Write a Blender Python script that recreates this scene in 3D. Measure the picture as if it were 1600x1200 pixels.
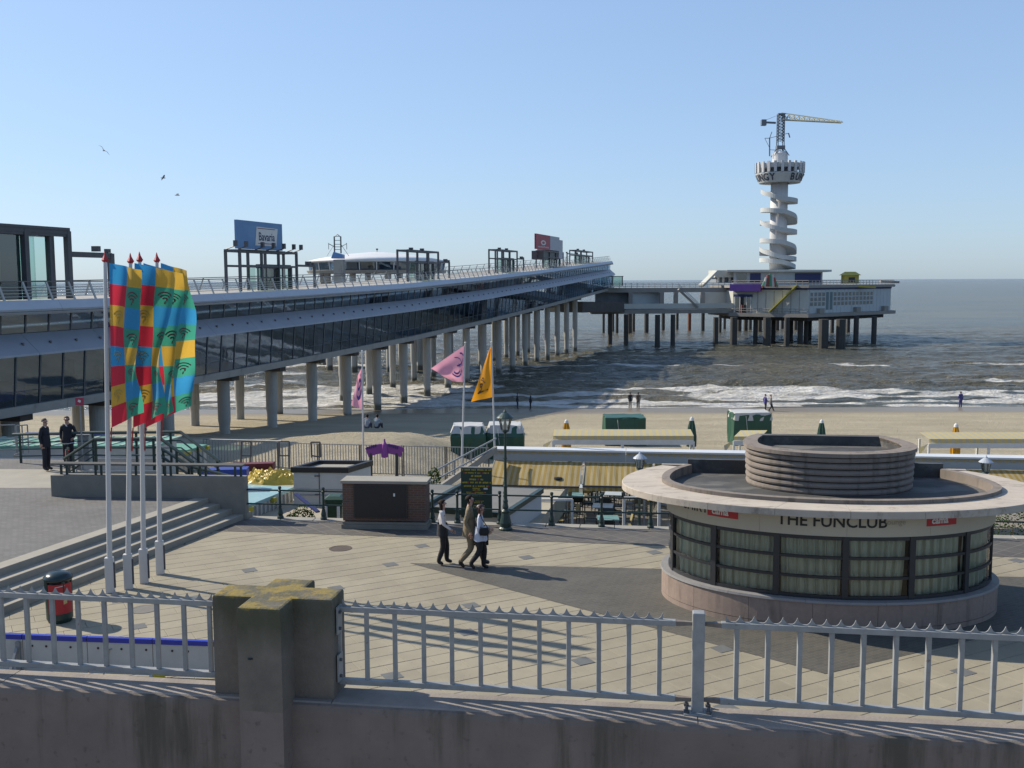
import bpy, math, random
import numpy as np
from mathutils import Matrix, Vector
random.seed(7); RNG = np.random.RandomState(7)
R = math.radians
sc = bpy.context.scene
COL = sc.collection
for o in list(bpy.data.objects): bpy.data.objects.remove(o)

# ------------------------------------------------------------------ camera
F = 1600.0; CH = 7.2; PITCH = math.atan(162/1600.0); ROLL = R(0.22)
_fw = np.array([0, math.cos(PITCH), -math.sin(PITCH)])
_up0 = np.array([0, math.sin(PITCH), math.cos(PITCH)]); _rt0 = np.array([1.0, 0, 0])
_rt = _rt0*math.cos(ROLL) - _up0*math.sin(ROLL); _up = _up0*math.cos(ROLL) + _rt0*math.sin(ROLL)
cd = bpy.data.cameras.new('camera'); cam = bpy.data.objects.new('camera', cd); COL.objects.link(cam)
cd.sensor_width = 36; cd.lens = 36; cd.clip_start = 0.1; cd.clip_end = 60000
cam.matrix_world = Matrix(((_rt[0], _up[0], -_fw[0], 0), (_rt[1], _up[1], -_fw[1], 0), (_rt[2], _up[2], -_fw[2], CH), (0, 0, 0, 1)))
sc.camera = cam
def ray(px, py): return _fw + _rt*(px-800)/F + _up*(600-py)/F
def G(px, py, z=0.0):                        # the point of the horizontal plane z seen there
    v = ray(px, py); t = (z-CH)/v[2]; return Vector((v[0]*t, v[1]*t, z))
def V(px, py, Y):                            # the point at depth Y seen there
    v = ray(px, py); t = Y/v[1]; return Vector((v[0]*t, Y, CH+v[2]*t))
def PLN(px, py, a, b):                       # the point of the vertical plane Y = a + b X seen there
    v = ray(px, py); t = a/(v[1]-b*v[0]); return Vector((v[0]*t, v[1]*t, CH+v[2]*t))

# ------------------------------------------------------------------ light
SUN_EL = R(36); SUN_AZ = R(65)               # 65 degrees left of straight ahead
w = bpy.data.worlds.new('World'); sc.world = w; w.use_nodes = True
nt = w.node_tree; bg = nt.nodes['Background']
sky = nt.nodes.new('ShaderNodeTexSky'); sky.sky_type = 'NISHITA'; sky.sun_disc = False
sky.sun_elevation = SUN_EL; sky.sun_rotation = -SUN_AZ
sky.air_density = 1.0; sky.dust_density = 0.6; sky.ozone_density = 2.2; sky.altitude = 0
gm = nt.nodes.new('ShaderNodeGamma'); gm.inputs[1].default_value = 0.5      # haze evens the sky out
ml = nt.nodes.new('ShaderNodeMix'); ml.data_type = 'RGBA'; ml.blend_type = 'MULTIPLY'; ml.inputs[0].default_value = 1.0; ml.inputs[7].default_value = (1.545, 1.92, 2.47, 1)
nt.links.new(sky.outputs[0], gm.inputs[0]); nt.links.new(gm.outputs[0], ml.inputs[6]); nt.links.new(ml.outputs[2], bg.inputs[0]); bg.inputs[1].default_value = 0.11
sl = bpy.data.lights.new('sun', 'SUN'); sl.energy = 5.0; sl.angle = R(0.55); sl.color = (1.0, 0.91, 0.755)
so = bpy.data.objects.new('sun', sl); COL.objects.link(so)
sv = Vector((-math.sin(SUN_AZ)*math.cos(SUN_EL), math.cos(SUN_AZ)*math.cos(SUN_EL), math.sin(SUN_EL)))
so.rotation_euler = sv.to_track_quat('Z', 'Y').to_euler(); so.location = sv*200
sc.view_settings.view_transform = 'Standard'; sc.view_settings.look = 'None'
sc.view_settings.gamma = 1; sc.view_settings.exposure = 0.447; sc.view_settings.use_curve_mapping = False
sc.render.engine = 'CYCLES'
sc.cycles.max_bounces = 6; sc.cycles.transparent_max_bounces = 16; sc.cycles.glossy_bounces = 3; sc.cycles.transmission_bounces = 3

# ------------------------------------------------------------------ materials
MATS = {}; ALB = 0.76
def _n(nt, t, **k):
    n = nt.nodes.new(t)
    for a, b in k.items(): setattr(n, a, b)
    return n
def surf(name, c1, c2=None, scale=3.0, rough=0.6, bump=0.0, bscale=None, metal=0.0, spec=0.5, stretch=(1, 1, 1), contrast=1.0, sheen=0, trans=0, brough=None):
    """plain procedural surface: two colours mixed by noise in world space, optional fine relief"""
    if name in MATS: return MATS[name]
    m = bpy.data.materials.new(name); m.use_nodes = True; t = m.node_tree; b = t.nodes['Principled BSDF']; L = t.links.new
    b.inputs['Roughness'].default_value = rough; b.inputs['Metallic'].default_value = metal
    b.inputs['Specular IOR Level'].default_value = spec
    if c2 is None: c2 = tuple(x*0.86 for x in c1)
    c1 = tuple(x*ALB for x in c1); c2 = tuple(x*ALB for x in c2)
    g = _n(t, 'ShaderNodeNewGeometry'); mp = _n(t, 'ShaderNodeMapping'); mp.inputs['Scale'].default_value = stretch
    L(g.outputs['Position'], mp.inputs['Vector'])
    n = _n(t, 'ShaderNodeTexNoise'); n.inputs['Scale'].default_value = scale; n.inputs['Detail'].default_value = 6; n.inputs['Roughness'].default_value = 0.62
    L(mp.outputs[0], n.inputs['Vector'])
    r = _n(t, 'ShaderNodeMapRange'); r.inputs[1].default_value = 0.5-0.22/contrast; r.inputs[2].default_value = 0.5+0.22/contrast
    L(n.outputs[0], r.inputs[0])
    mx = _n(t, 'ShaderNodeMix', data_type='RGBA'); mx.inputs[6].default_value = (*c1, 1); mx.inputs[7].default_value = (*c2, 1)
    L(r.outputs[0], mx.inputs[0]); L(mx.outputs[2], b.inputs['Base Color'])
    if bump:
        n2 = _n(t, 'ShaderNodeTexNoise'); n2.inputs['Scale'].default_value = bscale or scale*6; n2.inputs['Detail'].default_value = 5
        L(mp.outputs[0], n2.inputs['Vector'])
        bp = _n(t, 'ShaderNodeBump'); bp.inputs['Strength'].default_value = 0.6; bp.inputs['Distance'].default_value = bump
        L(n2.outputs[0], bp.inputs['Height']); L(bp.outputs[0], b.inputs['Normal'])
    if trans:
        tr = _n(t, 'ShaderNodeBsdfTranslucent'); L(mx.outputs[2], tr.inputs[0])
        ms = _n(t, 'ShaderNodeMixShader'); ms.inputs[0].default_value = trans
        out = t.nodes['Material Output']; L(b.outputs[0], ms.inputs[1]); L(tr.outputs[0], ms.inputs[2]); L(ms.outputs[0], out.inputs[0])
    MATS[name] = m; return m
def _overlay(m, fac_sock, colour):
    t = m.node_tree; b = t.nodes['Principled BSDF']; old = b.inputs['Base Color'].links[0].from_socket
    mx = _n(t, 'ShaderNodeMix', data_type='RGBA'); mx.inputs[7].default_value = (*colour, 1); t.links.new(old, mx.inputs[6]); t.links.new(fac_sock, mx.inputs[0]); t.links.new(mx.outputs[2], b.inputs['Base Color'])
def spots(m, colour, scale, lo, hi, amount=0.8, stretch=(1, 1, 1), detail=4):
    """irregular marks of wear, dirt or rust"""
    t = m.node_tree; L = t.links.new; g = _n(t, 'ShaderNodeNewGeometry'); mp = _n(t, 'ShaderNodeMapping'); mp.inputs['Scale'].default_value = stretch; L(g.outputs['Position'], mp.inputs[0])
    n = _n(t, 'ShaderNodeTexNoise'); n.inputs['Scale'].default_value = scale; n.inputs['Detail'].default_value = detail; n.inputs['Roughness'].default_value = 0.65; L(mp.outputs[0], n.inputs[0])
    r = _n(t, 'ShaderNodeMapRange', interpolation_type='SMOOTHSTEP'); r.inputs[1].default_value = lo; r.inputs[2].default_value = hi; r.inputs[4].default_value = amount; L(n.outputs[0], r.inputs[0]); _overlay(m, r.outputs[0], colour); return m
def tide_mark(m, colour, z0, z1, amount=0.85):
    t = m.node_tree; L = t.links.new; g = _n(t, 'ShaderNodeNewGeometry'); sp = _n(t, 'ShaderNodeSeparateXYZ'); L(g.outputs['Position'], sp.inputs[0])
    n = _n(t, 'ShaderNodeTexNoise'); n.inputs['Scale'].default_value = 1.5; n.inputs['Detail'].default_value = 5; L(g.outputs['Position'], n.inputs[0])
    a = _n(t, 'ShaderNodeMath', operation='MULTIPLY_ADD'); a.inputs[1].default_value = -0.9; L(n.outputs[0], a.inputs[0]); L(sp.outputs['Z'], a.inputs[2])
    r = _n(t, 'ShaderNodeMapRange', interpolation_type='SMOOTHSTEP'); r.inputs[1].default_value = z1-0.45; r.inputs[2].default_value = z0-0.45; r.inputs[4].default_value = amount; L(a.outputs[0], r.inputs[0]); _overlay(m, r.outputs[0], colour); return m
def glass(name, tint=(0.5, 0.55, 0.55), base=0.08, rough=0.02, refl=0.9, wob=0.0):
    if name in MATS: return MATS[name]
    m = bpy.data.materials.new(name); m.use_nodes = True; t = m.node_tree; L = t.links.new
    t.nodes.remove(t.nodes['Principled BSDF']); out = t.nodes['Material Output']
    tr = _n(t, 'ShaderNodeBsdfTransparent'); tr.inputs[0].default_value = (*tint, 1)
    gl = _n(t, 'ShaderNodeBsdfGlossy'); gl.inputs['Color'].default_value = (*(refl if isinstance(refl, tuple) else (refl,)*3), 1); gl.inputs['Roughness'].default_value = rough
    fr = _n(t, 'ShaderNodeFresnel'); fr.inputs[0].default_value = 1.5
    a = _n(t, 'ShaderNodeMath', operation='ADD', use_clamp=True); a.inputs[1].default_value = base; L(fr.outputs[0], a.inputs[0])
    ms = _n(t, 'ShaderNodeMixShader'); L(a.outputs[0], ms.inputs[0]); L(tr.outputs[0], ms.inputs[1]); L(gl.outputs[0], ms.inputs[2]); L(ms.outputs[0], out.inputs[0])
    if wob:
        g = _n(t, 'ShaderNodeNewGeometry'); n = _n(t, 'ShaderNodeTexNoise'); n.inputs['Scale'].default_value = 0.6; L(g.outputs['Position'], n.inputs['Vector'])
        bp = _n(t, 'ShaderNodeBump'); bp.inputs['Strength'].default_value = 0.5; bp.inputs['Distance'].default_value = wob
        L(n.outputs[0], bp.inputs['Height']); L(bp.outputs[0], gl.inputs['Normal']); L(bp.outputs[0], fr.inputs['Normal'])
    MATS[name] = m; return m
def pavers(name, c1, c2, mortar, bw, bh, ang, mort=0.012, rough=0.8, bump=0.004, offset=0.5, dirt=None):
    if name in MATS: return MATS[name]
    m = bpy.data.materials.new(name); m.use_nodes = True; t = m.node_tree; b = t.nodes['Principled BSDF']; L = t.links.new
    b.inputs['Roughness'].default_value = rough
    c1, c2, mortar = (tuple(x*ALB for x in c) for c in (c1, c2, mortar))
    g = _n(t, 'ShaderNodeNewGeometry'); mp = _n(t, 'ShaderNodeMapping', vector_type='POINT')
    mp.inputs['Rotation'].default_value = ang if isinstance(ang, tuple) else (0, 0, ang)
    L(g.outputs['Position'], mp.inputs['Vector'])
    br = _n(t, 'ShaderNodeTexBrick'); br.offset = offset
    br.inputs['Color1'].default_value = (*c1, 1); br.inputs['Color2'].default_value = (*c2, 1); br.inputs['Mortar'].default_value = (*mortar, 1)
    br.inputs['Scale'].default_value = 1.0; br.inputs['Mortar Size'].default_value = mort; br.inputs['Mortar Smooth'].default_value = 0.2
    br.inputs['Brick Width'].default_value = bw; br.inputs['Row Height'].default_value = bh
    L(mp.outputs[0], br.inputs['Vector'])
    n = _n(t, 'ShaderNodeTexNoise'); n.inputs['Scale'].default_value = 0.7; n.inputs['Detail'].default_value = 8; n.inputs['Roughness'].default_value = 0.7; L(g.outputs['Position'], n.inputs['Vector'])
    r = _n(t, 'ShaderNodeMapRange'); r.inputs[1].default_value = 0.3; r.inputs[2].default_value = 0.7; r.inputs[3].default_value = 0.78; r.inputs[4].default_value = 1.12; L(n.outputs[0], r.inputs[0])
    mx = _n(t, 'ShaderNodeVectorMath', operation='SCALE'); L(br.outputs[0], mx.inputs[0]); L(r.outputs[0], mx.inputs['Scale'])
    L(mx.outputs[0], b.inputs['Base Color'])
    bp = _n(t, 'ShaderNodeBump'); bp.invert = True; bp.inputs['Strength'].default_value = 0.8; bp.inputs['Distance'].default_value = bump
    L(br.outputs['Fac'], bp.inputs['Height']); L(bp.outputs[0], b.inputs['Normal'])
    MATS[name] = m; return m

# ------------------------------------------------------------------ mesh building
class MB:
    def __init__(s): s.v = []; s.f = []; s.m = []
    def add(s, vs, fs, mi=0):
        k = len(s.v); s.v += [tuple(p) for p in vs]; s.f += [tuple(i+k for i in q) for q in fs]; s.m += [mi]*len(fs); return s
    def box(s, c, d, rz=0, mi=0, tilt=None):
        x, y, z = (q/2 for q in d); M = Matrix.Rotation(rz, 3, 'Z')
        if tilt is not None: M = M @ tilt
        P = [M @ Vector((a*x, b*y, e*z)) + Vector(c) for e in (-1, 1) for a, b in ((-1, -1), (1, -1), (1, 1), (-1, 1))]
        return s.add(P, [(3, 2, 1, 0), (4, 5, 6, 7), (0, 1, 5, 4), (1, 2, 6, 5), (2, 3, 7, 6), (3, 0, 4, 7)], mi)
    def bar(s, p, q, wd, hd=None, mi=0, up=(0, 0, 1)):
        p = Vector(p); q = Vector(q); d = (q-p); L = d.length; hd = hd or wd
        if L < 1e-6: return s
        d /= L; u = Vector(up)
        if abs(d.dot(u)) > 0.98: u = Vector((0, 1, 0))
        a = d.cross(u).normalized()*wd/2; b = a.cross(d).normalized()*hd/2
        P = [p-a-b, p+a-b, p+a+b, p-a+b, q-a-b, q+a-b, q+a+b, q-a+b]
        return s.add(P, [(0, 1, 2, 3), (7, 6, 5, 4), (1, 0, 4, 5), (2, 1, 5, 6), (3, 2, 6, 7), (0, 3, 7, 4)], mi)
    def tube(s, p, q, r, r2=None, n=8, mi=0):
        p = Vector(p); q = Vector(q); r2 = r if r2 is None else r2; d = (q-p).normalized()
        u = Vector((0, 0, 1)) if abs(d.z) < 0.95 else Vector((1, 0, 0)); a = d.cross(u).normalized(); b = a.cross(d)
        P = [p+(a*math.cos(t)+b*math.sin(t))*r for t in [2*math.pi*i/n for i in range(n)]] + [q+(a*math.cos(t)+b*math.sin(t))*r2 for t in [2*math.pi*i/n for i in range(n)]]
        return s.add(P, [(i, (i+1) % n, n+(i+1) % n, n+i) for i in range(n)] + [tuple(range(n-1, -1, -1)), tuple(range(n, 2*n))], mi)
    def path(s, pts, r, n=6, mi=0):
        for a, b in zip(pts, pts[1:]): s.tube(a, b, r, n=n, mi=mi)
        return s
    def lathe(s, prof, n=20, c=(0, 0, 0), sx=1, sy=1, mi=0, a0=0, a1=2*math.pi):
        full = abs(a1-a0-2*math.pi) < 1e-6; k = n if full else n+1
        P = [(c[0]+r*sx*math.cos(a0+(a1-a0)*i/n), c[1]+r*sy*math.sin(a0+(a1-a0)*i/n), c[2]+z) for r, z in prof for i in range(k)]
        fs = []
        for j in range(len(prof)-1):
            for i in range(n):
                i2 = (i+1) % k
                fs.append((j*k+i, j*k+i2, (j+1)*k+i2, (j+1)*k+i))
        if full:
            if prof[0][0] > 1e-4: fs.append(tuple(range(k-1, -1, -1)))
            if prof[-1][0] > 1e-4: fs.append(tuple(range((len(prof)-1)*k, len(prof)*k)))
        return s.add(P, fs, mi)
    def prism(s, poly, z0, z1, mi=0):
        n = len(poly); A = sum(poly[i][0]*poly[(i+1) % n][1]-poly[(i+1) % n][0]*poly[i][1] for i in range(n))
        if A < 0: poly = poly[::-1]
        P = [(x, y, z0) for x, y in poly] + [(x, y, z1) for x, y in poly]
        return s.add(P, [tuple(range(n-1, -1, -1)), tuple(range(n, 2*n))] + [(i, (i+1) % n, n+(i+1) % n, n+i) for i in range(n)], mi)
    def sheet(s, poly, z, mi=0):
        n = len(poly); A = sum(poly[i][0]*poly[(i+1) % n][1]-poly[(i+1) % n][0]*poly[i][1] for i in range(n))
        if A < 0: poly = poly[::-1]
        return s.add([(x, y, z) for x, y in poly], [tuple(range(n))], mi)
    def loft(s, rings, closed=True, caps=False, mi=0):
        n = len(rings[0]); P = [q for r in rings for q in r]; fs = []
        for j in range(len(rings)-1):
            for i in range(n if closed else n-1):
                i2 = (i+1) % n; fs.append((j*n+i, j*n+i2, (j+1)*n+i2, (j+1)*n+i))
        if caps: fs += [tuple(range(n-1, -1, -1)), tuple(range((len(rings)-1)*n, len(rings)*n))]
        return s.add(P, fs, mi)
    def grid(s, fn, nu, nv, mi=0, mfn=None):
        k = len(s.v)
        for j in range(nv+1):
            for i in range(nu+1): s.v.append(tuple(fn(i/nu, j/nv)))
        for j in range(nv):
            for i in range(nu):
                a = k+j*(nu+1)+i; s.f.append((a, a+1, a+nu+2, a+nu+1)); s.m.append(mfn((i+.5)/nu, (j+.5)/nv) if mfn else mi)
        return s
    def build(s, name, mats, parent=None, smooth=False, bevel=0, world=True, loc=None, rz=0):
        if not isinstance(mats, (list, tuple)): mats = [mats]
        me = bpy.data.meshes.new(name); o = bpy.data.objects.new(name, me); COL.objects.link(o)
        X = Matrix.Identity(4)
        if parent is not None: X = WM[parent.name]
        elif loc is not None: X = Matrix.Translation(loc) @ Matrix.Rotation(rz, 4, 'Z')
        vs = s.v
        if world and X != Matrix.Identity(4):
            I = X.inverted(); vs = [tuple(I @ Vector(p)) for p in vs]
        me.from_pydata(vs, [], s.f)
        for m in mats: me.materials.append(m)
        if len(mats) > 1: me.polygons.foreach_set('material_index', s.m)
        if smooth: me.polygons.foreach_set('use_smooth', [True]*len(me.polygons))
        me.update()
        if parent is not None: o.parent = parent
        elif loc is not None: o.matrix_world = X
        WM[o.name] = X
        if bevel:
            b = o.modifiers.new('bevel', 'BEVEL'); b.width = bevel; b.segments = 2; b.limit_method = 'ANGLE'; b.angle_limit = R(40)
        return o
WM = {}
def tag(o, label=None, cat=None, group=None, kind=None):
    if label: o['label'] = label
    if cat: o['category'] = cat
    if group: o['group'] = group
    if kind: o['kind'] = kind
    return o
def thing(name, label, cat, loc=(0, 0, 0), rz=0, group=None):
    o = bpy.data.objects.new(name, None); COL.objects.link(o); o.empty_display_size = 0.2
    o.location = loc; o.rotation_euler = (0, 0, rz); WM[o.name] = Matrix.Translation(loc) @ Matrix.Rotation(rz, 4, 'Z')
    return tag(o, label, cat, group)
def copy_tree(o, loc=None, rz=None, label=None, parent=None, scale=None):
    c = o.copy(); COL.objects.link(c); c.parent = parent
    if loc is not None: c.location = loc
    if rz is not None: c.rotation_euler = (0, 0, rz)
    if scale is not None: c.scale = (scale,)*3
    if label: c['label'] = label
    for ch in o.children: copy_tree(ch, parent=c)
    return c
def share(o, loc=None, rz=0, parent=None, rot=None):       # copy of a single mesh piece
    c = o.copy(); COL.objects.link(c)
    if parent is not None: c.parent = parent
    if loc is not None: c.location = loc
    c.rotation_euler = rot or (0, 0, rz); WM[c.name] = WM.get(o.name, Matrix.Identity(4)); return c
def text_shape(txt, size, bold=0.0, cx=0, extrude=0.0):
    """returns (verts, faces) of flat lettering in x-y, centred"""
    cu = bpy.data.curves.new('t', 'FONT'); cu.body = txt; cu.size = size; cu.align_x = 'CENTER'; cu.align_y = 'CENTER'; cu.offset = bold; cu.extrude = extrude; cu.resolution_u = 3
    ob = bpy.data.objects.new('t', cu); COL.objects.link(ob); dg = bpy.context.evaluated_depsgraph_get(); me = bpy.data.meshes.new_from_object(ob.evaluated_get(dg))
    vs = [tuple(v.co) for v in me.vertices]; fs = [tuple(p.vertices) for p in me.polygons]
    bpy.data.objects.remove(ob); bpy.data.curves.remove(cu); bpy.data.meshes.remove(me); return vs, fs
_lat = {}
def vnoise(x, y, seed=0):
    """smooth value noise, numpy arrays"""
    if seed not in _lat: _lat[seed] = np.random.RandomState(seed).rand(256, 256)
    T = _lat[seed]; xi = np.floor(x).astype(int); yi = np.floor(y).astype(int); fx = x-xi; fy = y-yi
    fx = fx*fx*(3-2*fx); fy = fy*fy*(3-2*fy); a = xi & 255; b = yi & 255; a2 = (a+1) & 255; b2 = (b+1) & 255
    return (T[a, b]*(1-fx)+T[a2, b]*fx)*(1-fy) + (T[a, b2]*(1-fx)+T[a2, b2]*fx)*fy
def fbm(x, y, seed=0, oct=4): return sum(vnoise(x*2**k, y*2**k, seed+k)*0.5**(k+1) for k in range(oct))

# shared materials
m_conc = surf('concrete', (0.27, 0.25, 0.21), (0.20, 0.185, 0.16), 2.0, 0.85, 0.006, 40)
m_step = surf('step_concrete', (0.38, 0.35, 0.29), (0.31, 0.285, 0.24), 1.5, 0.85, 0.004, 60)
m_kerb = surf('kerb_stone', (0.36, 0.34, 0.295), (0.29, 0.27, 0.235), 1.4, 0.85, 0.004, 60)
m_green = surf('dark_green_paint', (0.012, 0.035, 0.03), (0.02, 0.05, 0.042), 4, 0.42)
m_black = surf('black_paint', (0.012, 0.012, 0.014), (0.02, 0.02, 0.022), 4, 0.45)
m_white = surf('white_paint', (0.78, 0.78, 0.76), (0.66, 0.66, 0.64), 3, 0.45, spec=0.4)
m_galv = surf('galvanised_grey_paint', (0.34, 0.35, 0.35), (0.24, 0.245, 0.245), 9, 0.5, 0.001, 120)
spots(m_galv, (0.13, 0.065, 0.03), 22, 0.66, 0.74, 0.75); spots(m_galv, (0.12, 0.12, 0.12), 3.5, 0.55, 0.75, 0.5)
m_steel = surf('dark_steel', (0.06, 0.065, 0.08), (0.09, 0.09, 0.1), 2, 0.5)
m_red = surf('red_paint', (0.5, 0.02, 0.025), (0.42, 0.02, 0.03), 3, 0.5)
# ================================================================== THE SETTING
PT = R(-7.13); PE1 = Vector((math.cos(PT), math.sin(PT), 0)); PE2 = Vector((-math.sin(PT), math.cos(PT), 0))   # promenade frame
PIER_AZ = math.atan(460/1600.0); PD = Vector((math.sin(PIER_AZ), math.cos(PIER_AZ), 0)); PN = Vector((math.cos(PIER_AZ), -math.sin(PIER_AZ), 0))
SEA = -6.7
def edgeY(x): return 30.86 - 0.1252*(x+7.87)         # seaward edge of the plaza
def edgeP(x, inset=0, z=0): p = Vector((x, edgeY(x), z)) - PE2*inset; return p

# ---- beach terrain
def beach_h(x, y):
    L = np.interp(y, [30, 46, 60, 66, 75, 87, 100, 110, 122, 150], [-0.7, -1.6, -2.15, -2.9, -4.4, -5.3, -6.05, -6.66, -7.4, -9])
    Q = np.interp(y, [30, 46, 56, 66, 75, 87, 100, 110, 122, 150], [-2.6, -2.7, -3.2, -3.9, -4.6, -5.3, -6.05, -6.66, -7.4, -9])
    k = np.clip((x+6.5)/4.5, 0, 1); k = k*k*(3-2*k)
    h = L*(1-k)+Q*k
    h = h + 0.45*np.exp(-((x+8.5)/5)**2-((y-61.5)/6)**2) - 0.2*np.exp(-((x+12)/5)**2-((y-70)/7)**2)
    dry = np.clip((104-y)/20, 0, 1)
    rough = np.exp(-((x+3)/9)**2-((y-56)/11)**2)
    h = h + dry*(0.10*(fbm(x/5, y/3, 3)-0.5)+0.05*(fbm(x*0.9, y*0.9, 11)-0.5)+rough*0.5*(fbm(x*0.8, y*0.8, 21, 3)-0.47))
    return h
nx, ny = 380, 170
xs = np.linspace(-150, 170, nx); ys = 29.5 + (np.linspace(0, 1, ny)**1.25)*110
X, Y = np.meshgrid(xs, ys); Z = beach_h(X, Y)
inside = Y < (30.86-0.1252*(X+7.87)-0.5); Z = np.where(inside, np.minimum(Z, -2.6), Z)
vv = np.stack([X.ravel(), Y.ravel(), Z.ravel()], 1)
ii = (np.arange(ny-1)[:, None]*nx+np.arange(nx-1)[None, :]).ravel()
def big_mesh(name, vv, ff, mat, smooth=True):
    me = bpy.data.meshes.new(name); me.from_pydata(vv.tolist(), [], ff.tolist()); me.materials.append(mat)
    if smooth: me.polygons.foreach_set('use_smooth', [True]*len(me.polygons))
    me.update(); o = bpy.data.objects.new(name, me); COL.objects.link(o); return o
def sand_material():
    m = bpy.data.materials.new('beach_sand'); m.use_nodes = True; t = m.node_tree; b = t.nodes['Principled BSDF']; L = t.links.new
    g = _n(t, 'ShaderNodeNewGeometry'); sp = _n(t, 'ShaderNodeSeparateXYZ'); L(g.outputs['Position'], sp.inputs[0])
    n = _n(t, 'ShaderNodeTexNoise'); n.inputs['Scale'].default_value = 0.35; n.inputs['Detail'].default_value = 8; n.inputs['Roughness'].default_value = 0.65
    mp = _n(t, 'ShaderNodeMapping'); mp.inputs['Scale'].default_value = (0.35, 1, 1); L(g.outputs['Position'], mp.inputs[0]); L(mp.outputs[0], n.inputs[0])
    mx = _n(t, 'ShaderNodeMix', data_type='RGBA'); mx.inputs[6].default_value = (0.26, 0.225, 0.16, 1); mx.inputs[7].default_value = (0.345, 0.30, 0.22, 1)
    r = _n(t, 'ShaderNodeMapRange'); r.inputs[1].default_value = 0.35; r.inputs[2].default_value = 0.65; L(n.outputs[0], r.inputs[0]); L(r.outputs[0], mx.inputs[0])
    # wet band along the water line
    nz = _n(t, 'ShaderNodeMath', operation='MULTIPLY_ADD'); nz.inputs[1].default_value = 5.0; L(n.outputs[0], nz.inputs[0]); L(sp.outputs['Y'], nz.inputs[2])
    wr = _n(t, 'ShaderNodeMapRange', interpolation_type='SMOOTHSTEP'); wr.inputs[1].default_value = 101.0; wr.inputs[2].default_value = 108.0; L(nz.outputs[0], wr.inputs[0])
    wet = _n(t, 'ShaderNodeMix', data_type='RGBA'); wet.inputs[7].default_value = (0.165, 0.135, 0.095, 1); L(wr.outputs[0], wet.inputs[0]); L(mx.outputs[2], wet.inputs[6]); L(wet.outputs[2], b.inputs['Base Color'])
    rr = _n(t, 'ShaderNodeMapRange'); rr.inputs[3].default_value = 0.95; rr.inputs[4].default_value = 0.35; L(wr.outputs[0], rr.inputs[0]); L(rr.outputs[0], b.inputs['Roughness'])
    b.inputs['Specular IOR Level'].default_value = 0.25
    n2 = _n(t, 'ShaderNodeTexNoise'); n2.inputs['Scale'].default_value = 1.6; n2.inputs['Detail'].default_value = 9; n2.inputs['Roughness'].default_value = 0.75; L(g.outputs['Position'], n2.inputs[0])
    bd = _n(t, 'ShaderNodeMapRange'); bd.inputs[3].default_value = 0.22; bd.inputs[4].default_value = 0.01; L(wr.outputs[0], bd.inputs[0])
    bp = _n(t, 'ShaderNodeBump'); bp.inputs['Strength'].default_value = 0.9; L(bd.outputs[0], bp.inputs['Distance']); L(n2.outputs[0], bp.inputs['Height']); L(bp.outputs[0], b.inputs['Normal'])
    return m
beach = big_mesh('beach', vv, np.stack([ii, ii+1, ii+nx+1, ii+nx], 1), sand_material()); tag(beach, kind='structure')

# ---- sea: a sheet of real waves near the shore, a flat sheet beyond to the horizon
def foam_env(x, y):
    """where the surf breaks, 0..1"""
    sh = 110.2 + 2.2*(fbm(x/16, x*0+3.1, 31)-0.5) + 0.8*(fbm(x/4, x*0+7, 35)-0.5)
    wob = 5*(fbm(x/22, y*0+1, 41)-0.5)
    outer = np.where(x < 2, 138.0, 127.5) + wob + 6*np.exp(-((x-32)/16)**2)
    a = np.clip((y-sh)/0.8, 0, 1)*np.clip((outer-y)/2.5, 0, 1)
    cut = np.clip((vnoise(x/9, y/2.2, 51)-0.15)*3, 0.5, 1)
    e = a*cut*(0.66+0.22*vnoise(x/6, y/1.6, 52))
    for yc, am, wd, x0, ln, dens in ((128.5, 1.0, 1.0, 8, 300, 0.40), (137, 0.85, 0.9, 0, 300, 0.62), (146, 0.9, 1.2, -30, 26, 0.3), (152, 0.85, 0.8, 20, 300, 0.55), (164, 0.95, 0.9, 24, 300, 0.42), (171, 0.7, 0.7, 40, 80, 0.55), (181, 0.7, 0.8, 10, 300, 0.62), (196, 0.7, 0.8, 0, 300, 0.63), (214, 0.7, 1, 0, 300, 0.66), (240, 0.7, 1.2, 0, 300, 0.66)):
        c = yc + 3.2*(fbm(x/26, x*0+yc, 61)-0.5)*2 + 0.9*(vnoise(x/4, x*0+yc, 62)-0.5)
        br = np.clip((vnoise(x/11+yc, x*0+yc*0.7, 63)-dens)*5, 0, 1)*(np.abs(x-x0) < ln)
        e = np.maximum(e, am*br*np.exp(-((y-c)/wd)**2))
    return e
def sea_h(x, y):
    amp = np.clip((y-110)/25, 0.08, 1)
    ph = (y + 7*(fbm(x/40, y/60, 71)-0.5)*2)
    h = 0.20*np.sin(2*np.pi*ph/11.5+1.5*vnoise(x/30, y/30, 72)*2)*amp
    h = h + amp*(0.42*(fbm(x/4.2, y/1.9, 73)-0.5)*2 + 0.16*(fbm(x/1.3, y/0.8, 75, 3)-0.5)*2)
    for yc, a, wd in ((128.8, 0.65, 1.3), (137.3, 0.4, 1.4), (152.3, 0.35, 1.5), (164.3, 0.5, 1.5)):
        c = yc + 3.2*(fbm(x/26, x*0+round(yc-0.3), 61)-0.5)*2
        h = h + a*(0.35+0.65*vnoise(x/14, x*0+yc, 64))*np.exp(-((y-c-0.3)/wd)**2)
    surfz = np.clip((y-111)/4, 0, 1)*np.clip((140-y)/8, 0, 1)
    h = h + surfz*(0.35*(fbm(x/3.0, y/1.5, 77)-0.45)*2)
    return SEA + h*np.clip((y-109.5)/4, 0.0, 1)
nxs, nys = 620, 430
xs = np.linspace(-190, 230, nxs); ys = 106 + (np.linspace(0, 1, nys)**1.5)*224
X, Y = np.meshgrid(xs, ys); Z = sea_h(X, Y); E_ = foam_env(X, Y)
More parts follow.
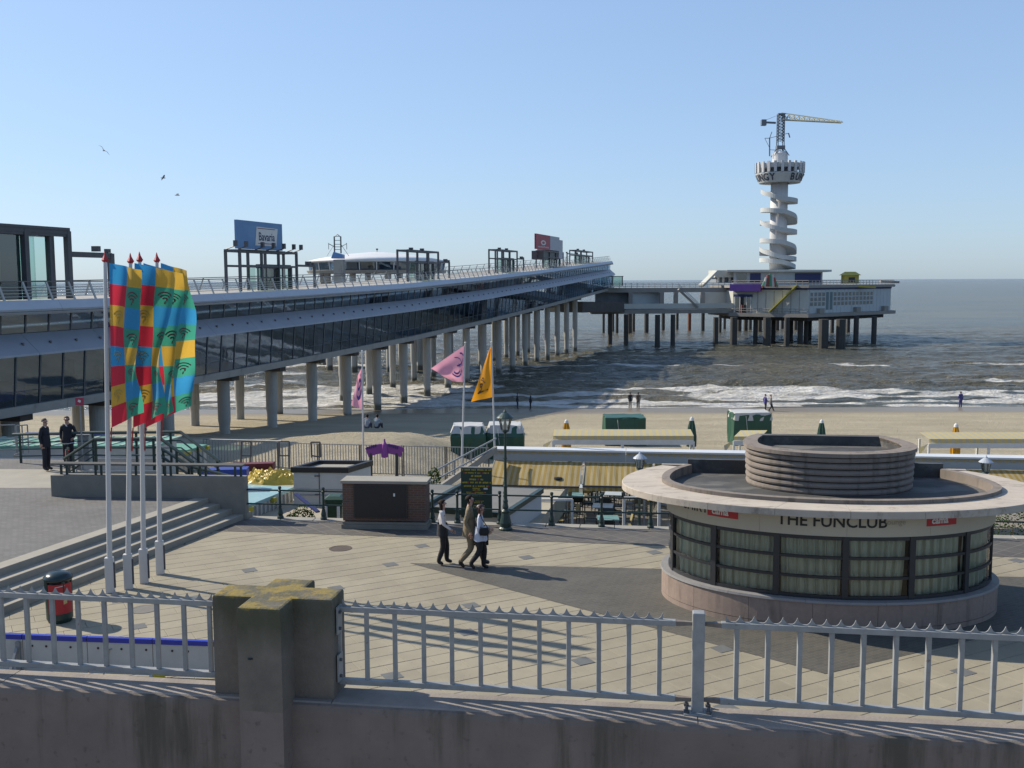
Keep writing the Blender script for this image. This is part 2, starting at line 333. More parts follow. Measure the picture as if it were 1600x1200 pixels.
edge = np.clip((330-Y)/170, 0, 1)*np.clip((X+190)/30, 0, 1)*np.clip((230-X)/30, 0, 1); Z = SEA+(Z-SEA)*edge
def water_material(name, attr):
    m = bpy.data.materials.new(name); m.use_nodes = True; t = m.node_tree; b = t.nodes['Principled BSDF']; L = t.links.new
    g = _n(t, 'ShaderNodeNewGeometry')
    n = _n(t, 'ShaderNodeTexNoise'); n.inputs['Scale'].default_value = 0.045; n.inputs['Detail'].default_value = 5
    mp = _n(t, 'ShaderNodeMapping'); mp.inputs['Scale'].default_value = (0.35, 1, 1); L(g.outputs['Position'], mp.inputs[0]); L(mp.outputs[0], n.inputs[0])
    mx = _n(t, 'ShaderNodeMix', data_type='RGBA'); mx.inputs[6].default_value = (0.115, 0.10, 0.064, 1); mx.inputs[7].default_value = (0.072, 0.074, 0.06, 1)
    r = _n(t, 'ShaderNodeMapRange'); r.inputs[1].default_value = 0.38; r.inputs[2].default_value = 0.62; L(n.outputs[0], r.inputs[0]); L(r.outputs[0], mx.inputs[0])
    b.inputs['IOR'].default_value = 1.33
    n2 = _n(t, 'ShaderNodeTexNoise'); n2.inputs['Scale'].default_value = 0.9; n2.inputs['Detail'].default_value = 6; n2.inputs['Roughness'].default_value = 0.7
    mp2 = _n(t, 'ShaderNodeMapping'); mp2.inputs['Scale'].default_value = (0.45, 1, 1); L(g.outputs['Position'], mp2.inputs[0]); L(mp2.outputs[0], n2.inputs[0])
    bp = _n(t, 'ShaderNodeBump'); bp.inputs['Strength'].default_value = 1.0; bp.inputs['Distance'].default_value = 0.7
    n8 = _n(t, 'ShaderNodeTexNoise'); n8.inputs['Scale'].default_value = 0.16; n8.inputs['Detail'].default_value = 6; n8.inputs['Roughness'].default_value = 0.7
    mp8 = _n(t, 'ShaderNodeMapping'); mp8.inputs['Scale'].default_value = (0.4, 1, 1); L(g.outputs['Position'], mp8.inputs[0]); L(mp8.outputs[0], n8.inputs[0])
    ad = _n(t, 'ShaderNodeMath', operation='MULTIPLY_ADD'); ad.inputs[1].default_value = 4.0; L(n8.outputs[0], ad.inputs[0]); L(n2.outputs[0], ad.inputs[2])
    L(ad.outputs[0], bp.inputs['Height'])
    L(bp.outputs[0], b.inputs['Normal'])
    if attr:
        at = _n(t, 'ShaderNodeAttribute', attribute_name='foam')
        n3 = _n(t, 'ShaderNodeTexNoise'); n3.inputs['Scale'].default_value = 1.1; n3.inputs['Detail'].default_value = 10; n3.inputs['Roughness'].default_value = 0.86
        mp3 = _n(t, 'ShaderNodeMapping'); mp3.inputs['Scale'].default_value = (0.42, 1, 1); L(g.outputs['Position'], mp3.inputs[0]); L(mp3.outputs[0], n3.inputs[0])
        s = _n(t, 'ShaderNodeMath', operation='ADD'); L(at.outputs['Fac'], s.inputs[0]); L(n3.outputs[0], s.inputs[1])
        fr = _n(t, 'ShaderNodeMapRange', interpolation_type='SMOOTHSTEP'); fr.inputs[1].default_value = 1.02; fr.inputs[2].default_value = 1.20; L(s.outputs[0], fr.inputs[0])
        n6 = _n(t, 'ShaderNodeTexNoise'); n6.inputs['Scale'].default_value = 0.11; n6.inputs['Detail'].default_value = 7; n6.inputs['Roughness'].default_value = 0.75
        mp6 = _n(t, 'ShaderNodeMapping'); mp6.inputs['Scale'].default_value = (0.35, 1.6, 1); L(g.outputs['Position'], mp6.inputs[0]); L(mp6.outputs[0], n6.inputs[0])
        f6 = _n(t, 'ShaderNodeMapRange', interpolation_type='SMOOTHSTEP'); f6.inputs[1].default_value = 0.69; f6.inputs[2].default_value = 0.75; L(n6.outputs[0], f6.inputs[0])
        mxx = _n(t, 'ShaderNodeMath', operation='MAXIMUM'); L(fr.outputs[0], mxx.inputs[0]); L(f6.outputs[0], mxx.inputs[1]); src = mxx.outputs[0]
    else:
        n3 = _n(t, 'ShaderNodeTexNoise'); n3.inputs['Scale'].default_value = 0.11; n3.inputs['Detail'].default_value = 7; n3.inputs['Roughness'].default_value = 0.75
        mp3 = _n(t, 'ShaderNodeMapping'); mp3.inputs['Scale'].default_value = (0.35, 1.6, 1); L(g.outputs['Position'], mp3.inputs[0]); L(mp3.outputs[0], n3.inputs[0])
        fr = _n(t, 'ShaderNodeMapRange', interpolation_type='SMOOTHSTEP'); fr.inputs[1].default_value = 0.70; fr.inputs[2].default_value = 0.76; L(n3.outputs[0], fr.inputs[0]); src = fr.outputs[0]
    n7 = _n(t, 'ShaderNodeTexNoise'); n7.inputs['Scale'].default_value = 0.55; n7.inputs['Detail'].default_value = 8; n7.inputs['Roughness'].default_value = 0.8
    mp7 = _n(t, 'ShaderNodeMapping'); mp7.inputs['Scale'].default_value = (0.5, 1, 1); L(g.outputs['Position'], mp7.inputs[0]); L(mp7.outputs[0], n7.inputs[0])
    r7 = _n(t, 'ShaderNodeMapRange'); r7.inputs[1].default_value = 0.35; r7.inputs[2].default_value = 0.62; L(n7.outputs[0], r7.inputs[0])
    fc = _n(t, 'ShaderNodeMix', data_type='RGBA'); fc.inputs[6].default_value = (0.27, 0.255, 0.22, 1); fc.inputs[7].default_value = (0.62, 0.61, 0.59, 1); L(r7.outputs[0], fc.inputs[0])
    fm = _n(t, 'ShaderNodeMix', data_type='RGBA'); L(fc.outputs[2], fm.inputs[7]); L(mx.outputs[2], fm.inputs[6]); L(src, fm.inputs[0]); L(fm.outputs[2], b.inputs['Base Color'])
    rr = _n(t, 'ShaderNodeMapRange'); rr.inputs[3].default_value = 0.18 if attr else 0.3; rr.inputs[4].default_value = 0.9; L(src, rr.inputs[0]); L(rr.outputs[0], b.inputs['Roughness'])
    b.inputs['Specular IOR Level'].default_value = 0.25
    return m
ii = (np.arange(nys-1)[:, None]*nxs+np.arange(nxs-1)[None, :]).ravel()
sea = big_mesh('sea', np.stack([X.ravel(), Y.ravel(), Z.ravel()], 1), np.stack([ii, ii+1, ii+nxs+1, ii+nxs], 1), water_material('sea_water_near', True))
at = sea.data.attributes.new('foam', 'FLOAT', 'POINT'); at.data.foreach_set('value', E_.ravel().astype(np.float32)); tag(sea, kind='structure')
b = MB(); zz = SEA-0.004; W = 40000
b.add([(-190, 106, zz), (230, 106, zz), (230, 330, zz), (-190, 330, zz), (-W, 106, zz), (W, 106, zz), (W, 330, zz), (-W, 330, zz), (W, W, zz), (-W, W, zz)],
      [(4, 0, 3, 7), (1, 5, 6, 2), (7, 3, 2, 6, 8, 9)])
tag(b.build('open_sea', sea.data.materials[0]), kind='structure')

# ---- plaza: base sheet, slabs, dark paving fields, kerb
m_base = surf('paving_bed', (0.19, 0.17, 0.135), (0.15, 0.135, 0.105), 4, 0.95)
def slab_material():
    m = surf('beige_slab', (0.36, 0.318, 0.232), (0.315, 0.276, 0.202), 0.9, 0.85, 0.003, 50); t = m.node_tree; L = t.links.new
    b = t.nodes['Principled BSDF']; g = _n(t, 'ShaderNodeNewGeometry'); mp = _n(t, 'ShaderNodeMapping', vector_type='POINT'); mp.inputs['Rotation'].default_value = (0, 0, -SLA)
    L(g.outputs['Position'], mp.inputs[0]); dv = _n(t, 'ShaderNodeVectorMath', operation='DIVIDE'); dv.inputs[1].default_value = (SLW, SLH, 1); L(mp.outputs[0], dv.inputs[0])
    fl = _n(t, 'ShaderNodeVectorMath', operation='FLOOR'); L(dv.outputs[0], fl.inputs[0]); wn = _n(t, 'ShaderNodeTexWhiteNoise'); L(fl.outputs[0], wn.inputs[0])
    r = _n(t, 'ShaderNodeMapRange'); r.inputs[3].default_value = 0.965; r.inputs[4].default_value = 1.03; L(wn.outputs[0], r.inputs[0])
    old = b.inputs['Base Color'].links[0].from_socket; s = _n(t, 'ShaderNodeVectorMath', operation='SCALE'); L(old, s.inputs[0]); L(r.outputs[0], s.inputs['Scale'])
    # long stains and traffic dirt
    n = _n(t, 'ShaderNodeTexNoise'); n.inputs['Scale'].default_value = 0.35; n.inputs['Detail'].default_value = 9; n.inputs['Roughness'].default_value = 0.72; L(g.outputs['Position'], n.inputs[0])
    r2 = _n(t, 'ShaderNodeMapRange'); r2.inputs[1].default_value = 0.36; r2.inputs[2].default_value = 0.62; r2.inputs[3].default_value = 0.80; r2.inputs[4].default_value = 1.04; L(n.outputs[0], r2.inputs[0])
    s2 = _n(t, 'ShaderNodeVectorMath', operation='SCALE'); L(s.outputs[0], s2.inputs[0]); L(r2.outputs[0], s2.inputs['Scale']); L(s2.outputs[0], b.inputs['Base Color'])
    return m
SLA = R(29); SLW = 0.92; SLH = 0.46
m_slab = slab_material(); spots(m_slab, (0.10, 0.09, 0.075), 16, 0.71, 0.75, 0.7, detail=1); spots(m_slab, (0.16, 0.14, 0.11), 0.8, 0.60, 0.76, 0.45, detail=8)
plaza = MB()
poly = [(-40, 8.2)] + [(40, 8.2)] + [(40, edgeY(40)-0.4), (-40, edgeY(-40)-0.4)]
plaza.prism(poly, -0.5, -0.03)
plaza = tag(plaza.build('plaza', m_base), kind='structure')
ca, sa = math.cos(SLA), math.sin(SLA)
A_ = G(640, 880); B_ = G(1290, 1053); AP = Vector((17.0, 23.75, 0))
STEP0 = Vector((-8.19, 30.44, 0)); STD = Vector((math.sin(R(18.5)), math.cos(R(18.5)), 0)); STN = Vector((STD.y, -STD.x, 0))
def in_tri(p):
    s = lambda a, b: (b.x-a.x)*(p[1]-a.y)-(b.y-a.y)*(p[0]-a.x)
    return s(A_, B_)/(B_-A_).length > 0.8 and s(B_, AP)/(AP-B_).length > 0.8 and s(AP, A_)/(A_-AP).length > 0.8
cells = []
for i in range(-40, 60):
    for j in range(0, 90):
        x0 = (i+(0.5 if j % 2 else 0))*SLW; y0 = j*SLH
        cx, cy = (x0+SLW/2)*ca-(y0+SLH/2)*sa, (x0+SLW/2)*sa+(y0+SLH/2)*ca
        if cy < 15.6 or cy > edgeY(cx)-1.0 or abs(cx) > cy*0.53+2: continue
        if (Vector((cx, cy, 0))-STEP0).dot(STN) < -0.35: continue
        if in_tri((cx, cy)) or ((cx-7.08)**2/9+(cy-23.4)**2/4 < 1): continue
        cells.append((cy, cx))
cells.sort(); near, rest = cells[:300], cells[300:]
hw, hh = SLW/2-0.003, SLH/2-0.006
def slab_mb(cx, cy, mb=None, dz=0):
    mb = mb or MB(); P = []
    for z, q in ((-0.03, 0), (-0.004, 0), (0, 0.006)):
        for a, b in ((-1, -1), (1, -1), (1, 1), (-1, 1)):
            u, w_ = a*(hw-q), b*(hh-q); P.append((cx+u*ca-w_*sa, cy+u*sa+w_*ca, z+dz))
    return mb.add(P, [(8, 9, 10, 11)] + [(k, (k+1) % 4, 4+(k+1) % 4, 4+k) for k in range(4)] + [(4+k, 4+(k+1) % 4, 8+(k+1) % 4, 8+k) for k in range(4)])
s0 = slab_mb(0, 0).build('slab', m_slab, plaza)
for k, (cy, cx) in enumerate(near):
    o = s0 if k == 0 else share(s0, parent=plaza)
    o.location = (cx, cy, random.uniform(-0.0025, 0.001))
mb = MB()
for cy, cx in rest: slab_mb(cx, cy, mb, random.uniform(-0.0025, 0.001))
tag(mb.build('far_slabs', m_slab, plaza), kind='stuff')
m_dark = pavers('dark_clinker_paving', (0.108, 0.10, 0.086), (0.084, 0.08, 0.07), (0.135, 0.122, 0.1), 0.21, 0.105, -SLA, 0.008)
m_dark2 = pavers('dark_strip_paving', (0.115, 0.103, 0.092), (0.092, 0.084, 0.078), (0.18, 0.165, 0.14), 0.42, 0.42, -(SLA+R(8)), 0.014, offset=0.0)
MB().sheet([(A_.x, A_.y), (B_.x, B_.y), (AP.x, AP.y)], 0.005).build('dark_paving_field', m_dark, plaza)
P1 = [edgeP(x, 0.34) for x in (-9, 25)]; P2 = [G(1050, 853), G(383, 831)]; d = (P2[0]-P2[1]).normalized()
MB().sheet([(P1[0].x, P1[0].y), (P1[1].x, P1[1].y), ((P2[0]+d*20).x, (P2[0]+d*20).y), ((P2[1]-d*2).x, (P2[1]-d*2).y)], 0.006).build('dark_paving_strip', m_dark2, plaza)
m_dtile = surf('blue_grey_tile', (0.15, 0.155, 0.155), (0.115, 0.12, 0.12), 5, 0.8)
dt = MB(); q = 0.165
dt.add([(-q, -q, -0.02), (q, -q, -0.02), (q, q, -0.02), (-q, q, -0.02), (-q, -q, 0.006), (q, -q, 0.006), (q, q, 0.006), (-q, q, 0.006)], [(4, 5, 6, 7), (0, 1, 5, 4), (1, 2, 6, 5), (2, 3, 7, 6), (3, 0, 4, 7)])
dt = dt.build('dark_tile', m_dtile, plaza)
for k, pq in enumerate([(659, 853), (823, 871), (610, 882), (390, 891), (525, 919), (736, 946), (955, 969), (911, 1033), (613, 1056), (1128, 1014), (730, 988), (1505, 1050), (215, 979), (186, 938), (1135, 1106), (1022, 863), (1590, 876), (300, 935)]):
    o = dt if k == 0 else share(dt, parent=plaza); o.location = G(*pq); o.rotation_euler = (0, 0, SLA)
g = G(532, 857)
MB().lathe([(0.31, 0.0), (0.31, 0.008), (0.26, 0.008), (0.25, 0.003), (0.0, 0.003)], 20, c=(g.x, g.y, 0)).build('drain_cover', surf('rusty_iron', (0.07, 0.05, 0.04), (0.10, 0.075, 0.06), 8, 0.8), plaza)
g = G(225, 952)
MB().lathe([(0.30, 0.0), (0.30, 0.007), (0.25, 0.007), (0.24, 0.003), (0.0, 0.003)], 20, c=(g.x, g.y, 0)).build('drain_cover', surf('grey_iron', (0.2, 0.19, 0.17), (0.15, 0.14, 0.13), 8, 0.8), plaza)
# kerb stones along the sea side of the plaza (separate stones) over a retaining wall
kb = None
for k in range(26):
    x = -8.0+k*1.0
    c = edgeP(x+0.5, 0.12)
    if kb is None:
        kb = MB().box((0, 0, -0.1), (0.99, 0.44, 0.23)).build('kerb_stone', m_kerb, plaza, bevel=0.012)
    else: kb = share(kb, parent=plaza)
    kb.location = (c.x, c.y, 0); kb.rotation_euler = (0, 0, PT)
mb = MB(); a = edgeP(-9, 0.05); bb = edgeP(25, 0.05); mb.bar((a.x, a.y, -1.9), (bb.x, bb.y, -1.9), 0.25, 3.2)
tag(mb.build('retaining_wall', m_conc), kind='structure')

# ---- upper level on the left and the stairs
UZ = 0.65
st = thing('stairs', 'broad light concrete stairs of four steps beside the four banner poles', 'stairs', STEP0-STD*6)
m_upper = pavers('grey_block_paving', (0.165, 0.158, 0.155), (0.135, 0.13, 0.128), (0.10, 0.097, 0.094), 0.21, 0.105, R(20), 0.008)
for k in range(4):
    z1 = 0.1625*(k+1); off = -0.35*k
    a = STEP0-STD*14+STN*off; c = STEP0+STD*0.5+STN*off; wd = 0.40 if k < 3 else 0.42
    m = MB(); P = [a, c, c-STN*wd, a-STN*wd]; m.prism([(p.x, p.y) for p in P], -0.1 if k == 0 else z1-0.18, z1)
    m.build('step', m_step, st, bevel=0.01)
a = STEP0-STD*14-STN*1.45; c = STEP0+STD*0.3-STN*1.45
m = MB().prism([(a.x, a.y), (c.x, c.y), (c.x-0.2, 30.9), (-14.2, 31.4), (-16, 37.5), (-40, 40), (-40, 10), (-14, 10)], -0.2, UZ-0.012)
tag(m.build('upper_pavement', m_upper), kind='structure')
g0, g1, g2, g3 = G(0, 762, UZ), G(85, 762, UZ), G(110, 738, UZ), G(0, 712, UZ)
MB().sheet([(g0.x-6, g0.y), (g0.x, g0.y), (g1.x, g1.y), (g2.x, g2.y), (-14.6, 35.5), (g3.x-6, 36)], UZ-0.008).build('pale_concrete_field', m_step, None).__setitem__('kind', 'structure')

# ---- unseen ground on the camera's side of the parapet, added for bounce light
tag(MB().prism([(-60, -40), (60, -40), (60, 5.8), (-60, 7.6)], 1.6, 2.0).build('bounce_ground', pavers('bounce_ground_paving', (0.4, 0.36, 0.31), (0.36, 0.33, 0.28), (0.2, 0.19, 0.17), 0.3, 0.3, R(8), 0.01)), kind='structure')

# ================================================================== FOREGROUND PARAPET AND RAILING
FA, FB = 7.0, -0.1425; FT = math.atan(FB); FE1 = Vector((math.cos(FT), math.sin(FT), 0)); FE2 = Vector((-math.sin(FT), math.cos(FT), 0))
FO = Vector((0, FA, 0))
def FP(s, d, z): return FO + FE1*s + FE2*d + Vector((0, 0, z))       # along, across (+ = seaward), height
def fs_at(px, py): p = PLN(px, py, FA, FB); return (p-FO).dot(FE1), p.z
ztop = np.mean([fs_at(*q)[1] for q in ((0, 930), (330, 944), (530, 949), (1060, 967), (1130, 974), (1590, 988))])
zlow = np.mean([fs_at(*q)[1] for q in ((0, 1039), (330, 1054), (530, 1063), (1060, 1089), (1130, 1091), (1590, 1112))])
ZC = np.mean([G(1000, 1126).z*0 + PLN(*q, FA-0.19, FB).z for q in ((0, 1078), (1000, 1127), (1500, 1153))])
def wall_material():
    m = surf('stained_parapet_concrete', (0.25, 0.20, 0.172), (0.17, 0.136, 0.116), 1.6, 0.92, 0.008, 30); t = m.node_tree; L = t.links.new; b = t.nodes['Principled BSDF']
    g = _n(t, 'ShaderNodeNewGeometry'); mp = _n(t, 'ShaderNodeMapping'); mp.inputs['Scale'].default_value = (5.5, 5.5, 0.45); L(g.outputs['Position'], mp.inputs[0])
    n = _n(t, 'ShaderNodeTexNoise'); n.inputs['Scale'].default_value = 1.0; n.inputs['Detail'].default_value = 6; n.inputs['Roughness'].default_value = 0.68; L(mp.outputs[0], n.inputs[0])
    n2 = _n(t, 'ShaderNodeTexNoise'); n2.inputs['Scale'].default_value = 0.7; n2.inputs['Detail'].default_value = 3; L(g.outputs['Position'], n2.inputs[0])
    mu = _n(t, 'ShaderNodeMath', operation='MULTIPLY'); L(n.outputs[0], mu.inputs[0]); L(n2.outputs[0], mu.inputs[1])
    r = _n(t, 'ShaderNodeMapRange', interpolation_type='SMOOTHSTEP'); r.inputs[1].default_value = 0.25; r.inputs[2].default_value = 0.40; r.inputs[4].default_value = 0.75; L(mu.outputs[0], r.inputs[0])
    old = b.inputs['Base Color'].links[0].from_socket; mx = _n(t, 'ShaderNodeMix', data_type='RGBA'); mx.inputs[7].default_value = (0.055, 0.048, 0.032, 1); L(old, mx.inputs[6]); L(r.outputs[0], mx.inputs[0])
    n3 = _n(t, 'ShaderNodeTexNoise'); n3.inputs['Scale'].default_value = 14; n3.inputs['Detail'].default_value = 5; L(g.outputs['Position'], n3.inputs[0])
    r3 = _n(t, 'ShaderNodeMapRange'); r3.inputs[1].default_value = 0.62; r3.inputs[2].default_value = 0.74; r3.inputs[4].default_value = 0.5; L(n3.outputs[0], r3.inputs[0])
    m3 = _n(t, 'ShaderNodeMix', data_type='RGBA'); m3.inputs[7].default_value = (0.06, 0.045, 0.038, 1); L(mx.outputs[2], m3.inputs[6]); L(r3.outputs[0], m3.inputs[0]); L(m3.outputs[2], b.inputs['Base Color'])
    return m
m_wall = wall_material()
par = thing('parapet_wall', 'long stained concrete parapet wall under the grey railing in the foreground', 'wall', FP(0, 0, 2.0), FT)
m = MB(); ring = lambda s: [FP(s, -0.19, 1.9), FP(s, -0.19, ZC-0.05), FP(s, -0.178, ZC-0.014), FP(s, -0.15, ZC), FP(s, 0.10, ZC+0.004), FP(s, 0.10, 1.9)]
m.loft([ring(s) for s in np.linspace(-9, 9, 40)], closed=True, caps=True); m.build('wall_body', m_wall, par)
m_cop = surf('sunlit_worn_coping', (0.36, 0.315, 0.28), (0.22, 0.19, 0.165), 2.5, 0.9, 0.006, 40)  # paler than the wall body: sunlight on the top is put into the colour
for k in range(7):
    a_, b__ = -9+18*k/7+0.004, -9+18*(k+1)/7-0.004
    MB().loft([[FP(s, -0.165, ZC-0.012), FP(s, -0.15, ZC+0.006), FP(s, 0.105, ZC+0.010), FP(s, 0.105, ZC-0.02)] for s in np.linspace(a_, b__, 6)], closed=True, caps=True).build('coping', m_cop, par)
def lichen_material():
    m = surf('lichen_concrete', (0.21, 0.18, 0.145), (0.14, 0.12, 0.10), 4, 0.95, 0.01, 40); t = m.node_tree; L = t.links.new; b = t.nodes['Principled BSDF']
    g = _n(t, 'ShaderNodeNewGeometry'); sp = _n(t, 'ShaderNodeSeparateXYZ'); L(g.outputs['Position'], sp.inputs[0])
    n = _n(t, 'ShaderNodeTexNoise'); n.inputs['Scale'].default_value = 5; n.inputs['Detail'].default_value = 9; n.inputs['Roughness'].default_value = 0.75; L(g.outputs['Position'], n.inputs[0])
    z = _n(t, 'ShaderNodeMapRange'); z.inputs[1].default_value = PZT-0.10; z.inputs[2].default_value = PZT; z.inputs[3].default_value = -0.40; z.inputs[4].default_value = 0.06; L(sp.outputs['Z'], z.inputs[0])
    s = _n(t, 'ShaderNodeMath', operation='ADD'); L(n.outputs[0], s.inputs[0]); L(z.outputs[0], s.inputs[1])
    r = _n(t, 'ShaderNodeMapRange', interpolation_type='SMOOTHSTEP'); r.inputs[1].default_value = 0.50; r.inputs[2].default_value = 0.62; L(s.outputs[0], r.inputs[0])
    n4 = _n(t, 'ShaderNodeTexNoise'); n4.inputs['Scale'].default_value = 9; n4.inputs['Detail'].default_value = 4; L(g.outputs['Position'], n4.inputs[0])
    c = _n(t, 'ShaderNodeMix', data_type='RGBA'); c.inputs[6].default_value = (0.26, 0.165, 0.015, 1); c.inputs[7].default_value = (0.12, 0.115, 0.05, 1); L(n4.outputs[0], c.inputs[0])
    z2 = _n(t, 'ShaderNodeMapRange'); z2.inputs[1].default_value = PZT-0.5; z2.inputs[2].default_value = PZT-0.1; z2.inputs[4].default_value = 0.55; L(sp.outputs['Z'], z2.inputs[0])
    n5 = _n(t, 'ShaderNodeTexNoise'); n5.inputs['Scale'].default_value = 3; n5.inputs['Detail'].default_value = 6; mp = _n(t, 'ShaderNodeMapping'); mp.inputs['Scale'].default_value = (2, 2, 0.5); L(g.outputs['Position'], mp.inputs[0]); L(mp.outputs[0], n5.inputs[0])
    mu = _n(t, 'ShaderNodeMath', operation='MULTIPLY'); L(n5.outputs[0], mu.inputs[0]); L(z2.outputs[0], mu.inputs[1])
    old = b.inputs['Base Color'].links[0].from_socket; al = _n(t, 'ShaderNodeMix', data_type='RGBA'); al.inputs[7].default_value = (0.055, 0.055, 0.028, 1); L(old, al.inputs[6])
    r6 = _n(t, 'ShaderNodeMapRange'); r6.inputs[1].default_value = 0.1; r6.inputs[2].default_value = 0.3; r6.inputs[4].default_value = 0.8; L(mu.outputs[0], r6.inputs[0]); L(r6.outputs[0], al.inputs[0])
    mx = _n(t, 'ShaderNodeMix', data_type='RGBA'); L(al.outputs[2], mx.inputs[6]); L(c.outputs[2], mx.inputs[7]); L(r.outputs[0], mx.inputs[0]); L(mx.outputs[2], b.inputs['Base Color'])
    return m
_pa = FA-0.11/math.cos(FT); sL = (PLN(336, 1060, _pa, FB)-FO).dot(FE1); sR = (PLN(521, 1060, _pa, FB)-FO).dot(FE1); _pb = FA-0.36/math.cos(FT); sl_ = (PLN(371, 1000, _pb, FB)-FO).dot(FE1); sr_ = (PLN(439, 1000, _pb, FB)-FO).dot(FE1)
PZT = 4.95
m_lich = lichen_material()
pil = thing('cross_pillar', 'mossy cross-shaped concrete pillar with yellow lichen on top, in the railing', 'pillar', FP((sL+sR)/2, 0, ZC), FT)
w0, w1 = sl_-0.0, sr_
m = MB()
pl = [(sL, -0.11), (w0, -0.11), (w0, -0.36), (w1, -0.36), (w1, -0.11), (sR, -0.11), (sR, 0.17), (w1+0.0, 0.17), (w1, 0.36), (w0, 0.36), (w0, 0.17), (sL, 0.17)]
def crossring(z, ins):
    out = []
    cxm, cym = (w0+w1)/2, 0.03
    for (a, b_) in pl:
        sx = ins if a > cxm else -ins; sy = ins if b_ > cym else -ins
        q = FP(a-sx, b_-sy, z); out.append(q)
    return out
m.loft([crossring(z, i) for z, i in ((ZC-0.0, 0), (PZT-0.02, 0), (PZT-0.005, 0.006), (PZT, 0.02))], caps=True); m.build('shaft', m_lich, pil)
m = MB(); m.box(FP((w0+w1)/2, -0.255, (ZC+1.9)/2), (w1-w0, 0.21, ZC-1.9), FT); m.build('buttress', m_wall, pil)
h = FP(w0+0.09, -0.362, PZT-0.36); MB().lathe([(0.0, 0), (0.012, 0.004), (0.02, -0.004)], 10, c=h).build('bolt_hole', m_black, pil)

m_rail = m_galv
def railing(name, label, s0, s1, bars, plate0=False, taper0=False, taper1=False):
    t = thing(name, label, 'railing', FP((s0+s1)/2, 0.03, ZC), FT, 'grey railing panels on the parapet')
    d = 0.03; e0, e1 = s0+(0.11 if taper0 else 0), s1-(0.11 if taper1 else 0)
    for nm, z in (('top_rail', ztop-0.02), ('bottom_rail', zlow-0.018)):
        m = MB(); m.bar(FP(e0, d, z), FP(e1, d, z), 0.05, 0.04)
        m.build(nm, m_rail, t, bevel=0.004)
        m = MB()
        for tp, ea, eb in ((taper0, e0, s0), (taper1, e1, s1)):
            if tp:
                q = lambda s, hw_, hh_: [FP(s, d-hw_, z-hh_), FP(s, d+hw_, z-hh_), FP(s, d+hw_, z+hh_), FP(s, d-hw_, z+hh_)]
                m.loft([q(ea, 0.022, 0.017), q(eb, 0.010, 0.012)], caps=True)
        if m.v: m.build('rail_end', surf('rusty_grey_steel', (0.24, 0.22, 0.2), (0.15, 0.1, 0.07), 12, 0.7), t)
    bm = None
    for s in bars:
        m = MB(); m.bar(FP(s, d, zlow-0.01), FP(s, d, ztop-0.03), 0.032, 0.032)
        m.build('bar', m_rail, t, bevel=0.003)
    # scalloped spike strip on the top rail
    stp = 0.0955*1.0; k = int((e1-e0-0.04)/stp); m = MB(); s = e0+0.03
    for j in range(k):
        a = s+j*stp; N = 8; top = []; bot = []
        for i in range(N+1):
            u = i/N; x = a+u*stp; hgt = 0.004+0.046*(abs(2*u-1)**3.0)
            top.append((x, hgt))
        for x, hgt in top: bot.append((x, 0))
        P = [FP(x, d-0.004, ztop+hh_) for x, hh_ in top]+[FP(x, d-0.004, ztop-0.004) for x, _ in bot]+[FP(x, d+0.004, ztop+hh_) for x, hh_ in top]+[FP(x, d+0.004, ztop-0.004) for x, _ in bot]
        n = N+1; fs = []
        for i in range(N): fs += [(n+i, n+i+1, i+1, i), (2*n+i, 2*n+i+1, 3*n+i+1, 3*n+i), (i, i+1, 2*n+i+1, 2*n+i)]
        m.add(P, fs)
    m.build('spike_strip', m_rail, t)
    if plate0:
        for z in (ztop-0.09, zlow+0.10):
            m = MB(); m.box(FP(s0+0.012, 0.0, z), (0.012, 0.10, 0.20), FT); pl_ = m.build('bracket', m_rail, t)
            for dz in (-0.06, 0.06): MB().tube(FP(s0+0.006, -0.02, z+dz), FP(s0+0.034, -0.02, z+dz), 0.012, n=6).build('bolt', m_steel, pl_)
    return t
S = lambda px: fs_at(px, 1030)[0]
step_s = (S(999)-S(588))/9.0 if False else (S(1500)-S(165))/29.0
bars_mid = [S(x) for x in (529, 572, 616, 661, 705, 750, 796, 842, 888, 935, 982, 1030)]
bars_left = [S(x) for x in (2, 42, 82, 122, 163, 204, 245, 287, 327)]
bars_right = [S(x) for x in (1151, 1200, 1250, 1300, 1350, 1401, 1452, 1504, 1556, 1609, 1660)]
dleft = bars_left[1]-bars_left[0]
railing('railing', 'grey spiked railing panel left of the cross pillar', bars_left[0]-1.2, sL-0.006, [bars_left[0]-dleft*k for k in (5, 4, 3, 2, 1)]+bars_left)
railing('railing', 'grey spiked railing panel between the cross pillar and the steel post', sR+0.004, S(1081), bars_mid, plate0=True, taper1=True)
railing('railing', 'grey spiked railing panel right of the steel post', S(1101), bars_right[-1]+0.2, bars_right, taper0=True)
for k in range(0):
    pass
sp_ = S(1091); po = thing('railing_post', 'square grey steel railing post bolted to the parapet', 'post', FP(sp_, 0.03, ZC), FT)
MB().box(FP(sp_, 0.03, (ztop+0.055+ZC)/2+0.01), (0.085, 0.085, ztop+0.055-ZC), FT).build('shaft', m_rail, po, bevel=0.008)
MB().box(FP(sp_, 0.03, ZC+0.011), (0.19, 0.17, 0.016), FT).build('base_plate', m_rail, po, bevel=0.003)
for a in (-0.075, 0.075):
    for c in (-0.06, 0.06):
        MB().tube(FP(sp_+a, 0.03+c, ZC), FP(sp_+a, 0.03+c, ZC+0.06), 0.011, n=8).tube(FP(sp_+a, 0.03+c, ZC+0.02), FP(sp_+a, 0.03+c, ZC+0.037), 0.02, n=6).build('anchor_bolt', m_steel, po)
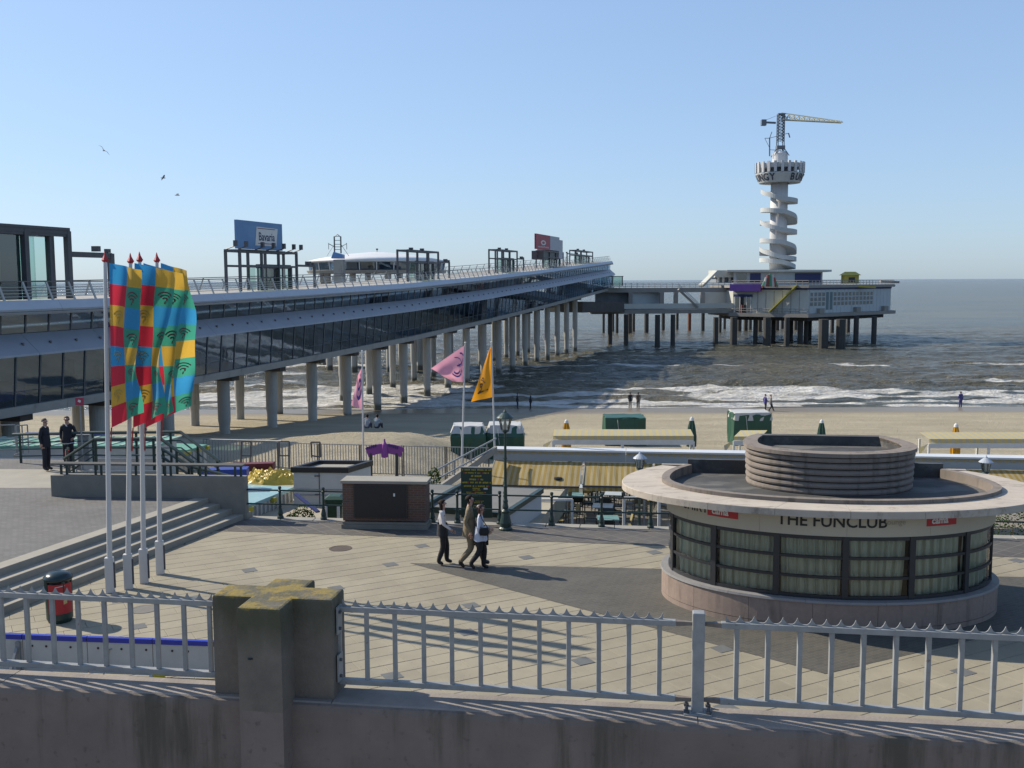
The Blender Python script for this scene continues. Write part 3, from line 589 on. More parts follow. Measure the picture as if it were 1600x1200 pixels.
# ================================================================== THE ROUND KIOSK
KC = Vector((7.08, 22.69, 0))
def kw(u, v, z): return KC + PE1*u + PE2*v + Vector((0, 0, z))
def outline(a, bf, vb, bb, n=96):
    """closed outline, starts at the right back corner, runs over the right side, the front, the left side; chord at the back"""
    tb = math.asin(min(0.999, vb/bb)); out = []
    for i in range(n+1):
        t = -tb+(math.pi+2*tb)*i/n
        b = bf if math.sin(t) >= 0 else bb
        out.append((a*math.cos(t), -b*math.sin(t)))
    return out
def arc_lengths(o):
    L = [0]
    for p, q in zip(o, o[1:]): L.append(L[-1]+math.hypot(q[0]-p[0], q[1]-p[1]))
    return L
def at_len(o, L, s):
    s = min(max(s, 0), L[-1]-1e-6); i = int(np.searchsorted(L, s, side='right'))-1; i = min(i, len(o)-2); f = (s-L[i])/(L[i+1]-L[i])
    return (o[i][0]+(o[i+1][0]-o[i][0])*f, o[i][1]+(o[i+1][1]-o[i][1])*f)
def tang(o, L, s):
    a = at_len(o, L, s-0.02); b = at_len(o, L, s+0.02); d = math.hypot(b[0]-a[0], b[1]-a[1]); return ((b[0]-a[0])/d, (b[1]-a[1])/d)
kio = thing('kiosk', 'low round stone kiosk with wide flat canopy and curtained windows', 'kiosk', KC, PT)
m_stone = surf('pinkish_grey_stone', (0.27, 0.225, 0.19), (0.215, 0.18, 0.155), 3.5, 0.85, 0.003, 60)
m_stone2 = surf('base_pink_granite', (0.35, 0.265, 0.22), (0.285, 0.215, 0.18), 9, 0.7, 0.001, 90)
spots(m_stone, (0.09, 0.075, 0.06), 1.0, 0.50, 0.66, 0.7, (5, 5, 0.5), 6); spots(m_stone2, (0.10, 0.075, 0.06), 1.0, 0.52, 0.70, 0.55, (4, 4, 0.6), 6)
m_sill = surf('grey_sill_stone', (0.30, 0.29, 0.29), (0.24, 0.235, 0.24), 3, 0.6)
m_frame = surf('dark_window_frame', (0.022, 0.024, 0.03), (0.03, 0.032, 0.038), 4, 0.45)
m_memb = surf('roof_membrane', (0.05, 0.05, 0.052), (0.085, 0.083, 0.08), 1.4, 0.8, 0.002, 40, contrast=1.4)
spots(m_memb, (0.13, 0.125, 0.115), 0.9, 0.5, 0.62, 0.8, (0.6, 1.4, 1), 8); spots(m_memb, (0.30, 0.29, 0.27), 14, 0.72, 0.75, 0.8)
def canopy_material():
    m = surf('weathered_canopy', (0.58, 0.51, 0.43), (0.47, 0.41, 0.345), 1.2, 0.88, 0.004, 50); t = m.node_tree; L = t.links.new; b = t.nodes['Principled BSDF']
    g = _n(t, 'ShaderNodeNewGeometry'); n = _n(t, 'ShaderNodeTexNoise'); n.inputs['Scale'].default_value = 1.6; n.inputs['Detail'].default_value = 10; n.inputs['Roughness'].default_value = 0.8; n.inputs['Distortion'].default_value = 0.6
    mp = _n(t, 'ShaderNodeMapping'); mp.inputs['Scale'].default_value = (0.8, 2.2, 1); L(g.outputs['Position'], mp.inputs[0]); L(mp.outputs[0], n.inputs[0])
    r = _n(t, 'ShaderNodeMapRange'); r.inputs[1].default_value = 0.52; r.inputs[2].default_value = 0.66; r.inputs[4].default_value = 0.85; L(n.outputs[0], r.inputs[0])
    old = b.inputs['Base Color'].links[0].from_socket; mx = _n(t, 'ShaderNodeMix', data_type='RGBA'); mx.inputs[7].default_value = (0.16, 0.135, 0.11, 1); L(old, mx.inputs[6]); L(r.outputs[0], mx.inputs[0]); L(mx.outputs[2], b.inputs['Base Color'])
    return m
m_can = canopy_material()
VB = 2.14
# canopy panels between the outer rim and the roof parapet
oC = outline(4.59, 2.654, VB, 3.5); oI = outline(3.62, 2.02, VB-0.35, 3.2); N = len(oC)-1
KZ = 2.59; KT = 0.15
edges = [0, 9, 18, 26, 34, 41, 48, 55, 62, 70, 78, 87, 96]
for a, b_ in zip(edges, edges[1:]):
    m = MB(); rings = []
    for i in range(a, b_+1):
        g0 = 0.004 if i == a else (-0.004 if i == b_ else 0)
        def sh(o, i=i, g0=g0):
            j = min(max(i, 1), N-1); tx, ty = o[j+1][0]-o[j-1][0], o[j+1][1]-o[j-1][1]; d = math.hypot(tx, ty); return (o[i][0]+tx/d*g0, o[i][1]+ty/d*g0)
        e, n_ = sh(oC), sh(oI)
        w = lambda f: (e[0]+(n_[0]-e[0])*f, e[1]+(n_[1]-e[1])*f)
        rings.append([kw(*e, KZ-KT), kw(*e, KZ-0.012), kw(*w(0.015), KZ), kw(*n_, KZ+0.02), kw(*n_, KZ-KT+0.03)])
    m.loft(rings, closed=True, caps=True); m.build('canopy_panel', m_can, kio)
# roof parapet
o1 = outline(3.68, 2.07, VB-0.30, 3.2); o2 = outline(3.50, 1.90, VB-0.42, 3.1)
for a, b_ in ((0, 20), (20, 36), (36, 48), (48, 60), (60, 76), (76, 96)):
    m = MB(); m.loft([[kw(*o1[i], KZ-0.02), kw(*o1[i], KZ+0.10), kw(*o2[i], KZ+0.10), kw(*o2[i], KZ-0.14)] for i in range(a, b_+1)], closed=True, caps=True); m.build('parapet_panel', m_stone, kio)
m = MB(); q = [kw(*o1[0], 0), kw(*o1[-1], 0)]
m.bar(kw(o1[0][0], o1[0][1]+0.06, KZ+0.04), kw(o1[-1][0], o1[-1][1]+0.06, KZ+0.04), 0.12, 0.34); m.build('back_parapet', m_memb, kio)
m = MB(); m.add([kw(*p, KZ-0.11) for p in o2], [tuple(range(len(o2)-1, -1, -1))]); m.build('roof_membrane', m_memb, kio)
m = MB(); m.add([kw(*p, KZ-KT+0.005) for p in oC], [tuple(range(len(oC)))]); m.build('canopy_soffit', surf('cream_soffit', (0.55, 0.5, 0.42), (0.5, 0.45, 0.38), 2, 0.8), kio)
m = MB(); m.bar(kw(oC[0][0], VB+0.05, KZ-0.08), kw(oC[-1][0], VB+0.05, KZ-0.08), 0.1, 0.2); m.build('back_edge', m_can, kio)
# upper drum: five ribbed courses, coping, sunken roof
DU, DV = 0.15, 0.0; dz = KZ-0.11; NB = 6; bh = 0.145
def drum(a, bf, vb=2.15, n=64): return [(x+DU, y+0.72) for x, y in outline(a, bf, vb-0.72, 2.2, n)]
for k in range(NB):
    z0 = dz+k*bh; m = MB(); g = 1.0+0.004*k
    prof = ((0.0, 0.0), (0.05, 0.012), (0.062, 0.05), (0.05, 0.10), (0.0, bh-0.015))
    rg = [[kw(*p, z0+h) for p in drum(1.80*g+d, 1.32*g+d)] for d, h in prof]
    m.loft(rg, closed=True, caps=(k < NB-2)); m.build('drum_course', m_stone, kio, smooth=False)
zt = dz+NB*bh
oa = drum(1.93, 1.46, 2.2); ob = drum(1.60, 1.12, 1.85)
for a, b_ in ((0, 16), (16, 32), (32, 48), (48, 64)):
    m = MB(); m.loft([[kw(*oa[i], zt-0.012), kw(*oa[i], zt+0.07), kw(*ob[i], zt+0.075), kw(*ob[i], zt-0.02)] for i in range(a, b_+1)], closed=True, caps=True); m.build('drum_coping', m_stone, kio)
m = MB(); m.loft([[kw(*p, zt-0.16) for p in ob], [kw(*p, zt+0.05) for p in ob]], closed=True); m.add([kw(*p, zt-0.15) for p in ob], [tuple(range(len(ob)-1, -1, -1))]); m.build('drum_roof', m_memb, kio)
m = MB(); m.bar(kw(oa[0][0], oa[0][1]-0.12, zt-0.09), kw(oa[-1][0], oa[-1][1]-0.12, zt-0.09), 0.24, 0.3); m.build('drum_back', m_memb, kio)
# base of granite panels, sill
oB = outline(3.66, 2.42, 2.0, 2.9); LB = arc_lengths(oB)
def strip(o, L, s0, s1, z0, z1, thick, nseg=7, gap=0.003, lean=0):
    rings = []
    for i in range(nseg+1):
        s = s0+gap+(s1-s0-2*gap)*i/nseg; p = at_len(o, L, s); t = tang(o, L, s); nx_, ny_ = -t[1], t[0]      # inward normal
        if nx_*p[0]+ny_*p[1] > 0: nx_, ny_ = -nx_, -ny_
        rings.append([kw(*p, z0), kw(p[0]+nx_*lean, p[1]+ny_*lean, z1), kw(p[0]+nx_*thick, p[1]+ny_*thick, z1), kw(p[0]+nx_*thick, p[1]+ny_*thick, z0)])
    return rings
nb = 11; ds = LB[-1]/nb
for k in range(nb):
    MB().loft(strip(oB, LB, k*ds, (k+1)*ds, 0.12, 0.60, 0.2), closed=True, caps=True).build('base_panel', m_stone2, kio)
    MB().loft(strip(oB, LB, k*ds, (k+1)*ds, -0.02, 0.108, 0.19), closed=True, caps=True).build('plinth_stone', m_stone2, kio)
oS = outline(3.69, 2.45, 2.02, 2.9); LS = arc_lengths(oS); ds = LS[-1]/9
for k in range(9):
    MB().loft(strip(oS, LS, k*ds, (k+1)*ds, 0.605, 0.655, 0.30, lean=0.01), closed=True, caps=True).build('sill_stone', m_sill, kio)
# window wall
oW = outline(3.48, 2.24, 1.9, 2.75, 160); LW = arc_lengths(oW); tot = LW[-1]; bay = 1.365
ZW0, ZW1 = 0.66, 1.98
mid = tot/2; ms = [mid+k*bay for k in range(-20, 21) if 0.12 < mid+k*bay < tot-0.12]; ms = [0.06]+ms+[tot-0.06]
m_kglass = glass('kiosk_glass', (0.93, 0.96, 0.93), 0.0, 0.01, 0.8)
m_curt = surf('cream_curtain', (0.80, 0.80, 0.64), (0.62, 0.64, 0.52), 6, 0.9, stretch=(1, 1, 0.15), trans=0.1)
for s in ms:
    p = at_len(oW, LW, s); t = tang(oW, LW, s); an = math.atan2(t[1], t[0])+PT
    MB().box(kw(*p, (ZW0+ZW1)/2), (0.125, 0.09, ZW1-ZW0), an).build('mullion', m_frame, kio)
zr = [ZW0+0.035, ZW0+0.445, ZW0+0.86, ZW1-0.04]; th_ = [0.07, 0.055, 0.055, 0.09]
for k in range(len(ms)-1):
    a, b_ = ms[k]+0.0645, ms[k+1]-0.0645
    if b_-a < 0.1: continue
    for z, h in zip(zr, th_):
        rg = []
        for i in range(9):
            s = a+(b_-a)*i/8; p = at_len(oW, LW, s); t = tang(oW, LW, s); n_ = (-t[1]*0.03, t[0]*0.03)
            rg.append([kw(p[0]-n_[0], p[1]-n_[1], z-h/2), kw(p[0]-n_[0], p[1]-n_[1], z+h/2), kw(p[0]+n_[0], p[1]+n_[1], z+h/2), kw(p[0]+n_[0], p[1]+n_[1], z-h/2)])
        MB().loft(rg, closed=True, caps=True).build('transom', m_frame, kio)
    for j in range(3):
        z0, z1 = zr[j]+th_[j]/2, zr[j+1]-th_[j+1]/2
        MB().loft([[kw(*at_len(oW, LW, a+(b_-a)*i/8), z0), kw(*at_len(oW, LW, a+(b_-a)*i/8), z1)] for i in range(9)], closed=False).build('pane', m_kglass, kio)
    # pleated curtain behind the bay
    n = 70; rnd = random.Random(k*13+5); ph = [rnd.uniform(0, 6.28) for _ in range(6)]; gat = rnd.choice((0.0, 0.0, 0.25, 0.12)); rg = []
    for j, z in enumerate(np.linspace(ZW0+0.02, ZW1-0.02, 6)):
        row = []
        for i in range(n+1):
            f = i/n; w_ = (j/5.0); ff = 0.5+(f-0.5)*(1-gat*(1-w_))
            s = a+(b_-a)*ff; p = at_len(oW, LW, s); t = tang(oW, LW, s); nx_, ny_ = -t[1], t[0]
            if nx_*p[0]+ny_*p[1] > 0: nx_, ny_ = -nx_, -ny_
            d = 0.14+0.034*math.sin(f*70+ph[0]+0.9*math.sin(w_*3+ph[1]))+0.03*math.sin(f*31+ph[2]+1.5*w_*math.sin(ph[4]))+0.012*math.sin(f*113+ph[3])
            row.append(kw(p[0]+nx_*d, p[1]+ny_*d, z))
        rg.append(row)
    MB().loft(rg, closed=False).build('curtain', m_curt, kio, smooth=True)
m = MB(); oi = outline(3.0, 1.75, 1.5, 2.4, 48); m.loft([[kw(*p, 0.02) for p in oi], [kw(*p, 2.4) for p in oi]], closed=True, caps=True); m.build('inner_wall', surf('dim_interior', (0.10, 0.10, 0.09), (0.07, 0.07, 0.065), 2, 0.9), kio)
m = MB(); m.bar(kw(oW[0][0], 1.9, 1.2), kw(oW[-1][0], 1.9, 1.2), 0.2, 2.4); m.build('back_wall', m_stone, kio)
# sign band under the canopy
oF = outline(3.56, 2.32, 1.95, 2.8, 160); LF = arc_lengths(oF); m_band = surf('cream_sign_band', (0.56, 0.50, 0.38), (0.50, 0.44, 0.34), 1.2, 0.7)
for k in range(8):
    d = LF[-1]/8; MB().loft(strip(oF, LF, k*d, (k+1)*d, ZW1+0.005, KZ-KT, 0.12, 12, 0.002), closed=True, caps=True).build('sign_band', m_band, kio)
def wrap_text(name, txt, s_mid, z_mid, size, mat, off=0.006, bold=0.0, sx=1.0, parent=kio, flip=True):
    vs, fs = text_shape(txt, size, bold); out = []
    for x, y, _ in vs:
        s = s_mid+x*sx*(1 if True else -1); p = at_len(oF, LF, s); t = tang(oF, LF, s); nx_, ny_ = t[1], -t[0]
        if nx_*p[0]+ny_*p[1] < 0: nx_, ny_ = -nx_, -ny_
        out.append(kw(p[0]+nx_*off, p[1]+ny_*off, z_mid+y))
    return MB().add(out, fs).build(name, mat, parent)
# outline runs right -> front -> left, so lettering runs with decreasing arc length
def wt(name, txt, px, z, size, mat, bold=0.0, off=0.006, sx=1.0):
    g = PLNK(px, z); best = min(range(0, 800), key=lambda i: (lambda q: abs(kproj(q[0], q[1], z)-px))(at_len(oF, LF, LF[-1]*i/800)))
    s = LF[-1]*best/800; vs, fs = text_shape(txt, size, bold); out = []
    for x, y, _ in vs:
        p = at_len(oF, LF, s-x*sx); t = tang(oF, LF, s-x*sx); nx_, ny_ = t[1], -t[0]
        if nx_*p[0]+ny_*p[1] < 0: nx_, ny_ = -nx_, -ny_
        out.append(kw(p[0]+nx_*off, p[1]+ny_*off, z+y))
    return MB().add(out, fs).build(name, mat, kio)
def PLNK(px, z): return None
def kproj(u, v, z):
    p = kw(u, v, z); d = np.array([p.x, p.y, p.z-CH]); f = d@_fw
    if v > 0.9: return 9e9
    return 800+F*(d@_rt)/f
m_ink = surf('black_lettering', (0.015, 0.014, 0.014), None, 3, 0.6); m_signred = surf('sign_red', (0.50, 0.015, 0.02), (0.44, 0.015, 0.02), 3, 0.5)
ZT = 2.285
wt('lettering', 'THE FUNCLUB', 1300, ZT+0.0, 0.335, m_ink, 0.006)
wt('lettering', 'T-SHIRTS', 1083, ZT+0.02, 0.27, m_ink, 0.004)
wt('lettering', 'T-SHIRTS', 1527, ZT+0.02, 0.27, m_ink, 0.004)
wt('small_lettering', 'lounge', 1400, ZT+0.01, 0.16, surf('faded_lettering', (0.36, 0.31, 0.24), None, 3, 0.7), 0.0)
for px in (1129, 1472):
    best = min(range(800), key=lambda i: abs(kproj(*at_len(oF, LF, LF[-1]*i/800), ZT)-px)); s = LF[-1]*best/800
    rg = strip(oF, LF, s-0.36, s+0.36, ZT-0.10, ZT+0.12, 0.02, 8)
    rg = [[q+(q-KC-Vector((0, 0, q.z))).normalized()*0.008 for q in r] for r in rg]
    MB().loft(rg, closed=True, caps=True).build('red_sign', m_signred, kio)
    wt('sign_lettering', 'cama', px-4, ZT+0.01, 0.19, m_white, 0.006, 0.016)
    wt('sign_mark', "'", px+28, ZT+0.02, 0.3, m_white, 0.006, 0.016)
# ================================================================== THE PIER
PY0 = 56.0; PX0 = -0.5*PY0                                       # where the near face crosses the left picture edge
PO = Vector((PX0, PY0, 0))
def rise(Y): return float(np.interp(Y, [40, 64, 73, 90, 114, 141, 168, 196, 240], [0, 0, 0.08, 0.3, 0.75, 1.6, 2.6, 3.75, 5.6]))
PB0 = -0.25                                                       # underside of the edge beam at the left picture edge
def pp(s, u, h):
    """s metres out along the pier, u metres towards the camera side of the near face, h above the edge-beam bottom"""
    q = PO + PD*s + PN*u; Yr = (PO+PD*s).y
    return Vector((q.x, q.y, PB0+rise(Yr)+h))
S0, S1 = -22.0, (233-PY0)/PD.y
pier = thing('pier_building', 'long two-storey glazed pier building on concrete columns reaching into the sea', 'pier', pp(0, -5, -6.4), -PIER_AZ)
m_fas = surf('pale_blue_grey_cladding', (0.50, 0.54, 0.60), (0.44, 0.48, 0.54), 0.6, 0.45, stretch=(1, 1, 3))
m_beam = surf('pier_beam_concrete', (0.42, 0.40, 0.36), (0.34, 0.325, 0.3), 0.8, 0.85, stretch=(1, 1, 2))
m_led = surf('ledge_sheet_metal', (0.36, 0.38, 0.42), (0.30, 0.32, 0.36), 0.5, 0.45, metal=0.3)
m_col = surf('column_concrete', (0.50, 0.48, 0.43), (0.40, 0.38, 0.34), 0.7, 0.85, 0.01, 8, stretch=(1, 1, 0.4))
tide_mark(m_col, (0.045, 0.043, 0.028), -6.2, -5.7); spots(m_col, (0.16, 0.145, 0.12), 1.0, 0.55, 0.72, 0.6, (1.5, 1.5, 0.25), 6); spots(m_fas, (0.22, 0.22, 0.22), 1.0, 0.58, 0.75, 0.45, (1.2, 1.2, 0.4), 6); spots(m_beam, (0.10, 0.09, 0.075), 1.0, 0.55, 0.72, 0.6, (0.8, 0.8, 0.6), 6)
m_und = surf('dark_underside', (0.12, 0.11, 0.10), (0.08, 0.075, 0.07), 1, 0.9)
m_pgl = glass('pier_glass', (0.44, 0.55, 0.66), 0.15, 0.03, (0.55, 0.72, 0.95), 0.012)
m_mul = surf('grey_mullion', (0.09, 0.10, 0.115), (0.12, 0.13, 0.14), 2, 0.5)
m_int = surf('pier_interior', (0.30, 0.34, 0.38), (0.16, 0.19, 0.22), 0.4, 0.9)
def along(sec, s0, s1, step, closed=True):
    n = max(1, int(round((s1-s0)/step))); return [[pp(s0+(s1-s0)*i/n, u, h) for u, h in sec] for i in range(n+1)]
SL = 9.0      # metres per cladding piece
H0, H1, H2, H3, H4 = 0.58, 3.36, 4.52, 5.62, 6.42
SB1 = S1-32   # the lower storey stops short of the head
def pieces(name, sec, mat, s0, s1, L=SL, gap=0.012):
    n = int(round((s1-s0)/L)); L = (s1-s0)/n
    for k in range(n): MB().loft(along(sec, s0+k*L+gap, s0+(k+1)*L-gap, 3), closed=True, caps=True).build(name, mat, pier)
pieces('edge_beam', [(0.12, 0), (0.18, 0.52), (-0.35, 0.56), (-0.35, 0.05)], m_beam, S0, S1)
pieces('ledge_panel', [(0.62, H1-0.02), (0.60, H1+0.10), (-0.62, H2+0.02), (-0.66, H2-0.10), (0.4, H1-0.02)], m_led, S0, S1, 6.0)
pieces('deck_fascia', [(0.10, H3), (0.16, H3+0.10), (-0.02, H3+0.18), (-0.6, H3+0.18), (-0.6, H3)], surf('fascia_lower_trim', (0.45, 0.44, 0.42), (0.40, 0.39, 0.37), 1, 0.6), S0, S1)
pieces('deck_edge_panel', [(0.06, H3+0.185), (0.12, H3+0.30), (-0.20, H4), (-0.55, H4), (-0.55, H3+0.185)], m_fas, S0, S1)
# far-side face, floors, soffit
WD = 10.5
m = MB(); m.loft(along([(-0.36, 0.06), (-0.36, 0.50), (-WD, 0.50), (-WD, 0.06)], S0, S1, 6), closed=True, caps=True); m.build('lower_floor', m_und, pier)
m = MB(); m.loft(along([(-0.67, H2-0.40), (-0.67, H2-0.12), (-WD, H2-0.12), (-WD, H2-0.40)], S0, S1, 6), closed=True, caps=True); m.build('upper_floor', m_int, pier)
m = MB(); m.loft(along([(-0.62, H3+0.02), (-0.62, H4-0.05), (-WD, H4-0.05), (-WD, H3+0.02)], S0, S1, 6), closed=True, caps=True); m.build('deck_slab', m_beam, pier)
m = MB(); m.loft(along([(-WD*0.55, 0.52), (-WD*0.55, H1-0.6)], S0, S1, 6), closed=False); m.build('lower_inner_wall', m_int, pier)
m = MB(); m.loft(along([(-WD+0.1, H2-0.1), (-WD+0.1, H3+0.02)], S0, S1, 6), closed=False); m.build('far_glazing', m_pgl, pier)
m = MB(); m.loft(along([(-WD+0.1, 0.52), (-WD+0.1, H2-0.4)], S0, S1, 6), closed=False); m.build('far_lower_glazing', m_pgl, pier)
# panes and mullions, bay by bay
BAY = 1.9; nb = int((S1-S0)/BAY); m_blue = surf('blue_panel', (0.02, 0.03, 0.22), None, 2, 0.5)
for k in range(nb):
    s = S0+k*BAY
    if (PO+PD*s).y < 48: continue
    MB().add([pp(s+.04, 0.02, H0-0.02), pp(s+BAY-.04, 0.02, H0-0.02), pp(s+BAY-.04, 0.26, H1), pp(s+.04, 0.26, H1)], [(0, 1, 2, 3)]).build('pane', m_pgl, pier)
    MB().add([pp(s+.04, -0.72, H2-0.02), pp(s+BAY-.04, -0.72, H2-0.02), pp(s+BAY-.04, -0.62, H3+0.02), pp(s+.04, -0.62, H3+0.02)], [(0, 1, 2, 3)]).build('upper_pane', m_pgl, pier)
    m = MB().bar(pp(s, 0.03, H0-0.03), pp(s, 0.28, H1), 0.075, 0.10, up=PD); m.build('mullion', m_mul, pier)
    m = MB().bar(pp(s, -0.71, H2-0.02), pp(s, -0.60, H3+0.02), 0.07, 0.10, up=PD); m.build('upper_mullion', m_mul, pier)
for h, u in ((1.35, 0.10), ):
    m = MB(); P = along([(u, h)], S0, S1, 6); m.path([p[0] for p in P], 0.025, 4); m.build('transom', m_mul, pier)
s = (PLN(20, 600, 0, 0) - PO).dot(PD) if False else 1.2
MB().add([pp(-1.9*2+0.2, 0.0+0.03, 0.95), pp(1.6, 0.03, 0.95), pp(1.6, 0.11, 1.75), pp(-3.6, 0.11, 1.75)], [(0, 1, 2, 3)]).build('blue_panel', m_blue, pier)
# a few things stand behind the lower glass
for k in range(70):
    s = S0+random.uniform(0, S1-S0-35); h_ = random.uniform(0.8, 2.0); d = random.uniform(1.2, 4.5)
    MB().box(pp(s, -d, 0.5+h_/2), (random.uniform(0.4, 1.6), random.uniform(0.3, 0.6), h_), -PIER_AZ+1.57).build('display_stand', surf('stand_%d' % (k % 4), ((0.12, 0.12, 0.10), (0.3, 0.28, 0.22), (0.08, 0.10, 0.09), (0.20, 0.10, 0.08))[k % 4], None, 2, 0.7), pier)
# the railing on the deck: leaning posts, four bars and a handrail
m_rp = surf('railing_stone_grey', (0.50, 0.50, 0.47), (0.44, 0.44, 0.42), 2, 0.6)
rb = int((S1-S0)/BAY)
for side, u in ((1, -0.30), (0, -WD+0.4)):
    for k in range(rb):
        s = S0+k*BAY
        if (PO+PD*s).y < 48: continue
        sg = 1 if side else -1
        if side or k % 2 == 0: MB().bar(pp(s, u+0.02*sg, H4-0.04), pp(s-0.0, u-0.42*sg, H4+1.04), 0.14, 0.06, up=PN).build('railing_post' if side else 'far_railing_post', m_rp, pier)
    m = MB()
    for j in range(4):
        f = 0.2+j*0.17; P = [p[0] for p in along([(u-0.44*f*(1 if side else -1), H4+1.04*f)], S0, S1, 8)]; m.path(P, 0.022, 4)
    m.build('railing_bars', m_rp, pier)
    P = [p[0] for p in along([(u-0.43*(1 if side else -1), H4+1.06)], S0, S1, 8)]; MB().path(P, 0.04, 6).build('handrail', surf('brown_grey_handrail', (0.16, 0.14, 0.13), None, 2, 0.5), pier)
# lamps set on the ledge
lm = None
for k in range(90):
    s = S0+6+k*2.2
    if s > S1-2 or (PO+PD*s).y < 50: continue
    p = pp(s, 0.05, H1+0.62)
    MB().box(p, (0.12, 0.12, 0.16), -PIER_AZ).build('ledge_light', m_steel, pier)
# columns in two rows with cross-heads
s_ref = None
best = 1e9
for i in range(4000):
    s = i*0.02
    q = pp(s, -1.6, 0); d = np.array([q.x, q.y, q.z-CH]); px = 800+F*(d@_rt)/(d@_fw)
    if abs(px-423) < best: best = abs(px-423); s_ref = s
BENT = 7.5; k0 = -int((s_ref-S0)/BENT); ncol = 0
for k in range(k0, 40):
    s = s_ref+k*BENT
    if s > S1-26: break
    if (PO+PD*s).y < 50: continue
    for u, r, sh in ((-1.6, 0.49, 2.2), (-WD+1.3, 0.45, 2.6)):
        q = pp(s, u, 0); zt = q.z+0.0; zb = SEA-1.6
        sh = zb+4.4 if zt-zb > 7 else zb+3.6
        m = MB(); m.lathe([(r*0.86, zb-zt), (r*0.86, sh-zt-0.25), (r, sh-zt+0.25), (r, 0.05)], 18, c=(q.x, q.y, zt)); m.build('column', m_col, pier, smooth=False)
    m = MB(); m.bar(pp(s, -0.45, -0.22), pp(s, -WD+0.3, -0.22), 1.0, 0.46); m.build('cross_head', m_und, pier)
# the head of the pier: glazed end, sloping soffit down to the lower landing
e = S1
m = MB(); sec = [(-0.7, 0.5), (0.0, 0.55), (0.45, H1), (-0.6, H2), (-0.5, H3), (-WD+0.1, H3), (-WD+0.1, 0.5)]
P = [pp(e-0.02, u, h) for u, h in sec]; m.add(P, [tuple(range(len(P)))]); m.build('end_glazing', m_pgl, pier)
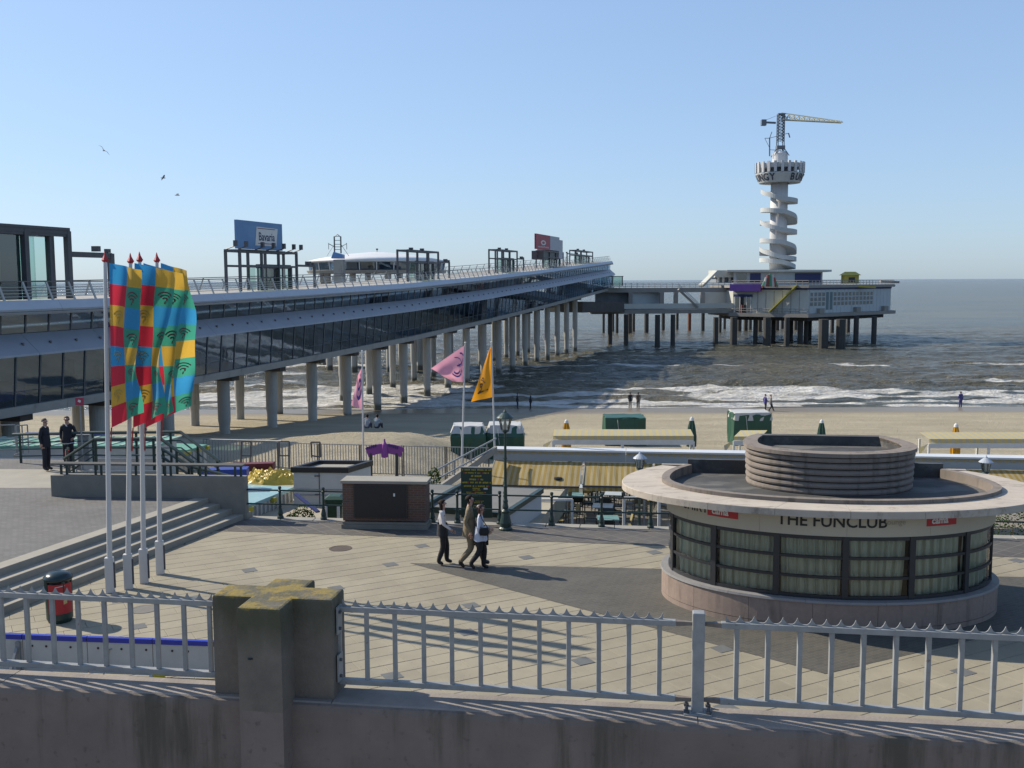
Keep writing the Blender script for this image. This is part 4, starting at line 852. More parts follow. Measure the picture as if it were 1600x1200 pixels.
# lift and stair towers of steel frames on the deck
def px_s(px, u=-3.0, h=H4):
    best = (1e9, 0)
    for i in range(-100, 2000):
        s = i*0.1
        q = pp(s, u, h); d = np.array([q.x, q.y, q.z-CH]); x = 800+F*(d@_rt)/(d@_fw)
        if abs(x-px) < best[0]: best = (abs(x-px), s)
    return best[1]
m_tgl = glass('tower_glass', (0.55, 0.72, 0.68), 0.10, 0.02, 0.85)
def lift_tower(label, pxa, pxb, topz, ext=None, glass_a=0.3, glass_b=0.85, us=(-2.2, -3.5), rows=0.62, heavy=0.2, posts=(0, .30, .62, 1), lamps=True, roofed=False, dark=False):
    sa_, sb_ = px_s(pxa, us[0]), px_s(pxb, us[0]); smid = (sa_+sb_)/2; base = pp(smid, us[0], H4)
    t = thing('lift_tower', label, 'lift tower', base, -PIER_AZ, 'steel frame lift towers on the pier deck')
    H = topz-base.z
    Q = lambda s, u, h: Vector((*(PO+PD*s+PN*u).xy, pp(s, u, H4).z if h == 0 else base.z+h))
    for f in posts:
        for u in us: MB().bar(Q(sa_+(sb_-sa_)*f, u, 0), Q(sa_+(sb_-sa_)*f, u, H), heavy, heavy, up=PD).build('post', m_steel, t)
    for u in us:
        MB().bar(Q(sa_-0.1, u, H), Q(sb_+0.1, u, H), heavy*0.9, heavy*1.2).build('top_beam', m_steel, t)
        MB().bar(Q(sa_, u, H*rows), Q(sb_, u, H*rows), heavy*0.7, heavy*0.9).build('mid_beam', m_steel, t)
    for f in (0, 1): MB().bar(Q(sa_+(sb_-sa_)*f, us[0], H), Q(sa_+(sb_-sa_)*f, us[1], H), heavy*0.9, heavy).build('cross_beam', m_steel, t)
    ga, gb = sa_+(sb_-sa_)*glass_a, sa_+(sb_-sa_)*glass_b; n = 4; Hg = H*rows
    for k in range(n):
        a, b_ = ga+(gb-ga)*k/n, ga+(gb-ga)*(k+1)/n
        for u in (us[0]-0.15, us[1]+0.15): MB().add([Q(a+.05, u, 0), Q(b_-.05, u, 0), Q(b_-.05, u, Hg), Q(a+.05, u, Hg)], [(0, 1, 2, 3)]).build('glass_panel', m_tgl, t)
        MB().bar(Q(a, us[0]-0.15, 0), Q(a, us[0]-0.15, Hg), 0.1, 0.1, up=PD).build('glazing_bar', m_steel, t)
    MB().bar(Q(gb, us[0]-0.15, 0), Q(gb, us[0]-0.15, Hg), 0.35, 0.2, up=PD).build('door_jamb', m_steel, t)
    MB().bar(Q(ga, us[0]-0.2, Hg), Q(gb, us[0]-0.2, Hg), 0.3, 0.35).build('cabin_roof_edge', m_steel, t)
    MB().bar(Q((ga+gb)/2-0.6, -2.85, Hg/2), Q((ga+gb)/2+0.6, -2.85, Hg/2), 0.9, Hg*0.96).build('lift_car', surf('lift_car_grey', (0.18, 0.2, 0.2), None, 1, 0.5), t)
    if dark: MB().add([Q(ga, us[0]-0.25, 0), Q(ga+(gb-ga)*0.745, us[0]-0.25, 0), Q(ga+(gb-ga)*0.745, us[0]-0.25, Hg), Q(ga, us[0]-0.25, Hg)], [(0, 1, 2, 3)]).build('dark_screen', surf('lift_screen', (0.10, 0.15, 0.18), (0.07, 0.10, 0.13), 0.5, 0.25), t)
    if roofed: MB().bar(Q(sa_, (us[0]+us[1])/2, H+0.1), Q(sb_, (us[0]+us[1])/2, H+0.1), abs(us[0]-us[1])+0.4, 0.12).build('roof', m_steel, t)
    if ext:
        se = px_s(ext, us[0]); he = H*0.66
        MB().bar(Q(sb_, us[0], he), Q(se, us[0], he), heavy*0.8, heavy).build('gantry_beam', m_steel, t)
        MB().bar(Q(se, us[0], 0), Q(se, us[0], he+heavy*0.4), heavy, heavy, up=PD).build('gantry_post', m_steel, t)
        MB().box(Q(se-(se-sb_)*0.35, us[0], he+heavy*1.2), (0.5, 0.3, 0.35), -PIER_AZ).build('floodlight', m_steel, t)
        MB().box(Q(se-0.3, us[0], he+heavy*0.9), (0.3, 0.3, 0.25), -PIER_AZ).build('floodlight', m_steel, t)
    if lamps:
        for f in (0.1, 0.45): MB().box(Q(sa_+(sb_-sa_)*f, us[0], H+0.22), (0.45, 0.3, 0.25), -PIER_AZ).build('floodlight', m_steel, t)
    return t, Q, sa_, sb_, H
def topz(px, py, u=-2.2):
    s = px_s(px, u); q = PO+PD*s+PN*u; return V(px, py, q.y).z
lift_tower('big dark glazed lift tower on the pier at the left picture edge', -110, 110, topz(60, 358), 175, 0.02, 0.86, rows=0.95, heavy=0.34, posts=(0.3, 0.66, 1), lamps=False, roofed=True, dark=True)
t1 = lift_tower('open steel lift tower under the blue billboard on the pier', 376, 464, topz(410, 393), 492, 0.32, 0.9, posts=(0, .36, .66, 1), lamps=False)
lift_tower('steel lift tower in front of the white domed pavilion', 638, 685, topz(650, 392), 702)
lift_tower('steel lift tower between the domed pavilion and the red billboard', 777, 808, topz(786, 391), 818)
t4 = lift_tower('steel lift tower under the red billboard on the pier', 849, 880, topz(860, 393), None, lamps=False)
lift_tower('last steel lift tower at the head of the pier, beyond the red billboard', 900, 926, topz(908, 392), 886, 0.2, 0.8)
# billboards
def panel_text(txt, o, ex, ez, size, mat, parent, name='lettering', bold=0.0, sx=1.0):
    vs, fs = text_shape(txt, size, bold); n = ex.cross(ez).normalized()
    return MB().add([o+ex*x*sx+ez*y for x, y, _ in vs], fs).build(name, mat, parent)
t, Q, sa_, sb_, H = t1
ua = -2.0; s0_, s1_ = px_s(371, ua), px_s(441, ua); hb = topz(405, 347)-Q(0, ua, 0.0001).z; b0 = Q(s0_, ua, H+0.14); b1 = Q(s1_, ua, H+0.14); hgt = hb-H+Q(0, ua, 1).z*0-0.1
hgt = topz(405, 347)-b0.z
bb_ = thing('billboard', 'blue billboard with a white lettered panel on top of the pier lift tower', 'billboard', (b0+b1)/2, -PIER_AZ+math.pi/2, None)
ex = (b1-b0).normalized(); ez = Vector((0, 0, 1)); nn = PN; wd_ = (b1-b0).length
MB().bar(b0+ez*hgt/2, b1+ez*hgt/2, 0.25, hgt).build('board', surf('billboard_blue', (0.10, 0.22, 0.46), (0.14, 0.30, 0.52), 0.5, 0.5), bb_)
o = b0+ex*wd_*0.63+ez*hgt*0.48+nn*0.14
MB().add([o+ex*(-wd_*0.26)-ez*hgt*0.34, o+ex*wd_*0.22-ez*hgt*0.33, o+ex*wd_*0.26+ez*hgt*0.32, o+ex*(-wd_*0.22)+ez*hgt*0.34], [(0, 1, 2, 3)]).build('white_panel', m_white, bb_)
panel_text('Bavaria', o+nn*0.012+ez*hgt*-0.02, ex, ez, hgt*0.42, surf('navy_lettering', (0.03, 0.04, 0.12), None, 2, 0.6), bb_, sx=wd_*0.42/(hgt*0.42*3.3), bold=hgt*0.006)
for dz in (0.27, -0.27): MB().add([o+nn*0.01+ex*(-wd_*0.2)+ez*hgt*dz, o+nn*0.01+ex*wd_*0.2+ez*hgt*dz, o+nn*0.01+ex*wd_*0.2+ez*hgt*(dz+0.025), o+nn*0.01+ex*(-wd_*0.2)+ez*hgt*(dz+0.025)], [(0, 1, 2, 3)]).build('rule_line', surf('rule_red', (0.2, 0.05, 0.08), None, 2, 0.6), bb_)
for f in (-0.22, 0.0, 0.35, 0.60, 0.84, 1.08, 1.26):
    p = b0+ex*wd_*f+nn*0.9; MB().tube(p-nn*0.8-ez*0.1, p+ez*0.15, 0.05, n=5).box(p+ez*0.35, (0.25, 0.25, 0.45), -PIER_AZ).build('spotlight', m_steel, bb_)
t, Q, sa_, sb_, H = t4
s0_, s1_ = px_s(836.5, -2.0), px_s(858.5, -2.0); b0 = Q(s0_, -2.0, H+0.16); b1 = Q(s1_, -2.0, H+0.16); hgt = topz(848, 367)-b0.z; ex = (b1-b0).normalized(); wd_ = (b1-b0).length
rbd = thing('billboard', 'red billboard with a white ring emblem on top of the pier lift tower', 'billboard', (b0+b1)/2, -PIER_AZ+math.pi/2)
MB().bar(b0+ez*hgt/2, b1+ez*hgt/2, 0.3, hgt).build('board', surf('billboard_red', (0.45, 0.012, 0.05), (0.38, 0.01, 0.04), 0.5, 0.5), rbd)
o = (b0+b1)/2+ez*hgt*0.46+PN*0.165; r1, r0 = hgt*0.16, hgt*0.085; fx = wd_/hgt/(22/25.0)
P = []
for i in range(24): a = 2*math.pi*i/24; P += [o+ex*math.cos(a)*r1*fx+ez*math.sin(a)*r1, o+ex*math.cos(a)*r0*fx+ez*math.sin(a)*r0]
MB().add(P, [(2*i, 2*((i+1) % 24), 2*((i+1) % 24)+1, 2*i+1) for i in range(24)]).build('ring_emblem', m_white, rbd)
panel_text('vodafone', o-ez*hgt*0.28, ex, ez, hgt*0.19, m_white, rbd, sx=fx*1.0)
wb = thing('equipment_housing', 'stepped pale grey equipment housing beside the red billboard', 'housing', Q(px_s(868, -2), -2, H), -PIER_AZ+math.pi/2)
a, b_ = px_s(859.5, -2), px_s(874, -2); MB().bar(Q(a, -3.2, H)+ez*(hgt*0.5+0.2), Q(b_, -3.2, H)+ez*(hgt*0.5+0.2), 2.4, hgt*0.98).build('upper_box', surf('housing_grey', (0.5, 0.5, 0.54), (0.45, 0.45, 0.5), 1, 0.5), wb)
a, b_ = px_s(874.2, -2), px_s(880, -2); MB().bar(Q(a, -3.2, H)+ez*0.6, Q(b_, -3.2, H)+ez*0.6, 2.2, 3.4).build('side_box', MATS['housing_grey'], wb)
a, b_ = px_s(852, -2), px_s(874, -2); MB().bar(Q(a, -3.4, H)-ez*0.7, Q(b_, -3.4, H)-ez*0.7, 2.2, 1.5).build('dark_box', m_steel, wb)
# ================================================================== DOMED PAVILION behind the pier
DC = V(590, 440, 165.0); zE = V(590, 408.5, 165).z; zA = V(590, 393.5, 165).z; rD = 106/1600*165.0
dom = thing('domed_pavilion', 'round white-roofed pavilion rising behind the pier deck', 'pavilion', (DC.x, DC.y, SEA))
m_dw = surf('white_roof_sheet', (0.80, 0.80, 0.80), (0.74, 0.74, 0.75), 0.3, 0.5)
MB().lathe([(rD, zE-0.25), (rD+0.3, zE), (rD*0.75, zE+(zA-zE)*0.42), (rD*0.4, zE+(zA-zE)*0.78), (rD*0.15, zA-0.1), (0, zA)], 40, c=(DC.x, DC.y, 0)).build('roof', m_dw, dom, smooth=True)
MB().lathe([(rD-0.4, zE-1.5), (rD-0.2, zE-0.2)], 40, c=(DC.x, DC.y, 0)).build('glazing', m_pgl, dom)
MB().lathe([(rD*0.6, zE-1.6), (rD*0.6, zE-0.1)], 24, c=(DC.x, DC.y, 0)).build('core_wall', m_int, dom)
MB().lathe([(rD, zE-1.9), (rD+0.2, zE-1.5), (rD+0.2, zE-1.45), (0, zE-1.45)], 40, c=(DC.x, DC.y, 0)).build('floor_ring', m_beam, dom)
for i in range(26):
    a = 2*math.pi*i/26; MB().bar((DC.x+(rD-0.3)*math.cos(a), DC.y+(rD-0.3)*math.sin(a), zE-1.45), (DC.x+(rD-0.1)*math.cos(a), DC.y+(rD-0.1)*math.sin(a), zE-0.2), 0.14).build('mullion', m_white, dom)
for i in range(10):
    a = 2*math.pi*i/10; MB().tube((DC.x+rD*0.8*math.cos(a), DC.y+rD*0.8*math.sin(a), SEA-1), (DC.x+rD*0.8*math.cos(a), DC.y+rD*0.8*math.sin(a), zE-1.8), 0.5, n=10).build('pile', m_col, dom)
MB().tube((DC.x, DC.y, zA-0.1), (DC.x, DC.y, zA+0.35), 0.05, n=6).box((DC.x, DC.y, zA+0.4), (0.3, 0.3, 0.25)).build('vent_cap', m_steel, dom)
# mast and blue shelter left of it
mc = V(528, 404, 150); ms_ = thing('radio_mast', 'twin-pole lattice mast over a small blue shelter behind the domed roof', 'mast', (mc.x, mc.y, SEA))
gx = 150/1600.0
MB().box((mc.x+0.2, mc.y, mc.z-3.4), (15*gx, 2, 6.5)).build('platform_block', m_beam, ms_)
MB().add([(mc.x-9*gx, mc.y-1, mc.z), (mc.x+9*gx, mc.y-1, mc.z), (mc.x+9*gx, mc.y-1, mc.z+6*gx), (mc.x-5*gx, mc.y-1, mc.z+10*gx), (mc.x-9*gx, mc.y+1, mc.z), (mc.x+9*gx, mc.y+1, mc.z), (mc.x+9*gx, mc.y+1, mc.z+6*gx), (mc.x-5*gx, mc.y+1, mc.z+10*gx)], [(0, 1, 2, 3), (7, 6, 5, 4), (3, 2, 6, 7), (1, 5, 6, 2), (0, 3, 7, 4)]).build('blue_shelter', surf('shelter_blue', (0.14, 0.30, 0.62), None, 1, 0.5), ms_)
m = MB()
for x in (-5, 5): m.tube((mc.x+x*gx, mc.y, mc.z+8*gx), (mc.x+x*gx, mc.y, mc.z+34*gx), 0.11, n=6)
m.build('mast_pole', m_steel, ms_); m = MB()
for h in (14, 18, 22, 28, 34): m.tube((mc.x-5*gx, mc.y, mc.z+h*gx), (mc.x+5*gx, mc.y, mc.z+h*gx), 0.04, n=4)
for sx in (-1, 1): m.tube((mc.x+5*sx*gx, mc.y, mc.z+22*gx), (mc.x+17*sx*gx, mc.y, mc.z+4*gx), 0.03, n=4).tube((mc.x+5*sx*gx, mc.y, mc.z+18*gx), (mc.x+14*sx*gx, mc.y, mc.z+23*gx), 0.05, n=4).tube((mc.x+14*sx*gx, mc.y, mc.z+14*gx), (mc.x+14*sx*gx, mc.y, mc.z+24*gx), 0.04, n=4)
m.tube((mc.x-4*gx, mc.y, mc.z+34*gx), (mc.x, mc.y, mc.z+37*gx), 0.05, n=4).tube((mc.x+4*gx, mc.y, mc.z+34*gx), (mc.x, mc.y, mc.z+37*gx), 0.05, n=4)
m.build('mast_struts', m_steel, ms_)

# ================================================================== THE ISLAND AT THE PIER HEAD WITH THE TOWER
YI = 222.0; gI = YI/1600.0
def I(px, py, dy=0.0): return V(px, py, YI+dy)
isl = thing('pier_island', 'pier-head island with white pavilion, window front and dark piles in the sea', 'pier island', (I(1265, 490).x, YI+12, SEA))
m_slab2 = surf('island_slab', (0.34, 0.32, 0.29), (0.27, 0.255, 0.235), 0.5, 0.85)
m_wh = surf('island_white', (0.62, 0.62, 0.56), (0.54, 0.54, 0.49), 0.35, 0.7)
m_pale = surf('island_pale_blue', (0.52, 0.57, 0.58), (0.45, 0.5, 0.52), 0.4, 0.6)
m_navy = surf('island_navy', (0.035, 0.05, 0.17), None, 1, 0.6)
m_win = glass('island_glass', (0.35, 0.4, 0.42), 0.12, 0.03, 0.8)
m_pile = surf('dark_pile', (0.075, 0.07, 0.065), (0.05, 0.048, 0.045), 0.6, 0.85)
def plan(pts): return [((p.x), (p.y)) for p in pts]
def zz_(py, dy=0): return V(1265, py, YI+dy).z
# plan of the island: front-left corner, front corner, right corner, back
pFL, pFC, pRC = I(1145, 490, 4), I(1262, 490, -6), I(1391, 490, 16)
bk = [Vector((pRC.x+1, pRC.y+10, 0)), Vector((pRC.x-8, pRC.y+24, 0)), Vector((pFL.x+4, pFL.y+30, 0)), Vector((pFL.x-2, pFL.y+12, 0))]
def out(pts, k):
    c = sum((Vector((p.x, p.y, 0)) for p in pts), Vector())/len(pts); return [Vector((p.x, p.y, 0))+(Vector((p.x, p.y, 0))-c).normalized()*k for p in pts]
base = [pFL, pFC, pRC]+bk
zd = zz_(489, 0); zr = zz_(449.5, 0)
MB().prism(plan(out(base, 1.2)), zd-0.75, zd).build('deck_slab', m_slab2, isl)
MB().prism(plan(out(base, 0.0)), zd+0.003, zr-0.4).build('pavilion_wall', m_wh, isl)
MB().prism(plan(out(base, 0.15)), zr-0.39, zr-0.02).build('blue_cornice', m_navy, isl)
MB().prism(plan(out(base, 0.9)), zr, zr+0.55).build('roof_slab', m_slab2, isl)
# window front on the right-hand face: pale panels with three rows of panes
fr = (pRC-pFC); fl = Vector((fr.x, fr.y, 0)).length; fd = Vector((fr.x, fr.y, 0)).normalized(); fn = Vector((fd.y, -fd.x, 0)); ph = zr-0.4-zd
for k in range(22):
    a = 0.4+k*(fl-0.8)/22; w_ = (fl-0.8)/22
    o = Vector((pFC.x, pFC.y, 0))+fd*(a+w_/2)+fn*0.06
    MB().box((o.x, o.y, zd+ph/2), (w_*0.96, 0.1, ph*0.98), math.atan2(fd.y, fd.x)).build('wall_panel', m_pale, isl)
    for j in range(3):
        if k > 17 or (k == 17 and j < 1): break
        h_ = ph*(0.38+0.2*j); tall = 3 < k < 6
        if tall and j: continue
        oo = o+fn*0.06; hh_ = ph*0.75 if tall else ph*0.155
        MB().box((oo.x, oo.y, zd+(ph*0.52 if tall else h_+0.1)), (w_*0.66, 0.04, hh_), math.atan2(fd.y, fd.x)).build('window_pane', m_win if not tall else surf('teal_door', (0.10, 0.18, 0.2), None, 1, 0.5), isl)
for f in (0.12, 0.55, 0.9):
    o = Vector((pFC.x, pFC.y, 0))+fd*fl*f+fn*0.5; MB().box((o.x, o.y, zd+0.55), (1.8, 0.8, 1.1), math.atan2(fd.y, fd.x)).build('vent_housing', m_slab2, isl)
# left face: entrance
lr = Vector((pFC.x-pFL.x, pFC.y-pFL.y, 0)); ld = lr.normalized(); ln = Vector((ld.y, -ld.x, 0)); ll = lr.length
o = Vector((pFL.x, pFL.y, 0))+ld*ll*0.14+ln*0.05; MB().box((o.x, o.y, zd+ph*0.40), (ll*0.22, 0.1, ph*0.72), math.atan2(ld.y, ld.x)).build('entrance_glass', m_win, isl)
MB().box((o.x+ln.x*.1, o.y+ln.y*.1, zd+ph*0.74), (ll*0.26, 0.12, ph*0.12), math.atan2(ld.y, ld.x)).build('entrance_sign', m_navy, isl)
for f in (0.03, 0.10, 0.19, 0.25):
    o = Vector((pFL.x, pFL.y, 0))+ld*ll*f+ln*0.16; MB().box((o.x, o.y, zd+ph*0.36), (0.18, 0.12, ph*0.68), math.atan2(ld.y, ld.x)).build('door_post', m_white, isl)
for k, (f, c) in enumerate(((0.145, (0.25, 0.04, 0.04)), (0.17, (0.05, 0.03, 0.03)))):
    o = Vector((pFL.x, pFL.y, 0))+ld*ll*f+ln*0.3; MB().box((o.x, o.y, zd+0.9), (0.7, 0.4, 1.7), 0.3).build('stall', surf('stall_%d' % k, c, None, 1, 0.6), isl)
for k in range(6):
    o = Vector((pFL.x, pFL.y, 0))+ld*ll*(0.34+0.11*k)+ln*0.03; MB().box((o.x, o.y, zd+ph*0.48), (0.08, 0.08, ph*0.94), math.atan2(ld.y, ld.x)).build('panel_joint', m_slab2, isl)
MB().bar((pFL+ld*ll*0.52+ln*0.9).xy.to_3d()+Vector((0, 0, zd+0.3)), (pFL+ld*ll*0.88+ln*0.9).xy.to_3d()+Vector((0, 0, zr+0.6)), 1.3, 0.25).build('yellow_stair', surf('stair_yellow', (0.55, 0.48, 0.10), None, 1, 0.6), isl)
m = MB(); oo = out(base, 0.9)
for h in (0.5, 1.0): m.path([Vector((p.x, p.y, zd+h)) for p in [oo[6], oo[0], oo[1]]], 0.05, 4)
for i in range(14):
    p = oo[0].lerp(oo[1], i/13.0); m.tube((p.x, p.y, zd), (p.x, p.y, zd+1.0), 0.04, n=4)
m.build('guard_rail', m_galv, isl)
# roof terrace: upper pavilion, railings, purple awning, yellow hut
ub = [I(1146, 440, 10), I(1215, 440, 8), I(1285, 440, 14), I(1280, 440, 28), I(1150, 440, 30)]
z0, z1 = zr+0.55, zz_(424.5, 10)
MB().prism(plan(ub), z0+0.003, z1).build('upper_pavilion', m_pale, isl)
ubn = out(ub, 0.05)
MB().prism(plan(out(ub, 2.0)), z1+0.003, z1+0.45).build('upper_roof', m_wh, isl)
for (a, b_), fs_ in (((ubn[0], ubn[1]), ((0.08, .30), (.38, .62))), ((ubn[1], ubn[2]), ((.38, .95),))):
    d = b_-a; n_ = Vector((d.y, -d.x, 0)).normalized()
    for f0, f1 in fs_:
        c = a+d*(f0+f1)/2+n_*0.05; MB().box((c.x, c.y, (z0+z1)/2+0.1), (d.length*(f1-f0), 0.1, (z1-z0)*0.72), math.atan2(d.y, d.x)).build('upper_window', m_win if f0 < .3 or f0 == .38 and d.length < 9.5 else m_navy, isl)
MB().prism(plan(out(base, 0.7)[:3]+[pRC+Vector((-1, 2, 0)), pFC+Vector((0, 2, 0)), pFL+Vector((1, 2, 0))]), zr+0.56, zr+0.6).build('roof_edge', m_slab2, isl)
m = MB(); ro = out(base, 0.6)
for a, b_ in ((ro[1], ro[2]), (ro[0], ro[1]), (ro[2], ro[3])):
    n_ = int((b_-a).length/1.3)
    for h in (0.55, 1.0): m.tube(Vector((a.x, a.y, z0+h)), Vector((b_.x, b_.y, z0+h)), 0.06, n=4)
    for i in range(n_+1):
        p = a.lerp(b_, i/n_); m.tube((p.x, p.y, z0), (p.x, p.y, z0+1.05), 0.05, n=4)
m.build('terrace_railing', m_slab2, isl)
a = I(1142, 447, 3); b_ = I(1190, 447, 0)
MB().bar((a.x, a.y, zz_(449, 2)), (b_.x, b_.y, zz_(449, 2)), 2.0, 1.5).build('purple_awning', surf('awning_purple', (0.17, 0.07, 0.33), (0.22, 0.09, 0.38), 0.8, 0.7), isl)
p = I(1203, 450, -4); m = MB()
for k in range(9):
    a = math.pi*k/8; m.tube((p.x+math.cos(a)*1.7, p.y, p.z+0.3), (p.x+math.cos(a)*1.2, p.y, p.z+0.4+math.sin(a)*2.6), 0.35, 0.25, n=6, mi=k % 3)
m.build('fairground_figure', [m_wh, surf('figure_green', (0.1, 0.3, 0.18), None, 2, 0.6), surf('figure_red', (0.4, 0.08, 0.06), None, 2, 0.6)], isl)
p = I(1328, 440, 8)
m = MB().box((p.x, p.y, p.z+0.5), (3.2, 2.4, 1.9)); m.build('yellow_hut', surf('hut_yellow', (0.50, 0.42, 0.06), (0.44, 0.36, 0.05), 1, 0.6), isl)
m = MB(); m.add([(p.x-2, p.y-1.6, p.z+1.4), (p.x+2, p.y-1.6, p.z+1.4), (p.x+2, p.y+1.6, p.z+1.4), (p.x-2, p.y+1.6, p.z+1.4), (p.x-1.2, p.y, p.z+2.2), (p.x+1.2, p.y, p.z+2.2)], [(0, 1, 5, 4), (1, 2, 5), (2, 3, 4, 5), (3, 0, 4), (3, 2, 1, 0)]); m.build('hut_roof', MATS['hut_yellow'], isl)
MB().box((p.x, p.y-1.21, p.z+0.4), (1.4, 0.06, 1.1)).build('hut_opening', m_black, isl)
p = I(1350, 446, 6); MB().bar(p-Vector((1.5, 0, 0.2)), p+Vector((2.5, 0, -0.4)), 0.8, 0.4).build('yellow_plank', MATS['hut_yellow'], isl)
p = I(1404, 441, 18); q = I(1375, 440, 18); MB().bar(q, p, 1.2, 0.5).build('jump_platform', m_slab2, isl)
# piles
def pile(px, r, ytop, foot=None, par=None, dy=0, mat=None):
    """a pile whose foot meets the water where it is seen"""
    g = G(px, foot, SEA); par = par or isl
    m = MB().tube((g.x, g.y, SEA-1.5), (g.x, g.y, ytop), r, n=10); return m.build('pile', mat or m_pile, par)
for px, r, ft in ((1118, .55, 539), (1146, .75, 539), (1180, .5, 536), (1198, .8, 540), (1208, .5, 534), (1229, .55, 540), (1250, .6, 538), (1236, .45, 531), (1259, .5, 536), (1265, .45, 529), (1286, 1.0, 545), (1313, .95, 545), (1337, .55, 537), (1365, .55, 537), (1125, .4, 520), (1132, .4, 514), (1155, .6, 518), (1165, .6, 517), (1172, .5, 515), (1187, .6, 518), (1194, .5, 514), (1214, .6, 516), (1222, .5, 514), (1243, .5, 515), (1300, .5, 520), (1325, .5, 519)):
    pile(px, r, zd-0.7, ft)
MB().prism(plan(out(base, -1.5)), zd-1.6, zd-0.76).build('deck_beams', m_pile, isl)
# ---- the link between the pier and the island: two decks on piles
lk = thing('pier_link', 'two-level link bridge on dark piles between the pier and the island', 'bridge', (I(1040, 490).x, YI, SEA))
A0, A1 = I(925, 486, 0), I(1150, 487, 4)
zl = I(1040, 484, 0).z
MB().prism(plan([A0, A1, A1+Vector((0, 14, 0)), A0+Vector((0, 14, 0))]), zl-0.9, zl).build('lower_deck', m_slab2, lk)
MB().bar(Vector((A0.x, A0.y-0.1, zl+0.75)), Vector((A1.x, A1.y-0.1, zl+0.75)), 0.12, 1.1).build('parapet_panel', m_wh, lk)
zu = I(1040, 450, 0).z
U0, U1 = I(922, 450, 5), I(1150, 450, 8)
MB().prism(plan([U0, U1, U1+Vector((0, 9, 0)), U0+Vector((0, 9, 0))]), zu-1.0, zu).build('upper_deck', m_slab2, lk)
m = MB()
for h in (0.35, 0.7, 1.05): m.tube((U0.x, U0.y, zu+h), (U1.x, U1.y, zu+h), 0.05, n=4)
for i in range(26):
    p = U0.lerp(U1, i/25.0); m.tube((p.x, p.y, zu), (p.x, p.y, zu+1.05), 0.05, n=4)
m.build('upper_railing', m_galv, lk)
for pa, pb, mt in ((985, 1034, m_pale), (1098, 1147, m_wh)):
    a, b_ = I(pa, 460, 7), I(pb, 460, 9); MB().bar(Vector((a.x, a.y, (zl+zu-1)/2+0.02)), Vector((b_.x, b_.y, (zl+zu-1)/2+0.02)), 1.0, zu-1.0-zl-0.1).build('wall_panel', mt, lk)
a, b_ = I(930, 460, 9), I(982, 460, 9); MB().bar(Vector((a.x, a.y, (zl+zu-1)/2+0.02)), Vector((b_.x, b_.y, (zl+zu-1)/2+0.02)), 1.0, zu-1.0-zl-0.1).build('dark_wall_panel', m_int, lk)
for px in (985, 1034, 1056, 1098): a = I(px, 460, 6); MB().box((a.x, a.y, (zl+zu-1)/2), (0.9, 0.9, zu-1-zl), 0).build('deck_support', m_slab2, lk)
a, b_ = I(1060, 452, 3), I(1090, 480, 3); MB().bar(a, b_, 1.6, 0.4).build('stair_flight', m_slab2, lk)
for dz in (0.6, 1.0): MB().tube(a+Vector((0, -0.8, dz)), b_+Vector((0, -0.8, dz)), 0.06, n=4).build('stair_rail', m_galv, lk)
a, b_ = I(1118, 424, 10), I(1095, 447, 8); MB().bar(a, b_, 1.6, 0.5).build('upper_stair', m_wh, lk)
MB().bar(I(1112, 428, 16), I(1147, 428, 16), 8, 1.6).build('side_pavilion_roof', m_wh, lk); MB().bar(I(1114, 437, 17), I(1147, 437, 17), 7, 1.5).build('side_pavilion', m_int, lk)
for px in (1122, 1130, 1140): a = I(px, 436.5, 13); MB().box(a, (0.5, 0.3, 1.6)).build('pavilion_post', m_white, lk)
a = I(965, 446, 3); MB().box((a.x, a.y+2, a.z+0.9), (2.2, 3, 2.0)).build('glass_booth', m_tgl, lk)
for sx in (-1, 1):
    MB().bar((a.x+1.1*sx, a.y+0.5, a.z-0.1), (a.x+1.1*sx, a.y+0.5, a.z+1.9), 0.2).build('booth_post', m_steel, lk)
MB().box((a.x, a.y+2, a.z+1.98), (2.6, 3.4, 0.15)).build('booth_roof', m_steel, lk)
for px, r, ft in ((953, .5, 538), (978, .5, 539), (1027, .55, 541), (1051, .5, 540), (943, .35, 520), (964, .4, 520), (990, .4, 518), (1010, .6, 519), (1036, .5, 516), (1058, .4, 515), (1098, .5, 517), (1077, .5, 517), (958, .3, 518), (984, .6, 521)):
    pile(px, r, zl-0.85, ft, lk, mat=surf('rust_pile', (0.22, 0.09, 0.06), None, 1, 0.8) if px == 1077 else None)
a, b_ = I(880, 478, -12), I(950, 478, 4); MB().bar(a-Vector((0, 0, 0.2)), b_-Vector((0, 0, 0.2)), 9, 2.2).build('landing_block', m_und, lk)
# ---- the bungee tower
YT = YI+16; gT = YT/1600.0
def T(px, py): return V(px, py, YT)
tc = T(1215, 420); zb = zr+0.5
tow = thing('bungee_tower', 'white observation tower with spiral ramp, lettered ring and crane jib', 'tower', (tc.x, tc.y, zb))
m_tw = surf('tower_white', (0.68, 0.68, 0.69), (0.60, 0.60, 0.61), 0.4, 0.7, stretch=(1, 1, 0.3))
Z = lambda py: T(1215, py).z
rs = 13.0*gT
MB().lathe([(rs, zb), (rs, Z(284))], 32, c=(tc.x, tc.y, 0)).build('shaft', m_tw, tow, smooth=True)
m_tg = surf('ring_grey_white', (0.56, 0.58, 0.58), (0.48, 0.50, 0.50), 0.5, 0.7)
MB().lathe([(rs*0.9, Z(286)), (31*gT, Z(286.5)), (36.5*gT, Z(273)), (36.5*gT, Z(271.5)), (30*gT, Z(271)), (rs*0.9, Z(271))], 40, c=(tc.x, tc.y, 0)).build('lettered_ring', m_tg, tow)
MB().lathe([(24*gT, Z(271)), (24*gT, Z(263))], 32, c=(tc.x, tc.y, 0)).build('gallery_wall', surf('gallery_dark', (0.12, 0.14, 0.18), None, 0.5, 0.5), tow)
